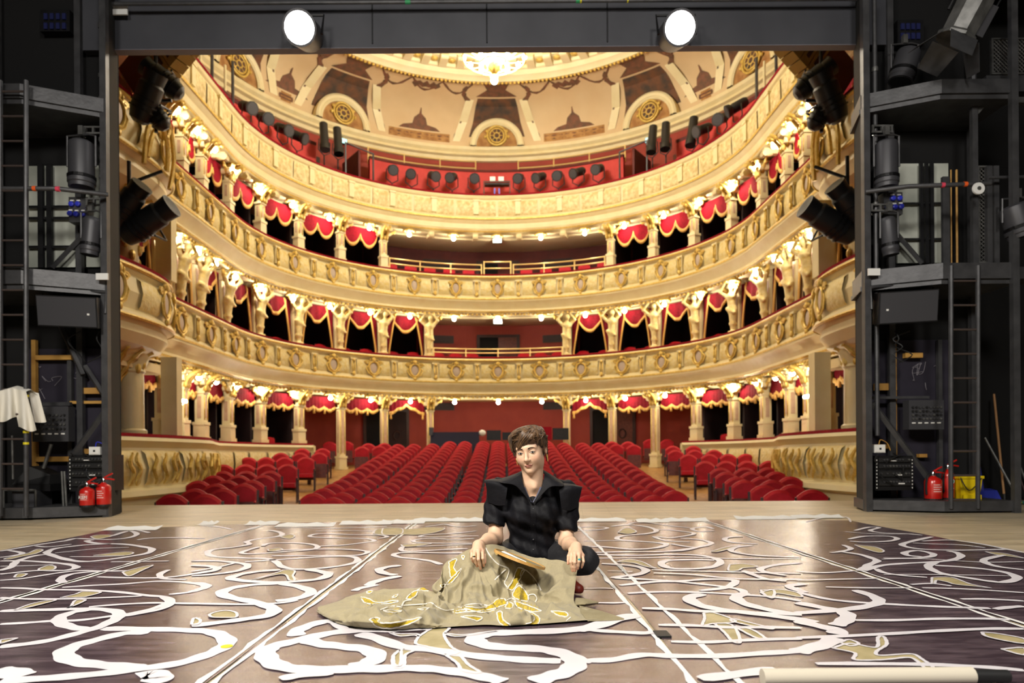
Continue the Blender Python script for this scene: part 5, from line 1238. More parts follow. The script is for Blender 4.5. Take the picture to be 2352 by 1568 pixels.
# black lighting rigs in front of the stage boxes
def rig_spot(label, px, py, Y, ry, rx, ln_, r, lit=False):
    p = W(px, py, Y); t = thing('box_spotlight', label, 'spotlight', p); t.rotation_euler = (rx, ry, 0)
    MB().lathe([(r * .4, -ln_ / 2), (r * .8, -ln_ / 2 + .06), (r, -ln_ / 4), (r, ln_ / 4), (r * .85, ln_ / 4 + .04), (r * .95, ln_ / 2)], n=14).build('housing', 'spot_black', t, True, 35)
    for k in range(3): MB().lathe([(r * 1.12, -ln_ / 4 + k * .1), (r * 1.12, -ln_ / 4 + k * .1 + .03)], n=14).build('fin', 'black_metal', t)
    MB().tube([(-r * 1.25, 0, 0), (-r * 1.25, r * 1.6, 0), (r * 1.25, r * 1.6, 0), (r * 1.25, 0, 0)], .02, 6).build('yoke', 'black_metal', t)
    MB().lathe([(r * .8, ln_ / 2 - .01), (r * .8, ln_ / 2 + .0)], n=14).build('lens', 'bulb_small' if lit else 'lamp_housing', t)
for sg in (-1, 1):
    m = lambda px: px if sg < 0 else 2 * 1122 - px
    wd = side(sg)
    rig_spot('upper black spotlight clamped beside the middle stage box, %s' % wd, m(375), 185, 13, .9 * sg, .3, .8, .2)
    rig_spot('long black spotlight hanging over the middle stage box, %s' % wd, m(338), 225, 12.6, -.5 * sg, .2, .95, .22)
    rig_spot('small black spotlight below the upper pair, %s' % wd, m(362), 268, 12.8, .5 * sg, .4, .5, .17)
    rig_spot('big black profile spotlight in front of the lowest stage box, %s' % wd, m(338), 510, 12.2, -1.05 * sg, .1, 1.1, .22)
    rig_spot('second black spotlight behind the profile lamp by the stage box, %s' % wd, m(292), 470, 12.0, -.8 * sg, .2, .9, .2)
    t = thing('lighting_boom', 'black vertical lighting pipe on the %s stage box' % wd, 'pipe'); x = W(m(297), 500, 12.3)
    MB().tube([(x.x, 12.3, RAIL[1] + .1), (x.x, 12.3, 6.0)], .035, 7).build('pipe', 'spot_black', t); MB().tube([(x.x, 12.3, 5.6), (x.x - sg * .5, 12.5, 5.9)], .03, 6).build('arm', 'spot_black', t)
    x2 = W(m(352), 225, 12.8); t = thing('lighting_boom', 'added black pipe holding up the upper spotlights, %s' % wd, 'pipe'); MB().tube([(x2.x, 12.9, x2.z - .6), (x2.x, 12.9, 9.65)], .035, 7).build('pipe', 'spot_black', t); MB().tube([(x2.x - .3, 12.9, x2.z), (x2.x + .3, 12.9, x2.z)], .03, 6).build('arm', 'spot_black', t)  # pipe and arm added as a support for the floating upper spotlights
    # yellow grille of the proscenium ceiling
    p = W(m(335), 150, 13.5); t = thing('proscenium_grille', 'ochre slotted loudspeaker grille at the %s top of the hall' % wd, 'grille', p); t.rotation_euler = (.0, -.62 * sg * -1, .35 * sg)
    MB().bbox((-.55, 0, -.55), (.2, .4, .5)).build('brown_case', mat('case_brown_%s' % wd, (112, 84, 44), .7), t) if sg < 0 else MB().bbox((-.2, 0, -.55), (.55, .4, .5)).build('brown_case', mat('case_brown_%s' % wd, (112, 84, 44), .7), t)
    for k in range(4):
        xx = -sg * (.3 + .22 * k); pn = MB().bbox((xx - .1, -.02, -.5), (xx + .1, .3, .5)).build('slot_panel', mat('ochre_%s%d' % (wd, k), (188, 160, 84), .6), t); MB().bbox((xx - .04, -.03, -.32), (xx + .04, -.02, .32)).build('slot', 'dark_wood', pn)
# ================================================================== painted floor cloths
def vinyl():
    m = bpy.data.materials.new('black_vinyl'); m.use_nodes = True; nt = m.node_tree; b = nt.nodes['Principled BSDF']
    tc = nt.nodes.new('ShaderNodeTexCoord'); mp = nt.nodes.new('ShaderNodeMapping'); mp.inputs['Scale'].default_value = (1.2, 5.5, 1); nt.links.new(tc.outputs['Object'], mp.inputs[0])
    n = nt.nodes.new('ShaderNodeTexNoise'); n.inputs['Scale'].default_value = 3.5; n.inputs['Detail'].default_value = 6; n.inputs['Roughness'].default_value = .65; nt.links.new(mp.outputs[0], n.inputs['Vector'])
    r = nt.nodes.new('ShaderNodeValToRGB'); r.color_ramp.elements[0].color = (*lin((62, 48, 56)), 1); r.color_ramp.elements[1].color = (*lin((116, 98, 106)), 1)
    r.color_ramp.elements[0].position = .42; r.color_ramp.elements[1].position = .78; nt.links.new(n.outputs[0], r.inputs[0]); nt.links.new(r.outputs[0], b.inputs['Base Color'])
    rr = nt.nodes.new('ShaderNodeMapRange'); rr.inputs[3].default_value = .14; rr.inputs[4].default_value = .34; nt.links.new(n.outputs[0], rr.inputs[0]); nt.links.new(rr.outputs[0], b.inputs['Roughness'])
    bp = nt.nodes.new('ShaderNodeBump'); bp.inputs['Strength'].default_value = .12; bp.inputs['Distance'].default_value = .01; nt.links.new(n.outputs[0], bp.inputs['Height']); nt.links.new(bp.outputs[0], b.inputs['Normal'])
    b.inputs['IOR'].default_value = 2.8
    M['black_vinyl'] = m
vinyl()
mat('white_paint', (222, 219, 224), .38, col2=(210, 206, 212), nscale=4, nmix=.8)
mat('roll_beige', (206, 198, 180), .8)
mat('figure_paint', (176, 162, 122), .5, col2=(150, 138, 96), nscale=12)
mat('paper_white', (224, 224, 222), .7)
SH = [(-3.405, -2.115, 6.3, 6.75), (-2.1, -.676, 6.82, 6.86), (-.661, .752, 6.62, 6.9), (.758, 2.145, 6.85, 6.78), (2.165, 3.55, 6.8, 6.62)]
NAMES = ['leftmost', 'second from left', 'middle', 'fourth from left', 'rightmost']
SHO = []
for i, (x0, x1, y0, y1) in enumerate(SH):
    t = thing('floor_cloth', 'glossy black floor cloth with white curving lines, %s of five' % NAMES[i], 'floor cloth', group='painted floor cloths')
    rows = []
    for j in range(61):
        v = j / 60; rr = []
        for k in range(13):
            u = k / 12; x = x0 + (x1 - x0) * u + (.008 * math.sin(v * 23 + i * 2) if k in (0, 12) else 0); ye = y0 + (y1 - y0) * u
            rr.append((x, .7 + (ye - .7) * v, .004 + .0012 * math.sin(v * 40 + u * 3 + i)))
        rows.append(rr)
    MB().grid(rows).build('sheet', 'black_vinyl', t, True)
    # pale selvage along the seams
    for sx, x in ((1, x0), (-1, x1)):
        if (i == 0 and sx > 0) or (i == 4 and sx < 0): continue
        rows = []
        for v in np.linspace(0, 1, 80):
            y = .7 + (min(y0, y1) - .72) * v; wv = .006 * math.sin(v * 90 + i) + .004 * math.sin(v * 210)
            w_ = .016 if not (i in (2, 3) and abs(x - .75) < .1) else .02
            xo = .0 if not (i == 3 and sx > 0) else .1
            rows.append([(x + sx * (.004 + xo), y, .0058), (x + sx * (.004 + w_ + wv + xo), y, .0058)])
        MB().grid(rows, flip=sx < 0).build('white_selvage', 'paper_white', t)
    SHO.append(t)
def sheet_for(x):
    for i, (x0, x1, _, _) in enumerate(SH):
        if x <= x1 + .02: return SHO[i]
    return SHO[4]
_zlev = [0]
def stroke(pts, wid, m='white_paint', name='painted_line', z=None, parent=None):
    g = catmull([Vector((p.x, p.y, 0)) for p in pts], 8); rows = []; N = len(g)
    if z is None: _zlev[0] += 1; z = .0064 + .000012 * _zlev[0]
    for i, p in enumerate(g):
        t = g[min(i + 1, N - 1)] - g[max(i - 1, 0)]
        if t.length < 1e-6: continue
        t.normalize(); n = Vector((-t.y, t.x, 0)); e = min(1, (i + 1) / 3, (N - i) / 3); w2 = wid * .5 * (.55 + .45 * e) * (1 + .1 * math.sin(i * .7 + wid * 90))
        rows.append([(p.x + n.x * w2, p.y + n.y * w2, z), (p.x - n.x * w2, p.y - n.y * w2, z)])
    mx = sum(p.x for p in g) / N
    MB().grid(rows, flip=True).build(name, m, parent or sheet_for(mx))
CR = {'A': (0, 1190, 4.9), 'B': (0, 1368, 4.9), 'C': (440, 1190, 4.9), 'D': (440, 1368, 4.9), 'E': (880, 1368, 4.9), 'F': (1320, 1180, 4.523), 'G': (1320, 1358, 4.523), 'H': (1830, 1358, 4.506), 'I': (1830, 1180, 4.506), 'J': (880, 1190, 9.8)}
def tr(c, pts):
    ox, oy, k = CR[c]; return [G(ox + x / k, oy + y / k) for x, y in pts]
ST = '''A.06 1250,210 1450,150 1540,185 1450,225 1250,245 1000,240 850,235 740,260 600,280 400,310 200,345 0,380
A.065 1050,250 980,265 1100,290 1400,300 1620,330 1710,355 1660,400 1450,440 1200,475 1000,495 850,490 700,460 560,415 530,390 620,350 800,325 1000,305 1250,295
A.03 620,400 800,380 1100,350 1450,335
A.035 790,440 1100,440 1400,430
A.06 0,490 300,490 600,510 780,530 860,560 780,590 650,600 400,600 100,630 0,640
A.06 0,600 120,560 170,510 220,480 400,430 600,410
A.05 0,710 250,690 500,650 700,620 900,600 1200,605 1450,602
A.03 0,550 300,545 600,530
A.06 720,740 680,700 760,650 950,620 1250,600
A.05 0,795 250,800 500,815 900,820 1300,840 1650,880 1850,900 1930,950 1850,1020 1650,1070 1400,1115
A.05 1100,670 1400,680 1800,680 2100,650 2352,600
A.05 700,790 1000,770 1400,750 1800,720 2150,740 2300,780 2150,840 1900,870
A.04 0,905 400,925 800,920 1200,905 1500,893
A.05 100,370 250,400 150,430 0,450
A.045 400,320 550,330 800,300
A.05 1550,250 1700,230 2000,225 2300,235
A.05 1380,125 1550,140 1680,170
A.05 1900,590 1800,640 1850,690 2100,700
A.04 1250,500 1600,495 1900,490
B.065 0,185 400,175 800,165 1100,165 1300,190 1340,240 1260,300 1100,370 900,430 600,510 300,560 0,590
B.065 1020,170 820,200 690,250 660,300 740,350 900,385 1020,390
B.045 0,335 300,320 580,300 900,290 1250,245 1500,210 1750,150 1900,80 1830,20
B.04 1000,140 1300,115 1700,95 2100,100 2352,105 2800,110 3150,95 3350,60
B.075 1160,385 1600,390 2000,400 2300,415 2460,450 2560,530 2490,610 2306,690 2000,780 1500,850 1000,910 500,950 0,985
B.08 1690,425 1400,440 1100,510 850,580 720,660 790,740 1000,785 1300,810 1600,825
B.11 -60,860 130,890 260,925
B.1 1560,930 1700,905 1790,945 1650,1000
B.035 0,45 500,50 900,45 1300,30 1600,15
C.05 100,85 300,100 450,130
C.05 600,140 750,100 880,70
C.06 870,140 980,160 1020,190 950,215 750,240 620,270 650,300 500,330 250,360 180,400 260,440 550,455 850,465 950,500 1010,550 1130,580 1350,580 1650,550 1830,510 1870,470 1780,440 1500,440 1200,460 900,480 600,500
C.055 800,320 880,290 1150,285 1350,300 1420,330 1350,360 1100,380 900,395 700,410 560,400 620,370 760,330
C.05 1450,320 1700,310 1950,280 2060,260 1950,235 1700,230 1400,220 1330,205 1450,180 1800,190 2100,195 2200,215 2100,235
C.05 950,370 1200,360 1500,355 1800,360 1980,385 1900,420 1700,430 1300,430 900,430
C.065 0,490 300,490 500,510 620,530 610,570 480,610 250,640 0,660
C.06 0,540 200,550 290,575 200,610 0,640
C.07 1300,585 1450,610 1540,640 1450,690 1250,715 950,735 650,720 480,700 440,680 560,640 750,610 1000,590
C.07 1000,745 1200,780 1340,830 1300,880 1150,920 950,945
C.075 1000,745 700,760 450,800 340,850 420,900 650,945 850,1000 930,1050 850,1110 600,1150 300,1190 0,1225
C.06 0,740 120,750 170,780 100,810 0,840
C.045 950,120 1200,110 1500,120 1900,110 2200,100
C.035 1400,150 1700,145 2050,150
C.065 2352,540 2200,560 2110,590 2170,630 2300,650
C.065 2352,660 2150,700 2030,740 2000,770
C.05 2100,760 1900,800 1830,830
C.035 0,610 300,560 480,515
J.045 2100,180 1700,200 1400,150 1200,170 950,200
J.045 2150,410 1700,420 1200,440 900,430 820,420 1000,385 1500,360 2100,300
J.045 2050,470 1600,495 1100,470 800,490 680,520 720,550 1000,570 1500,580 2000,580
J.04 2000,600 1500,620 1000,640 750,650
J.05 450,650 400,720 500,760 900,750 1400,720 1900,700
J.055 1900,795 1400,800 900,790 500,790 300,810 240,850 400,900 800,940 1100,990 1300,1060
D.075 1190,470 1180,420 1300,360 1500,305 1660,310
D.085 2352,400 1900,405 1550,440 1200,520 950,580 840,640 850,720 960,800 1200,845 1600,850 2000,845 2352,835
D.085 1300,520 1450,560 1700,590 1950,620 2080,690 2000,770 1800,820
D.06 1000,960 1200,920 1600,885
D.05 1600,320 1700,380 1760,405
D.075 1880,445 2100,500 2352,590 2656,620 3006,672 3356,712 3756,742 4156,757
E.045 0,410 300,400 540,388
E.09 2352,380 2000,410 1500,430 1200,445 1040,490 1080,550 1300,595 1700,615 1950,650 2130,720 2160,800 2050,880 1850,940 1700,990
E.075 0,838 300,835 600,850 900,890 1200,950 1350,990
E.045 2260,755 2352,765
F.045 0,150 200,140 340,150 250,170 0,180
F.06 380,135 550,120 750,140 850,180 760,210 500,235 440,265 550,285 800,300 950,325 850,360 600,375 300,350 100,345
F.045 550,120 620,95 760,95 1000,130 1200,150
F.05 1450,180 1300,190 1220,160 1350,140 1440,160
F.05 800,160 1100,185 1240,215 1000,255 830,242 950,285 1200,300
F.055 1100,260 1300,275 1420,310 1350,340 1150,375 900,400 600,400 200,410
F.05 1000,320 1150,345 1250,360 1100,390 800,400
F.055 1750,240 1600,250 1560,275 1650,305 1900,320
F.06 1850,335 1700,350 1620,380 1680,410 1900,440 2352,460
F.065 200,430 600,440 1000,430 1300,440 1480,480 1510,520 1430,560 1250,580 1000,575 900,530 960,495 1200,485 1450,490
F.03 100,290 400,285 700,290
F.04 250,470 700,465 1200,460 1700,475 2352,475
F.065 280,525 500,540 660,560 740,600 650,640 450,665 400,680
F.03 340,600 600,610
F.055 420,680 700,690 1000,710 1300,740 1550,770 1720,800 1760,840 1700,870
F.06 470,755 800,720 1100,710 1400,690 1640,700 1660,730 1560,780 1300,810
F.045 800,590 1100,600 1500,610 1900,620 2352,630
F.045 820,625 1200,640 1600,680 1900,690 2352,690
F.05 550,840 800,825 1200,825 1700,850 2100,880 2352,920
F.06 2352,520 2100,540 1930,580 2000,620 2200,650
F.065 2400,740 2230,760 2300,800 2400,830
F.055 1750,600 1850,640 2000,690 2200,710
F.03 20,790 300,785 400,790
G.075 1330,40 1190,80 1280,150 1500,200 1900,250 2352,310 2500,340
G.07 1780,30 1680,70 1720,120 1900,180 2200,240 2352,250
G.05 700,190 1000,200 1300,220 1700,230 2352,260
G.045 870,365 1200,370 1600,390 2000,390 2352,395
G.04 1000,540 1400,545 1900,520 2352,510
G.055 130,740 400,730 700,680 1000,690 1500,690 2000,660 2352,640
G.09 0,420 200,380 450,300 650,260
G.05 160,420 400,435 700,450 820,440
G.03 120,130 400,135 520,130
G.07 1300,930 1700,880 2100,830
H.065 600,0 780,60 850,110 800,150 600,190 300,220 0,240
H.045 0,20 300,90 600,125 1000,150 1400,170 1800,185 2000,190
H.075 0,130 250,180 450,220 530,270 480,330 400,370
H.04 600,315 1000,315 1500,300 2000,300 2200,310
H.04 0,500 500,480 1000,455 1500,425 2000,405 2352,405
H.08 0,320 250,380 420,420 400,460
H.08 400,500 300,560 100,620 0,650
H.04 200,770 700,770 1400,780 2000,810 2352,840
H.04 1700,95 2000,95 2352,115
H.045 2050,200 2200,180 2352,170
I.05 100,90 250,50 450,35
I.03 0,35 250,20 500,35 560,90
I.05 600,180 750,145 850,150 760,180 900,205 1150,215 1300,230
I.03 500,190 800,215 1200,215
I.06 1400,245 1200,290 1090,330 1250,370 1600,385 2000,380 2200,375
I.055 540,270 700,240 950,240 1040,265 950,290 700,300 550,290
I.04 1200,310 1400,320 1700,330 1950,360
I.05 1300,290 1600,280 1900,320 2150,370 2352,410
I.05 480,330 560,370 450,400 350,410
I.06 900,470 1200,470 1390,450 1400,420 1250,390 1120,410 1150,440 1300,455
I.06 450,400 650,430 780,470 830,500 740,540 700,570 640,600
I.06 700,600 850,550 1100,525 1400,510 1600,490 1700,450 1650,410 1560,395
I.065 1450,505 1360,550 1420,600 1550,640 1800,680 2000,710 2150,720 2280,680 2200,630 2000,590 1700,560 1430,545
I.05 820,580 900,620 1100,650 1350,670
I.025 900,640 1400,640 2200,655
I.06 2150,435 1950,480 1960,520 2100,560 2352,590
I.03 880,480 1300,475 1900,510 2352,505
I.04 1180,745 1400,735 1600,760
I.04 1300,780 1700,790 2352,830
I.04 0,610 300,620 600,600
I.035 0,700 400,690 850,680
I.035 300,770 700,780 1200,780'''
for line in ST.split('\n'):
    hd_, *ps = line.split(' '); stroke(tr(hd_[0], [tuple(map(float, q.split(','))) for q in ps]), float(hd_[1:]) * (.72 if hd_[0] in 'AFIJ' or (hd_[0] == 'C' and float(ps[0].split(',')[1]) < 500) else .84))
# figures: beige fills with a white outline
FG = {'E': [[(400, 480), (560, 385), (740, 380), (690, 440), (700, 500), (770, 600), (850, 655), (700, 690), (520, 600), (370, 560)], [(230, 620), (340, 640), (250, 690), (230, 820), (120, 820), (120, 690)], [(690, 680), (850, 690), (960, 800), (1090, 890), (900, 870), (830, 780)], [(400, 480), (350, 465), (190, 475), (80, 435), (200, 450), (380, 450)], [(690, 440), (760, 470), (900, 475), (1280, 420), (900, 460)]],
      'G': [[(1340, 240), (1450, 240), (1650, 310), (1640, 340), (1450, 350), (1330, 370), (1350, 300)], [(1450, 350), (1640, 370), (1720, 540), (1640, 540), (1560, 450)], [(1650, 370), (1850, 420), (1980, 510), (1880, 500), (1690, 400)], [(1650, 300), (2040, 400), (1950, 400), (1640, 330)], [(1930, 0), (2060, 0), (2070, 60), (2010, 75)]],
      'H': [[(370, 610), (550, 560), (820, 600), (840, 500), (900, 490), (930, 570), (830, 640), (860, 685), (1180, 670), (1290, 720), (1410, 810), (1320, 810), (1180, 710), (900, 730), (600, 730), (600, 660)], [(1920, 440), (2100, 460), (2352, 510), (2352, 560), (2100, 520), (1950, 480)], [(2120, 620), (2352, 605), (2352, 680)], [(450, 550), (540, 520), (640, 560), (560, 585)]],
      'I': [[(1400, 670), (1600, 670), (1800, 740), (2000, 780), (1900, 770), (1650, 745), (1560, 720), (1450, 700), (1430, 730), (1400, 730)], [(600, 330), (800, 350), (900, 390), (850, 410), (700, 370)], [(1950, 400), (2150, 420), (2352, 470), (2200, 450), (2050, 430)]],
      'A': [[(330, 400), (420, 360), (480, 370), (400, 410), (250, 440), (120, 470), (60, 465)], [(440, 580), (540, 545), (620, 555), (600, 590), (450, 605)], [(160, 680), (200, 640), (300, 640), (240, 675)], [(680, 910), (850, 870), (940, 840), (1130, 850), (980, 895), (900, 905)], [(1050, 430), (1200, 410), (1400, 390), (1500, 400), (1400, 430)], [(1380, 620), (1560, 570), (1720, 540), (1590, 605), (1450, 665)], [(1020, 215), (1120, 195), (1280, 200), (1200, 225), (1080, 240)]],
      'B': [[(800, 140), (850, 70), (960, 65), (880, 110), (760, 155)], [(0, 520), (180, 500), (120, 525), (0, 560)], [(160, 180), (350, 110), (540, 70), (620, 70), (400, 130), (250, 165)]],
      'C': [[(680, 710), (950, 630), (1050, 595), (1160, 605), (1140, 660), (1160, 710), (1100, 710), (1060, 650), (950, 650)], [(1000, 220), (1100, 190), (1160, 210), (1100, 240)], [(2050, 180), (2100, 130), (2352, 120), (2352, 190), (2150, 195)], [(860, 360), (980, 345), (1020, 370), (880, 380)]],
      'D': [[(200, 230), (280, 200), (400, 185), (500, 210), (500, 260), (380, 265), (230, 260)], [(0, 340), (30, 270), (100, 300), (60, 345)], [(2270, 700), (2352, 640), (2352, 800), (2280, 800)]],
      'F': [[(440, 510), (560, 485), (700, 510), (800, 560), (850, 580), (720, 555), (600, 520)], [(450, 200), (540, 150), (640, 190), (560, 215)], [(1610, 540), (1750, 530), (1900, 560), (1750, 575), (1700, 600), (1600, 600)], [(1420, 400), (1560, 360), (1720, 335), (1600, 375), (1480, 405)], [(1930, 830), (2100, 800), (2300, 830), (2352, 880), (2100, 840), (2060, 890), (2010, 880)]],
      'J': [[(0, 240), (300, 230), (560, 260), (1000, 220), (1380, 240), (1200, 330), (800, 385), (400, 380), (0, 380)], [(400, 620), (700, 600), (1080, 590), (800, 640), (500, 660)]]}
FIGN = []
for c, polys in FG.items():
    for poly in polys:
        g = tr(c, poly); mx = sum(p.x for p in g) / len(g); par = sheet_for(mx); n = len(g); k = _zlev[0] = _zlev[0] + 1
        ring_ = catmull([Vector((p.x, p.y, 0)) for p in g + [g[0]]], 3)[:-1]; FIGN.append(1)
        bm = bmesh.new(); vs_ = [bm.verts.new((p.x, p.y, .0060 + .000008 * len(FIGN))) for p in ring_]; f = bm.faces.new(vs_); bmesh.ops.triangulate(bm, faces=[f]); me = bpy.data.meshes.new('painted_figure'); bm.normal_update()
        bm.to_mesh(me); bm.free(); ob('painted_figure', me, 'figure_paint', par)
        stroke([Vector(p) for p in ring_ + [ring_[0]]], .012, 'white_paint', 'figure_outline', parent=par)
# white paper flaps along the far edge
random.seed(11)
for k, (px, py, w_, ln_) in enumerate(((300, 1214, .5, .05), (475, 1202, .16, .07), (600, 1202, .3, .07), (700, 1206, .55, .05), (840, 1201, .5, .06), (925, 1199, .42, .06), (1000, 1194, .45, .06), (1090, 1194, .4, .07), (1380, 1194, .5, .04), (1500, 1196, .3, .06), (1580, 1194, .4, .05), (1760, 1189, .6, .05), (1880, 1186, .5, .05))):
    p = G(px, py + 4); rows = []
    for j in range(5): rows.append([(p.x - w_ / 2 + w_ * i / 6, p.y - .05 + (ln_ + .09) * j / 4, .009 + .03 * (j / 4) ** 2 * (.4 + .6 * math.sin(i * 1.3 + k) ** 2)) for i in range(7)])
    o = MB().grid(rows).build('paper_edge', 'paper_white', None, True); tag(o, 'white curled paper strip on the far edge of the floor cloths, %s from left' % ORD[k], 'paper strip', 'paper strips on the far edge')
# rolled near end, tape and sticker
p0 = G(1745, 1574); p1 = G(2222, 1570)
t = thing('cloth_roll', 'pale rolled-up cloth end at the bottom right edge of the picture', 'roll'); MB().tube([(p0.x, p0.y - .02, .03), (p1.x, p1.y - .02, .03)], .024, 14).build('roll', 'roll_beige', t, True, 40); MB().tube([(p1.x + .001, p1.y - .02, .03), (p1.x + .1, p1.y - .02, .028)], .018, 12).build('dark_core', 'black_rubber', t, True, 40)
p = G(1521, 1461); o = MB().bbox((p.x - .025, p.y - .04, .006), (p.x + .025, p.y + .04, .012)).build('tape_piece', 'black_rubber', None); o2 = tag(o, 'small piece of black tape on the right seam in the foreground', 'tape')
p = G(541, 1489); o = MB().lathe([(.02, .0), (.02, .002)], (p.x - .03, p.y, .0075), 14).build('sticker', 'yellow_tape', None); tag(o, 'small round yellow sticker at the left seam in the foreground', 'sticker')
# ================================================================== the seated woman
from mathutils.bvhtree import BVHTree
from mathutils import noise
def A(px, py, Y): return np.array(W(px, py, Y))
RH = np.array(Matrix.Rotation(-math.radians(7), 3, 'Y') @ Matrix.Rotation(-math.radians(17), 3, 'Z') @ Matrix.Rotation(math.radians(9), 3, 'X'))
HS = 1.0
HC0 = A(1208.5, 1040, 3.32) - RH @ np.array((0, -.083, .0)) * HS      # head centre
def hl(P): return ((P - HC0) @ RH) / HS          # world -> head
def hw(p): return Vector(HC0 + RH @ (np.array(p) * HS))
def face_sdf(q):
    ax = q.copy(); ax[..., 0] = np.abs(q[..., 0])
    d = sd_ell(q, (0, .018, .03), (.073, .092, .07))
    d = smin(d, sd_ell(q, (0, -.028, -.025), (.057, .058, .083)), .03)
    d = smin(d, sd_ell(q, (0, -.062, -.094), (.019, .019, .015)), .028)
    d = smin(d, sd_ell(ax, (.034, -.052, -.03), (.024, .026, .026)), .025)
    d = smin(d, sd_ell(ax, (.040, -.002, -.06), (.014, .034, .028)), .03)
    d = smin(d, sd_cap(ax, (0, -.079, .023), (.042, -.066, .024), .011, .009), .018)
    d = smax(d, -sd_ell(ax, (.030, -.097, .004), (.018, .02, .0115)), .012)
    d = smin(d, sd_ell(ax, (.030, -.0715, .0015), (.0145, .0125, .011)), .006)
    d = smin(d, sd_cap(q, (0, -.082, .012), (0, -.1, -.03), .006, .0085), .012)
    d = smin(d, sd_ell(q, (0, -.101, -.0315), (.0092, .0105, .0085)), .008)
    d = smin(d, sd_ell(ax, (.0100, -.092, -.0355), (.0068, .0095, .006)), .006)
    d = smin(d, sd_ell(ax, (.007, -.082, -.0615), (.0135, .0078, .0036)), .004)
    d = smin(d, sd_ell(q, (0, -.0805, -.0688), (.0155, .0082, .0044)), .004)
    d = smax(d, -sd_cap(ax, (0, -.094, -.065), (.022, -.082, -.066), .0018, .0012), .004)
    d = smin(d, sd_ell(ax, (.0755, .012, -.004), (.0065, .017, .029)), .006)
    d = smax(d, -sd_ell(ax, (.084, .008, .002), (.006, .009, .017)), .005)
    return d
NB = A(1222, 1108, 3.43)
def arm_pts():
    R_ = dict(sh=A(1146, 1124, 3.5), el=A(1137, 1236, 3.43), wr=A(1099, 1253, 3.16)); L_ = dict(sh=A(1303, 1130, 3.5), el=A(1301, 1246, 3.43), wr=A(1323, 1257, 3.17)); return R_, L_
AR, AL = arm_pts()
FRs = [  # knuckle, middle joint, tip, radius  (her right hand, image left)
    (A(1084, 1267, 3.10), A(1083, 1279, 3.07), A(1087, 1290, 3.08), .0068), (A(1090, 1264, 3.09), A(1089, 1282, 3.05), A(1096, 1300, 3.07), .0075),
    (A(1099, 1263, 3.09), A(1099, 1284, 3.045), A(1104, 1306, 3.07), .0078), (A(1108, 1266, 3.10), A(1109, 1282, 3.06), A(1111, 1299, 3.08), .0075)]
FRt = (A(1108, 1259, 3.15), A(1113, 1275, 3.10), A(1114, 1292, 3.085), .0082)
FLs = [(A(1312, 1272, 3.11), A(1311, 1290, 3.07), A(1315, 1311, 3.08), .0078), (A(1320, 1270, 3.10), A(1320, 1291, 3.06), A(1321, 1311, 3.075), .0078),
    (A(1330, 1271, 3.10), A(1330, 1289, 3.06), A(1327, 1306, 3.075), .0075), (A(1338, 1275, 3.11), A(1340, 1289, 3.08), A(1336, 1303, 3.085), .0068)]
FLt = (A(1312, 1262, 3.15), A(1306, 1277, 3.11), A(1305, 1294, 3.10), .0082)
def hand(P, d, arm, fs, th):
    wr = arm['wr']; kc = sum(f[0] for f in fs) / 4
    d = smin(d, sd_cap(P, wr, (wr + kc) / 2, .024, .021), .02)
    for f in fs: d = smin(d, sd_cap(P, wr * .65 + kc * .35, f[0], .016, .0105), .014)
    for k, j, tp, r in list(fs) + [th]:
        m2 = j * .45 + tp * .55
        f = sd_cap(P, k, j, r * 1.12, r); f = smin(f, sd_cap(P, j, m2, r, r * .92), .003); f = smin(f, sd_cap(P, m2, tp, r * .92, r * .72), .003)
        d = smin(d, f, .0035)
    d = smin(d, sd_cap(P, wr, th[0], .02, .012), .012)
    return d
def local(P, c, R, f):
    sh_ = P.shape[:-1]; Q = P.reshape(-1, 3); r = np.linalg.norm(Q - c, axis=1); d = r - R * .55; m_ = r < R
    if m_.any(): d[m_] = f(Q[m_])
    return d.reshape(sh_)
def skin_sdf(P):
    d = local(P, HC0, .2, lambda Q: face_sdf(hl(Q)) * HS)
    nb = NB; nt_ = hw((0, .02, -.06)); nt_ = np.array(nt_)
    d = smin(d, sd_cap(P, nt_, nb, .052, .056), .022)
    d = smin(d, sd_cap(P, np.array(hw((.03, .02, -.05))), A(1228, 1118, 3.38), .016, .010), .018)
    d = smin(d, sd_ell(P, A(1224, 1158, 3.46), (.09, .07, .1)), .04)
    d = smin(d, sd_cap(P, A(1170, 1127, 3.49), A(1280, 1132, 3.49), .034, .034), .02)
    d = smin(d, sd_cap(P, A(1223, 1120, 3.43), A(1226, 1118, 3.41), .02, .02), .03)
    d = smin(d, sd_ell(P, A(1222, 1235, 3.5), (.1, .08, .14)), .05)
    for a_ in (AR, AL):
        d = smin(d, sd_cap(P, a_['sh'], a_['el'], .042, .036), .012)
        m2 = a_['el'] * .62 + a_['wr'] * .38
        f = smin(sd_cap(P, a_['el'], m2, .036, .037), sd_cap(P, m2, a_['wr'], .037, .023), .02)
        d = smin(d, f, .025)
    for a_, fs, th in ((AR, FRs, FRt), (AL, FLs, FLt)):
        m2 = a_['el'] * .62 + a_['wr'] * .38
        d = np.minimum(d, local(P, a_['wr'] * .6 + fs[2][0] * .4, .17, lambda Q: hand(Q, smin(sd_cap(Q, a_['el'], m2, .036, .037), sd_cap(Q, m2, a_['wr'], .037, .023), .02), a_, fs, th)))
    return d
V, Fq = surfnet(skin_sdf, (-.06, 2.98, .03), (.68, 3.66, .82), .0029)
me = np_mesh('body', V, Fq)
q = hl(V); aq = q.copy(); aq[:, 0] = np.abs(aq[:, 0])
lip = np.minimum(sd_ell(aq, (.007, -.083, -.0617), (.0145, .014, .0036)), sd_ell(q, (0, -.0815, -.0688), (.016, .014, .0044)))
lipm = np.clip(.5 - lip / .003, 0, 1) * (q[:, 1] < -.06)
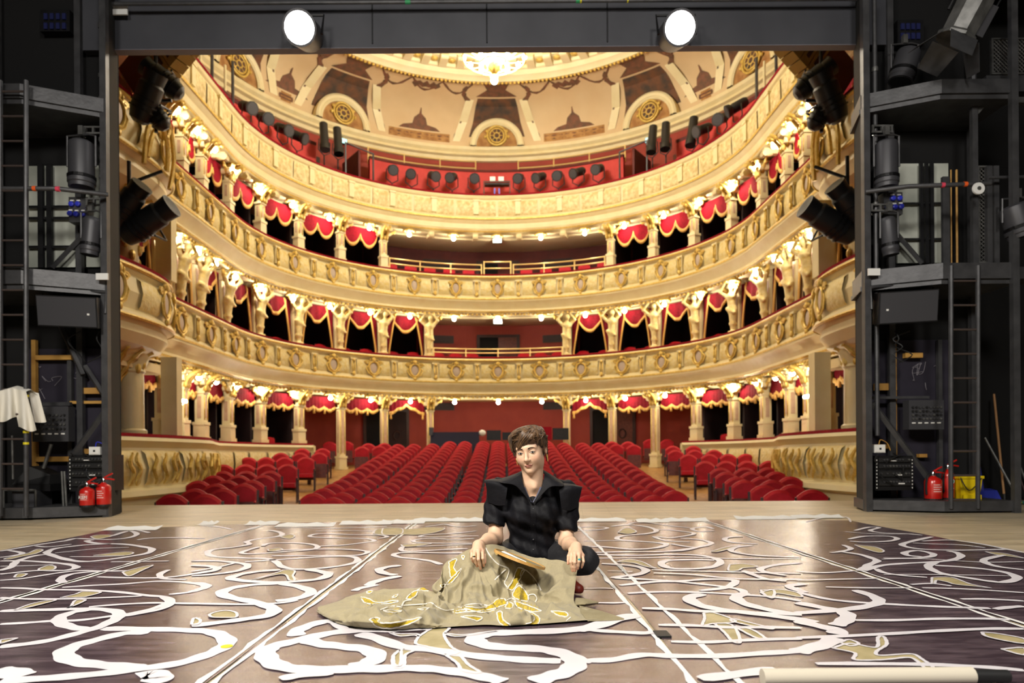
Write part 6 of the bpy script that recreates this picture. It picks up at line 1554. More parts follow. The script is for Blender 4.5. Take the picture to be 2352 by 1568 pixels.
chk = np.clip(1 - np.linalg.norm((aq - (.04, -.068, -.03)) / (.024, .03, .022), axis=1), 0, 1)
tip = np.zeros(len(V))
for fs, th in ((FRs, FRt), (FLs, FLt)):
    for k, j, tp, r in list(fs) + [th]:
        tip = np.maximum(tip, np.clip(1.3 - np.linalg.norm(V - tp, axis=1) / .016, 0, 1) * .8); tip = np.maximum(tip, np.clip(1.2 - np.linalg.norm(V - k, axis=1) / .014, 0, 1) * .5)
base = np.array(lin((220, 182, 152))); lipc = np.array(lin((180, 114, 100))); rose = np.array(lin((222, 150, 122)))
col = base + (rose - base) * np.clip(chk * .5 + tip * .8, 0, 1)[:, None]; col = col + (lipc - col) * lipm[:, None]
eye_shade = np.clip(1 - np.linalg.norm((aq - (.03, -.08, .006)) / (.022, .03, .013), axis=1), 0, 1); col = col * (1 - .35 * eye_shade[:, None] * np.array((.7, 1, 1.1)))  # eye-socket shade painted into the skin colour
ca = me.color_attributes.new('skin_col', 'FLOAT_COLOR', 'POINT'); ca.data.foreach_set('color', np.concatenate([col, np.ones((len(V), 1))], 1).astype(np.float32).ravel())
def vcol_mat(name, attr, rough, sss=0, bump=0, bscale=400, sheen=0):
    m = bpy.data.materials.new(name); m.use_nodes = True; nt = m.node_tree; b = nt.nodes['Principled BSDF']
    a = nt.nodes.new('ShaderNodeAttribute'); a.attribute_name = attr; nt.links.new(a.outputs['Color'], b.inputs['Base Color']); b.inputs['Roughness'].default_value = rough
    b.inputs['Sheen Weight'].default_value = sheen
    if sss: b.inputs['Subsurface Weight'].default_value = sss; b.inputs['Subsurface Radius'].default_value = (.01, .004, .002); b.inputs['Subsurface Scale'].default_value = .5
    if bump:
        n = nt.nodes.new('ShaderNodeTexNoise'); n.inputs['Scale'].default_value = bscale; tc = nt.nodes.new('ShaderNodeTexCoord'); nt.links.new(tc.outputs['Object'], n.inputs['Vector'])
        bp = nt.nodes.new('ShaderNodeBump'); bp.inputs['Strength'].default_value = bump; bp.inputs['Distance'].default_value = .002; nt.links.new(n.outputs[0], bp.inputs['Height']); nt.links.new(bp.outputs[0], b.inputs['Normal'])
    M[name] = m
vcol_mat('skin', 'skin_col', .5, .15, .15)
mat('navy_cotton', (10, 10, 17), .7, col2=(7, 7, 12), nscale=9, bump=.15, bscale=40, spec=.25)
mat('navy_lining', (64, 66, 88), .6)
mat('black_trousers', (20, 20, 24), .7, bump=.2, bscale=30)
mat('hair_brown', (104, 76, 48), .5, col2=(46, 32, 22), nscale=70, nmix=.6, stretch=(1, 1, .25))
mat('hair_dark', (50, 36, 26), .5)
mat('eye_white', (214, 204, 196), .25); mat('iris', (58, 62, 60), .2); mat('pupil', (10, 10, 10), .15); mat('turquoise', (50, 150, 160), .25); mat('dark_stone', (52, 30, 26), .2)
mat('shoe_red', (126, 40, 26), .5)
woman = thing('person', 'woman in navy puff-shouldered shirt sitting cross-legged on the painted floor', 'person', (0, 0, 0))
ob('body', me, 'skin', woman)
# ---- facial details laid on the face surface
def fy(x, z):
    lo_, hi_ = -.13, -.03
    for _ in range(26):
        m_ = (lo_ + hi_) / 2
        if face_sdf(np.array([[x, m_, z]]))[0] > 0: lo_ = m_
        else: hi_ = m_
    return lo_
def face_patch(name, m, rows, off, parent):
    MB().grid([[hw((x, fy(x, z) - off, z)) for x, z in r] for r in rows]).build(name, m, parent, True)
for sx in (-1, 1):
    ex = sx * .030; rows = []
    for v in np.linspace(-1, 1, 7):
        r = []
        for u in np.linspace(-1, 1, 13):
            hh = (.0042 if v > 0 else .0034) * (1 - abs(u) ** 2.2); r.append((ex + u * .0125, .0008 * u * sx * 1 + v * hh))
        rows.append(r)
    face_patch('eye', 'eye_white', rows, .0011, woman)
    ir = MB(); c = (ex + .0026, .0005); 
    for rr, mt, of in ((.0052, 'iris', .0019), (.0026, 'pupil', .0024)):
        pts = [hw((c[0] + rr * math.cos(a), fy(c[0], c[1]) - of + .0, c[1] + min(rr * math.sin(a), .0034))) for a in np.linspace(0, 2 * pi, 17)[:-1]]
        MB().add([hw((c[0], fy(c[0], c[1]) - of - .0004, c[1]))] + pts, [(0, i + 1, (i + 1) % 16 + 1) for i in range(16)]).build('iris' if mt == 'iris' else 'pupil', mt, woman, True)
    MB().sphere(hw((c[0] - .0015, fy(c[0], c[1]) - .003, c[1] + .0016)), .0007, 6, 4).build('catchlight', 'eye_white', woman, True)
    MB().tube([hw((ex + u * .0135, fy(ex + u * .0135, .0043 * (1 - abs(u) ** 2)) - .0012, .0003 + .0048 * (1 - abs(u) ** 2) + .0012 * u * sx)) for u in np.linspace(-1, 1, 11)], [.0006 + .0009 * math.sin(pi * (i + .6) / 11.2) for i in range(11)], 5).build('upper_lash', 'hair_dark', woman, True)
    MB().tube([hw((ex + u * .0122, fy(ex + u * .0122, -.0035 * (1 - abs(u) ** 2)) - .0006, -.0002 - .0036 * (1 - abs(u) ** 2))) for u in np.linspace(-1, 1, 9)], .0004, 4).build('lower_lash', 'hair_dark', woman, True)
    rows = []
    for v in (-1, 0, 1):
        r = []
        for u in np.linspace(0, 1, 11):
            x = sx * (.0135 + .033 * u); z = .0175 + .0075 * math.sin(u * 1.9 + .25) - .005 * u * u; w2 = .0026 * (1 - u) ** .6 + .0006; r.append((x, z + v * w2))
        rows.append(r)
    face_patch('eyebrow', 'hair_dark', rows, .0012, woman)
    nx = sx * .0062; MB().sphere(hw((nx, -.0925, -.0405)), (.0028, .0024, .0016), 7, 4).build('nostril', 'dark_stone', woman, True)
MB().tube([hw((u * .019, fy(u * .019, -.0655) - .0004, -.0652 - .0013 * u * u)) for u in np.linspace(-1, 1, 15)], [.0003 + .0006 * math.sin(pi * (i + .5) / 15) for i in range(15)], 4).build('mouth_line', 'dark_stone', woman, True)
# ---- hair: cap plus layered locks
def hair_sdf(P):
    q = hl(P)
    d = sd_ell(q, (.002, .024, .036), (.082, .097, .076)); d = smin(d, sd_ell(q, (0, .062, .0), (.068, .056, .072)), .03)
    ax = q.copy(); ax[..., 0] = np.abs(q[..., 0])
    d = smax(d, -(sd_ell(q, (.006, -.09, -.012), (.066, .075, .09))), .008)
    d = smax(d, -(sd_box(ax, (.08, .0, -.045), (.03, .05, .045), .01)), .006)
    d = smax(d, -(q[..., 2] + .075), .01)
    return d * HS
Vh, Fh = surfnet(hair_sdf, HC0 - .16, HC0 + .17, .004)
hair = ob('hair', np_mesh('hair', Vh, Fh), 'hair_brown', woman)
random.seed(5); mb = MB()
def strand(p0, p1, p2, p3, r, n=9):
    pts = []
    for i in range(n):
        u = i / (n - 1); p = (1 - u) ** 3 * p0 + 3 * (1 - u) ** 2 * u * p1 + 3 * (1 - u) * u * u * p2 + u ** 3 * p3; pts.append(hw(p))
    mb.tube(pts, [r * (.55 + .45 * math.sin(min(1, (i + .5) / 3) * pi / 2)) * (1 - .85 * max(0, (i - 4) / (n - 4.6)) ** 1.5) for i in range(n)], 5)
def es(x, y, k=1.0):     # height of the hair dome above (x, y)
    t = 1 - (x / (.088 * k)) ** 2 - ((y - .022) / (.103 * k)) ** 2; return .036 + .079 * k * math.sqrt(max(t, .0))
V3 = lambda x, y, z: np.array((x, y, z))
J = lambda s_: random.gauss(0, s_)
# fringe: from the parting on image right, swept down to image left over the brow
for i in range(280):
    u = random.random(); x0 = .06 - .05 * u + J(.005); y0 = -.012 - .03 * (1 - abs(u - .5)) + J(.012); z0 = es(x0, y0, 1.02)
    x3 = .03 - .106 * u + J(.007); t_ = max(0, min(1, (.034 - x3) / .1)); y3 = -.083 + .052 * max(0, (-x3 - .035) / .045) + .01 * max(0, x3 / .034) + J(.002); z3 = .062 - .046 * t_ ** .8 + J(.004)
    strand(V3(x0, y0, z0), V3(x0 - .002, y0 - .045, z0 + .008 + J(.003)), V3((x0 + x3) / 2 + .008, -.099 + .03 * max(0, (-x3 - .035) / .045) + J(.003), .086 + J(.004)), V3(x3, y3, z3), random.uniform(.003, .0048))
# right of the parting: over the temple towards the ear
for i in range(220):
    x0 = .03 + J(.022); y0 = -.01 + J(.022); z0 = es(x0, y0, 1.02); w_ = random.random()
    y3 = -.066 + .1 * w_; x3 = .058 + .026 * min(1, w_ * 2.2) + J(.002); z3 = .046 - .03 * min(1, w_ * 2) + J(.008)
    strand(V3(x0, y0, z0), V3(x0 + .028, y0 - .03 + .02 * w_, z0 + .008), V3(.07 + .02 * w_, y3 - .012, .078 + J(.005)), V3(x3, y3, z3), random.uniform(.0028, .0044))
# image-left side
for i in range(150):
    x0 = -.02 + J(.02); y0 = .01 + J(.025); z0 = es(x0, y0, 1.02); y3 = -.05 + .12 * random.random()
    strand(V3(x0, y0, z0), V3(x0 - .045, y0 - .01, z0 + .006), V3(-.091, y3 - .005, .06 + J(.008)), V3(-.078 + J(.002), y3, .0 + J(.012) + .014 * (y3 < -.03)), random.uniform(.0028, .0044))
# crown, back and nape
for i in range(230):
    a = random.uniform(.6, pi - .6) if i % 2 else random.uniform(.15, pi - .15); c_, s2 = math.cos(a), math.sin(a); x0, y0 = .02 * c_, .03 + .02 * s2; z0 = es(x0, y0, 1.01)
    r3 = random.uniform(.86, 1.0); strand(V3(x0, y0, z0), V3(.06 * c_, .03 + .07 * s2, .122), V3(.094 * c_, .022 + .112 * s2, .055), V3(.076 * c_ * r3, .03 + .083 * s2 * r3, -.035 + J(.012)), random.uniform(.0028, .0046))
# sideburn by the ear and nape wisps
for i in range(26):
    strand(V3(.081, -.02 + J(.008), .045), V3(.085, -.026, .03), V3(.079, -.026 + J(.004), .005), V3(.0735, -.024 + J(.005), -.014 + J(.006)), .0024)
    strand(V3(-.08, -.03 + J(.008), .045), V3(-.084, -.036, .03), V3(-.078, -.036 + J(.004), .005), V3(-.068, -.041 + J(.005), -.006 + J(.006)), .0026)
    strand(V3(.073, .05 + J(.01), .0), V3(.08, .045, -.02), V3(.076, .036, -.042), V3(.069 + J(.003), .032 + J(.006), -.056 + J(.006)), .0024)
mb.build('hair_locks', 'hair_brown', hair, True)
# ---- jewellery
for sx, x in ((1, .079), (-1, -.078)):
    er = MB().tube([hw((x + .001 * sx, .006 + .007 * math.cos(a), -.043 + .0095 * math.sin(a))) for a in np.linspace(0, 2 * pi, 17)[:-1]], .0016, 6, closed=True)
    er.tube([hw((x + .001 * sx, .004, -.053)), hw((x + .001 * sx, .003, -.07))], [.0022, .0012], 6); er.build('earring', 'gold', woman, True)
def finger_ring(f, u, m, stone, sr):
    k, j, tp, r = f; p = k + (j - k) * u; t = Vector(j - k).normalized(); a = t.orthogonal().normalized(); b = t.cross(a)
    o = MB().tube([Vector(p) + (a * math.cos(q_) + b * math.sin(q_)) * (r * 1.16) for q_ in np.linspace(0, 2 * pi, 17)[:-1]], .0016, 6, closed=True).build('finger_ring', m, woman, True)
    MB().sphere(Vector(p) + Vector((0, -r * 1.35, .002)), sr, 8, 6).build('ring_stone', stone, o, True)
finger_ring(FRs[1], .8, 'brass', 'dark_stone', (.0062, .004, .005)); finger_ring(FLs[2], .78, 'gold', 'turquoise', (.007, .005, .006))
# ---- shirt
def sh_sdf(P):
    d = sd_ell(P, A(1224, 1168, 3.48), (.158, .1, .125))
    for px in (1197, 1250): d = smin(d, sd_ell(P, A(px, 1180, 3.405), (.05, .045, .055)), .05)
    d = smin(d, sd_ell(P, A(1222, 1240, 3.51), (.118, .098, .15)), .06)
    d = smin(d, sd_ell(P, A(1222, 1285, 3.52), (.13, .11, .1)), .05)
    d = smin(d, sd_cap(P, A(1162, 1120, 3.485), A(1288, 1125, 3.485), .052, .052), .04)
    for a_, hm in ((AR, (1133, 1206, 3.45)), (AL, (1301, 1220, 3.45))):
        h_ = A(*hm); up = a_['sh']; f = sd_cap(P, up, h_, .062, .057)
        ax_ = (h_ - up) / np.linalg.norm(h_ - up); f = smax(f, (P - h_) @ ax_, .008)
        d = smin(d, f, .022)
    # folds
    w_ = .0035 * np.sin(P[..., 2] * 95 + P[..., 0] * 38) * np.clip((.5 - P[..., 2]) * 6, 0, 1) + .003 * np.sin(P[..., 0] * 120 + P[..., 2] * 30)
    d = d + w_
    v0 = A(1222, 1085, 3.39); v1 = A(1223, 1150, 3.36)
    d = smax(d, -sd_cap(P, v0, v1, .05, .006), .006)
    d = smax(d, -sd_cap(P, A(1222, 1098, 3.44), A(1222, 1060, 3.44), .062, .07), .006)
    d = smax(d, -(P[..., 2] - .012), .01)
    return d
Vs, Fs = surfnet(sh_sdf, (-.02, 3.22, .0), (.74, 3.72, .62), .005)
shirt = ob('shirt', np_mesh('shirt', Vs, Fs), 'navy_cotton', woman)
def thick_patch(name, rows, th, m, parent, n=6):
    # rows: list of rows of world points -> catmull both ways, doubled with thickness
    rr = [catmull(r, n) for r in rows]; cols = list(zip(*rr)); cc = [catmull(c, n) for c in cols]; g = [list(r) for r in zip(*cc)]
    mbp = MB().grid(g); back = [[Vector(p) + Vector((0, th, -th * .4)) for p in r] for r in g]; mbp.grid(back, flip=True)
    H_, W_ = len(g), len(g[0]); k = H_ * W_
    for i in range(H_ - 1): mbp.f += [(i * W_, k + i * W_, k + (i + 1) * W_, (i + 1) * W_), (i * W_ + W_ - 1, (i + 1) * W_ + W_ - 1, k + (i + 1) * W_ + W_ - 1, k + i * W_ + W_ - 1)]
    for j in range(W_ - 1): mbp.f += [(j, j + 1, k + j + 1, k + j), ((H_ - 1) * W_ + j, k + (H_ - 1) * W_ + j, k + (H_ - 1) * W_ + j + 1, (H_ - 1) * W_ + j + 1)]
    return mbp.build(name, m, parent, True, 50)
W3 = lambda *a: W(*a)
# collar leaves: rows run from back of the neck to the bottom of the V
thick_patch('collar', [[W3(1213, 1078, 3.53), W3(1200, 1080, 3.44), W3(1198, 1092, 3.39), W3(1204, 1118, 3.365), W3(1219, 1149, 3.352)],
                       [W3(1206, 1084, 3.56), W3(1182, 1088, 3.46), W3(1178, 1099, 3.375), W3(1190, 1118, 3.352), W3(1216, 1149, 3.35)],
                       [W3(1200, 1092, 3.57), W3(1160, 1096, 3.48), W3(1148, 1107, 3.37), W3(1184, 1115, 3.345), W3(1213, 1147, 3.348)]], .004, 'navy_cotton', shirt)
thick_patch('collar', [[W3(1236, 1076, 3.53), W3(1247, 1078, 3.44), W3(1250, 1092, 3.39), W3(1243, 1120, 3.365), W3(1226, 1152, 3.352)],
                       [W3(1244, 1082, 3.56), W3(1264, 1088, 3.46), W3(1270, 1102, 3.375), W3(1256, 1122, 3.352), W3(1229, 1152, 3.35)],
                       [W3(1250, 1088, 3.57), W3(1284, 1101, 3.48), W3(1294, 1115, 3.37), W3(1262, 1119, 3.345), W3(1232, 1151, 3.348)]], .004, 'navy_cotton', shirt)
thick_patch('neck_facing', [[W3(1199, 1118, 3.375), W3(1207, 1135, 3.365), W3(1219, 1152, 3.356)], [W3(1206, 1118, 3.385), W3(1213, 1135, 3.372), W3(1222, 1153, 3.358)]], .002, 'navy_lining', shirt)
thick_patch('neck_facing', [[W3(1246, 1118, 3.375), W3(1238, 1137, 3.365), W3(1226, 1153, 3.356)], [W3(1240, 1118, 3.385), W3(1232, 1137, 3.372), W3(1223, 1153, 3.358)]], .002, 'navy_lining', shirt)
# stiff flared shoulder caps
thick_patch('shoulder_cap', [[W3(1168, 1100, 3.56), W3(1146, 1098, 3.575), W3(1128, 1100, 3.58)], [W3(1164, 1100, 3.48), W3(1138, 1099, 3.48), W3(1113, 1102, 3.49)], [W3(1166, 1112, 3.39), W3(1140, 1106, 3.375), W3(1114, 1104, 3.40)],
                             [W3(1164, 1130, 3.37), W3(1141, 1128, 3.375), W3(1118, 1126, 3.41)], [W3(1160, 1160, 3.385), W3(1141, 1160, 3.395), W3(1121, 1153, 3.43)]], .004, 'navy_cotton', shirt)
thick_patch('shoulder_cap', [[W3(1282, 1104, 3.56), W3(1302, 1108, 3.575), W3(1320, 1114, 3.58)], [W3(1286, 1106, 3.48), W3(1312, 1110, 3.48), W3(1338, 1118, 3.49)], [W3(1284, 1118, 3.39), W3(1310, 1116, 3.375), W3(1337, 1120, 3.40)],
                             [W3(1286, 1138, 3.37), W3(1308, 1140, 3.375), W3(1332, 1142, 3.41)], [W3(1290, 1168, 3.385), W3(1308, 1172, 3.395), W3(1326, 1164, 3.43)]], .004, 'navy_cotton', shirt)
bv = BVHTree.FromPolygons([tuple(v) for v in Vs], [tuple(f) for f in Fs])
CAMP = Vector((CX, 0, CH))
def onto(bv_, px, py, off=.002):
    d = (W(px, py, 3.0) - CAMP).normalized(); h = bv_.ray_cast(CAMP, d)
    return None if h[0] is None else h[0] - d * off
for py in (1168, 1200, 1204, 1239, 1262):
    p = onto(bv, 1225, py, .001)
    if p: MB().sphere(p, (.0042, .0025, .0042), 8, 5).build('button', 'lamp_housing', shirt, True)
pl_ = [[onto(bv, x, y, .0015) for x in (1219, 1231)] for y in range(1158, 1280, 6)]
pl_ = [r for r in pl_ if all(r)]; MB().grid(pl_).build('placket', 'navy_cotton', shirt, True)
# ---- trousers
KR = A(1343, 1287, 3.24); KL = np.array((.075, 3.2, .15))
def tr_sdf(P):
    d = sd_ell(P, (.34, 3.6, .12), (.185, .15, .115))
    d = smin(d, sd_cap(P, (.45, 3.54, .13), KR, .09, .06), .04); d = smin(d, sd_cap(P, KR, (.36, 3.36, .06), .058, .045), .03)
    d = smin(d, sd_cap(P, (.24, 3.54, .13), KL, .09, .062), .04); d = smin(d, sd_cap(P, KL, (.36, 3.36, .06), .056, .045), .03)
    d = d + .004 * np.sin(P[..., 0] * 70 + P[..., 1] * 40) * np.sin(P[..., 2] * 50)
    return smax(d, -(P[..., 2] - .01), .01)
Vt, Ft = surfnet(tr_sdf, (-.02, 3.06, 0), (.64, 3.78, .3), .006)
ob('trousers', np_mesh('trousers', Vt, Ft), 'black_trousers', woman)
def shoe_sdf(P):
    d = sd_cap(P, (.5, 3.24, .045), (.545, 3.2, .03), .035, .026); d = smin(d, sd_cap(P, (.4, 3.28, .045), (.5, 3.24, .04), .035, .035), .03); return smax(d, -(P[..., 2] - .01), .006)
Vx, Fx = surfnet(shoe_sdf, (.33, 3.12, 0), (.62, 3.36, .12), .005)
ob('shoe', np_mesh('shoe', Vx, Fx), 'shoe_red', woman)
# ================================================================== embroidered linen cloth
cols = [
 [('g', 727, 1406, .006), ('g', 728, 1403, .012), ('g', 729, 1400, .02), ('g', 730, 1397, .02), ('g', 731, 1394, .012)],
 [('g', 764, 1430, .004), ('g', 768, 1416, .03), ('g', 780, 1400, .032), ('g', 795, 1386, .025), ('g', 792, 1374, .012)],
 [('g', 815, 1443, .004), ('g', 822, 1422, .045), ('g', 838, 1400, .03), ('g', 848, 1380, .025), ('g', 842, 1358, .02)],
 [('g', 880, 1447, .004), ('g', 884, 1424, .048), ('g', 893, 1402, .026), ('g', 898, 1380, .03), ('g', 900, 1354, .045)],
 [('g', 950, 1446, .004), ('g', 950, 1422, .042), ('g', 955, 1400, .022), ('g', 960, 1376, .05), ('g', 958, 1350, .055)],
 [('g', 992, 1446, .004), ('g', 994, 1422, .038), ('g', 998, 1400, .03), ('g', 1001, 1376, .045), ('g', 1004, 1350, .07)],
 [('g', 1014, 1445, .004), ('g', 1014, 1420, .036), ('g', 1016, 1392, .035), ('d', 1016, 1352, 3.04), ('d', 1020, 1294, 3.13)],
 [('g', 1058, 1442, .004), ('g', 1058, 1416, .03), ('g', 1062, 1384, .028), ('d', 1052, 1330, 3.04), ('d', 1046, 1280, 3.12)],
 [('g', 1110, 1439, .004), ('g', 1110, 1413, .034), ('g', 1110, 1378, .04), ('d', 1098, 1318, 3.04), ('d', 1086, 1258, 3.13)],
 [('g', 1160, 1441, .004), ('g', 1160, 1415, .034), ('g', 1160, 1382, .03), ('d', 1150, 1326, 3.06), ('d', 1136, 1250, 3.2)],
 [('g', 1210, 1438, .004), ('g', 1212, 1412, .034), ('g', 1210, 1382, .022), ('d', 1200, 1336, 3.08), ('d', 1190, 1268, 3.3)],
 [('g', 1265, 1435, .004), ('g', 1262, 1407, .03), ('g', 1252, 1383, .014), ('d', 1246, 1345, 3.08), ('d', 1244, 1283, 3.26)],
 [('g', 1322, 1430, .004), ('g', 1312, 1404, .02), ('g', 1296, 1386, .02), ('d', 1288, 1340, 3.05), ('d', 1288, 1286, 3.2)],
 [('g', 1380, 1426, .004), ('g', 1352, 1402, .014), ('g', 1320, 1387, .02), ('d', 1321, 1345, 3.05), ('d', 1327, 1303, 3.14)]]
def cp(c):
    if c[0] == 'd': return W(c[1], c[2], c[3])
    u, v = uv(c[1], c[2]); return G(c[1], c[2], c[3])
CG = [[cp(c) for c in col_] for col_ in cols]
R1 = [catmull(r, 26) for r in CG]; NR = len(R1[0]); Gc = [catmull([R1[i][j] for i in range(len(R1))], 22) for j in range(NR)]
NCc = len(Gc[0])
Pn = np.array([[tuple(p) for p in r] for r in Gc])
# wrinkles along the normal
nu = np.gradient(Pn, axis=1); nv = np.gradient(Pn, axis=0); nn = np.cross(nu, nv); nn /= np.linalg.norm(nn, axis=2, keepdims=True) + 1e-9; nn[nn[..., 2] < 0] *= -1
ii, jj = np.meshgrid(np.linspace(0, 1, NR), np.linspace(0, 1, NCc), indexing='ij')
wr = np.zeros((NR, NCc))
for a in range(NR):
    for b in range(NCc):
        p = Pn[a, b]; rx, ry = p[0] - .08, p[1] - 3.1; ang = math.atan2(rx, -ry); rad = math.hypot(rx, ry)
        h1 = noise.noise((ang * 3.4, rad * 2.2, .3)); h2 = noise.noise((p[0] * 9, p[1] * 9, p[2] * 9)); h3 = noise.noise((p[0] * 26, p[1] * 26, 2 + p[2] * 26))
        h4 = noise.noise((p[0] * 13 + h2, p[1] * 13, 5 + p[2] * 9)); wr[a, b] = (.034 * (.6 - abs(h1) * 2.4) * min(1, rad * 3) + .020 * h2 + .026 * (.4 - abs(h4) * 2) + .007 * h3)
fold = np.zeros((NR, NCc))
for a in range(NR):
    for b in range(NCc):
        u0, v0 = b / NCc, a / NR; ph = 11 * u0 + 1.3 * noise.noise((u0 * 5, v0 * 2.2, 1.7)) + 2.2 * (1 - v0) * noise.noise((u0 * 2.5, v0, 4))
        env = math.exp(-((v0 - .72) / .17) ** 2) * (1 if .36 < u0 < .98 else max(0, 1 - abs(u0 - .5) * 0)) * (u0 > .33); fold[a, b] = .017 * env * (1 - 2 * abs(math.sin(pi * ph)) ** .8)
wr = wr + fold
edge = np.clip(np.minimum(ii * 7, 1), .25, 1) * np.clip(np.minimum(jj * 6, (1 - jj) * 6), .25, 1) * np.clip((1 - ii) * 5, .3, 1)
Pn = Pn + nn * (wr * edge)[..., None]; Pn[..., 2] = np.maximum(Pn[..., 2], .0085 + .003 * (1 - ii))
Vc = Pn.reshape(-1, 3); Fc = [(a * NCc + b, a * NCc + b + 1, (a + 1) * NCc + b + 1, (a + 1) * NCc + b) for a in range(NR - 1) for b in range(NCc - 1)]
# turned-down side hanging from the far-right edge and the small tail behind
bvc = BVHTree.FromPolygons([tuple(v) for v in Vc], Fc)
KP = '''400,590 450,600 520,630 640,615 660,625 560,640 470,640 420,625|440,550 480,545 470,562 445,562|720,600 760,560 800,545 790,580 750,605|800,540 860,510 895,510 890,545 840,545|840,490 890,485 900,497 850,498|620,590 660,570 655,585 630,595|460,750 500,738 535,745 520,765 560,775 650,770 760,750 830,735 760,775 680,800 600,812 520,800|560,685 640,685 690,690 640,700 580,695|800,675 880,668 850,682|1050,695 1130,680 1150,690 1090,705|1090,662 1160,660 1260,668 1330,640 1370,605 1420,605 1440,640 1390,655 1330,690 1250,700 1170,680|1420,670 1450,630 1480,640 1470,670|1490,620 1560,640 1640,670 1680,690 1620,695 1560,680 1510,660|1440,530 1480,470 1510,385 1560,395 1545,430 1520,480 1480,540|1480,560 1520,510 1560,540 1590,590 1580,620 1510,605 1480,585|1110,730 1180,725 1260,735 1230,760 1180,745|1365,700 1400,695 1410,750 1460,790 1420,795 1380,765|1590,690 1650,720 1670,750 1650,785 1570,785 1620,765 1630,735|1750,690 1840,695 1870,710 1860,730 1800,720|1025,340 1080,320 1060,380 1080,420 1040,450 1030,400|1010,490 1060,440 1110,390 1100,420 1050,480 1020,500|1115,295 1135,300 1125,325|965,505 1000,500 990,520 970,520'''
KQ = [[(700 + float(q.split(',')[0]) / 3.095, 1180 + float(q.split(',')[1]) / 3.095) for q in s_.split(' ')] for s_ in KP.split('|')]
pxs = np.array([PR(*v) for v in Vc])
def inpoly(P, poly):
    r = np.zeros(len(P), bool); n = len(poly)
    for i in range(n):
        x0, y0 = poly[i]; x1, y1 = poly[(i + 1) % n]
        c = ((y0 > P[:, 1]) != (y1 > P[:, 1])) & (P[:, 0] < (x1 - x0) * (P[:, 1] - y0) / ((y1 - y0) or 1e-9) + x0); r ^= c
    return r
gold_m = np.zeros(len(Vc), bool)
for poly in KQ: gold_m |= inpoly(pxs, poly)
rng = np.random.RandomState(3)
lc = np.array(lin((158, 147, 116))); gc = np.array(lin((190, 164, 30)))
colr = np.tile(lc, (len(Vc), 1)); colr *= (.94 + .12 * rng.rand(len(Vc), 1)); colr[gold_m] = gc * (.65 + .6 * rng.rand(gold_m.sum(), 1))
mec = bpy.data.meshes.new('linen'); mec.from_pydata(Vc.tolist(), [], Fc); mec.update(); mec.polygons.foreach_set('use_smooth', [True] * len(mec.polygons))
ca = mec.color_attributes.new('linen_col', 'FLOAT_COLOR', 'POINT'); ca.data.foreach_set('color', np.concatenate([colr, np.ones((len(Vc), 1))], 1).astype(np.float32).ravel())
vcol_mat('linen', 'linen_col', .85, 0, .5, 700, .2)
mat('linen_plain', (156, 145, 114), .85, col2=(146, 134, 102), nscale=30, bump=.4, bscale=500)
mat('cord_white', (236, 232, 222), .8, bump=.4, bscale=300); mat('hoop_wood', (206, 164, 96), .5, col2=(186, 140, 74), nscale=30)
cloth = thing('embroidered_cloth', 'crumpled beige linen cloth with yellow embroidery spread over her lap', 'cloth')
ob('linen', mec, 'linen', cloth)
def cord(pts, r=.0035):
    P_ = [onto(bvc, x, y, .0012) for x, y in pts]; seg = []
    for p in P_ + [None]:
        if p is not None and (not seg or (p - seg[-1]).length < .09): seg.append(p)
        else:
            if len(seg) > 2: MB().tube(seg, r, 5).build('white_cord', 'cord_white', cloth, True)
            seg = [p] if p is not None else []
for poly in KQ:
    rp = catmull([(x, y, 0) for x, y in poly + [poly[0]]], 5); cord([(p.x + .6 * math.sin(i * 2.3), p.y + .4 * math.sin(i * 1.7)) for i, p in enumerate(rp)], .003)
for ln_ in ('690,655 710,620 760,610', '860,640 900,632 940,660 1000,685 1060,680', '1285,240 1320,300 1380,360 1450,390 1440,450 1420,490 1440,520', '1530,440 1545,400 1580,405 1640,470 1680,545', '1590,610 1590,580 1630,572 1650,600 1640,625', '1350,470 1400,420 1430,395', '1110,660 1200,640 1300,650', '540,680 620,655 700,665', '1100,700 1250,690 1400,660', '1440,610 1470,600 1500,615', '700,650 860,640', '1890,735 1860,770 1940,790'):
    rp = catmull([(700 + float(q.split(',')[0]) / 3.095, 1180 + float(q.split(',')[1]) / 3.095, 0) for q in ln_.split(' ')], 8); cord([(p.x, p.y) for p in rp], .0032)
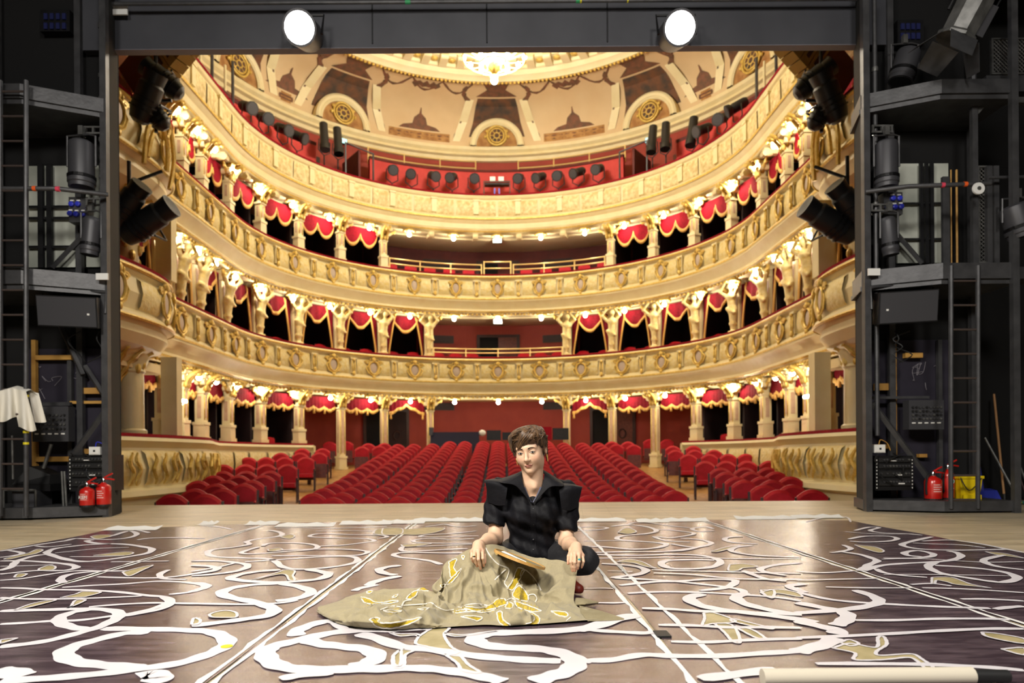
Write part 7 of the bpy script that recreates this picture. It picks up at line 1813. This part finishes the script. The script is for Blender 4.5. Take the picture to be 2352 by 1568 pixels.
# small flat tail and front-right corner
def flap(name, pts_rows):
    rr = [catmull(r, 6) for r in pts_rows]; cc = [catmull(c, 6) for c in zip(*rr)]; g = [list(r) for r in zip(*cc)]; MB().grid(g).build(name, 'linen_plain', cloth, True)
gz = lambda x, y, z: G(x, y, z)
flap('cloth_tail', [[gz(1322, 1372, .03), gz(1345, 1374, .03), gz(1376, 1382, .012)], [gz(1318, 1384, .02), gz(1345, 1386, .03), gz(1374, 1384, .01)], [gz(1316, 1392, .01), gz(1340, 1392, .01), gz(1370, 1387, .008)]])
flap('cloth_corner', [[gz(1330, 1390, .018), gz(1380, 1402, .018), gz(1432, 1419, .009)], [gz(1335, 1405, .02), gz(1385, 1412, .016), gz(1434, 1421, .009)], [gz(1350, 1426, .009), gz(1395, 1425, .009), gz(1432, 1423, .008)]])
# embroidery hoop
a = W(1142, 1269, 3.16); b = W(1243, 1311, 3.02); c = (a + b) / 2; u_ = (b - a) / 2; v_ = Vector((-.012, .1, -.002)); v_ = (v_ - u_ * (v_.dot(u_) / u_.length_squared)).normalized() * u_.length * .95
hp = thing('embroidery_hoop', 'round wooden embroidery hoop with stretched linen on her lap', 'embroidery hoop')
nrm = u_.cross(v_).normalized(); nrm = nrm if nrm.z > 0 else -nrm; c = c + nrm * .012
ringp = lambda k, off=0: [c + u_ * k * math.cos(q_) + v_ * k * math.sin(q_) + nrm * off for q_ in np.linspace(0, 2 * pi, 41)[:-1]]
mb = MB()
ro, ri = ringp(1.0, -.006), ringp(.94, -.006); ro2, ri2 = ringp(1.0, .006), ringp(.94, .006); mb.grid([ro, ro2, ri2, ri, ro], closed=True); mb.build('wooden_rim', 'hoop_wood', hp, True, 40)
pts = ringp(.95, .002); MB().add([c + nrm * .002] + pts, [(0, i + 1, (i + 1) % 40 + 1) for i in range(40)]).build('linen_disc', 'linen_plain', hp)
hq = lambda s_, t_: c + u_ * s_ + v_ * t_ + nrm * .0045
for k in range(5): MB().tube(catmull([hq(-.8 + .05 * k, .1 - .12 * k), hq(-.4 + .08 * k, -.05 - .1 * k), hq(.0 + .1 * k, -.25 - .06 * k), hq(.45 + .03 * k, -.4 - .02 * k)], 6), .0025, 5).build('white_cord', 'cord_white', hp, True)
mb = MB(); mb.add([hq(.2, -.6), hq(.6, -.5), hq(.75, -.3), hq(.3, -.15), hq(.15, -.3)], [(0, 1, 2, 3, 4)]); mb.build('yellow_patch', mat('yellow_thread', (206, 178, 32), .8, col2=(150, 128, 20), nscale=300), hp)
MB().box(a - Vector((.004, 0, 0)), (.012, .012, .02)).build('screw', 'brass', hp)
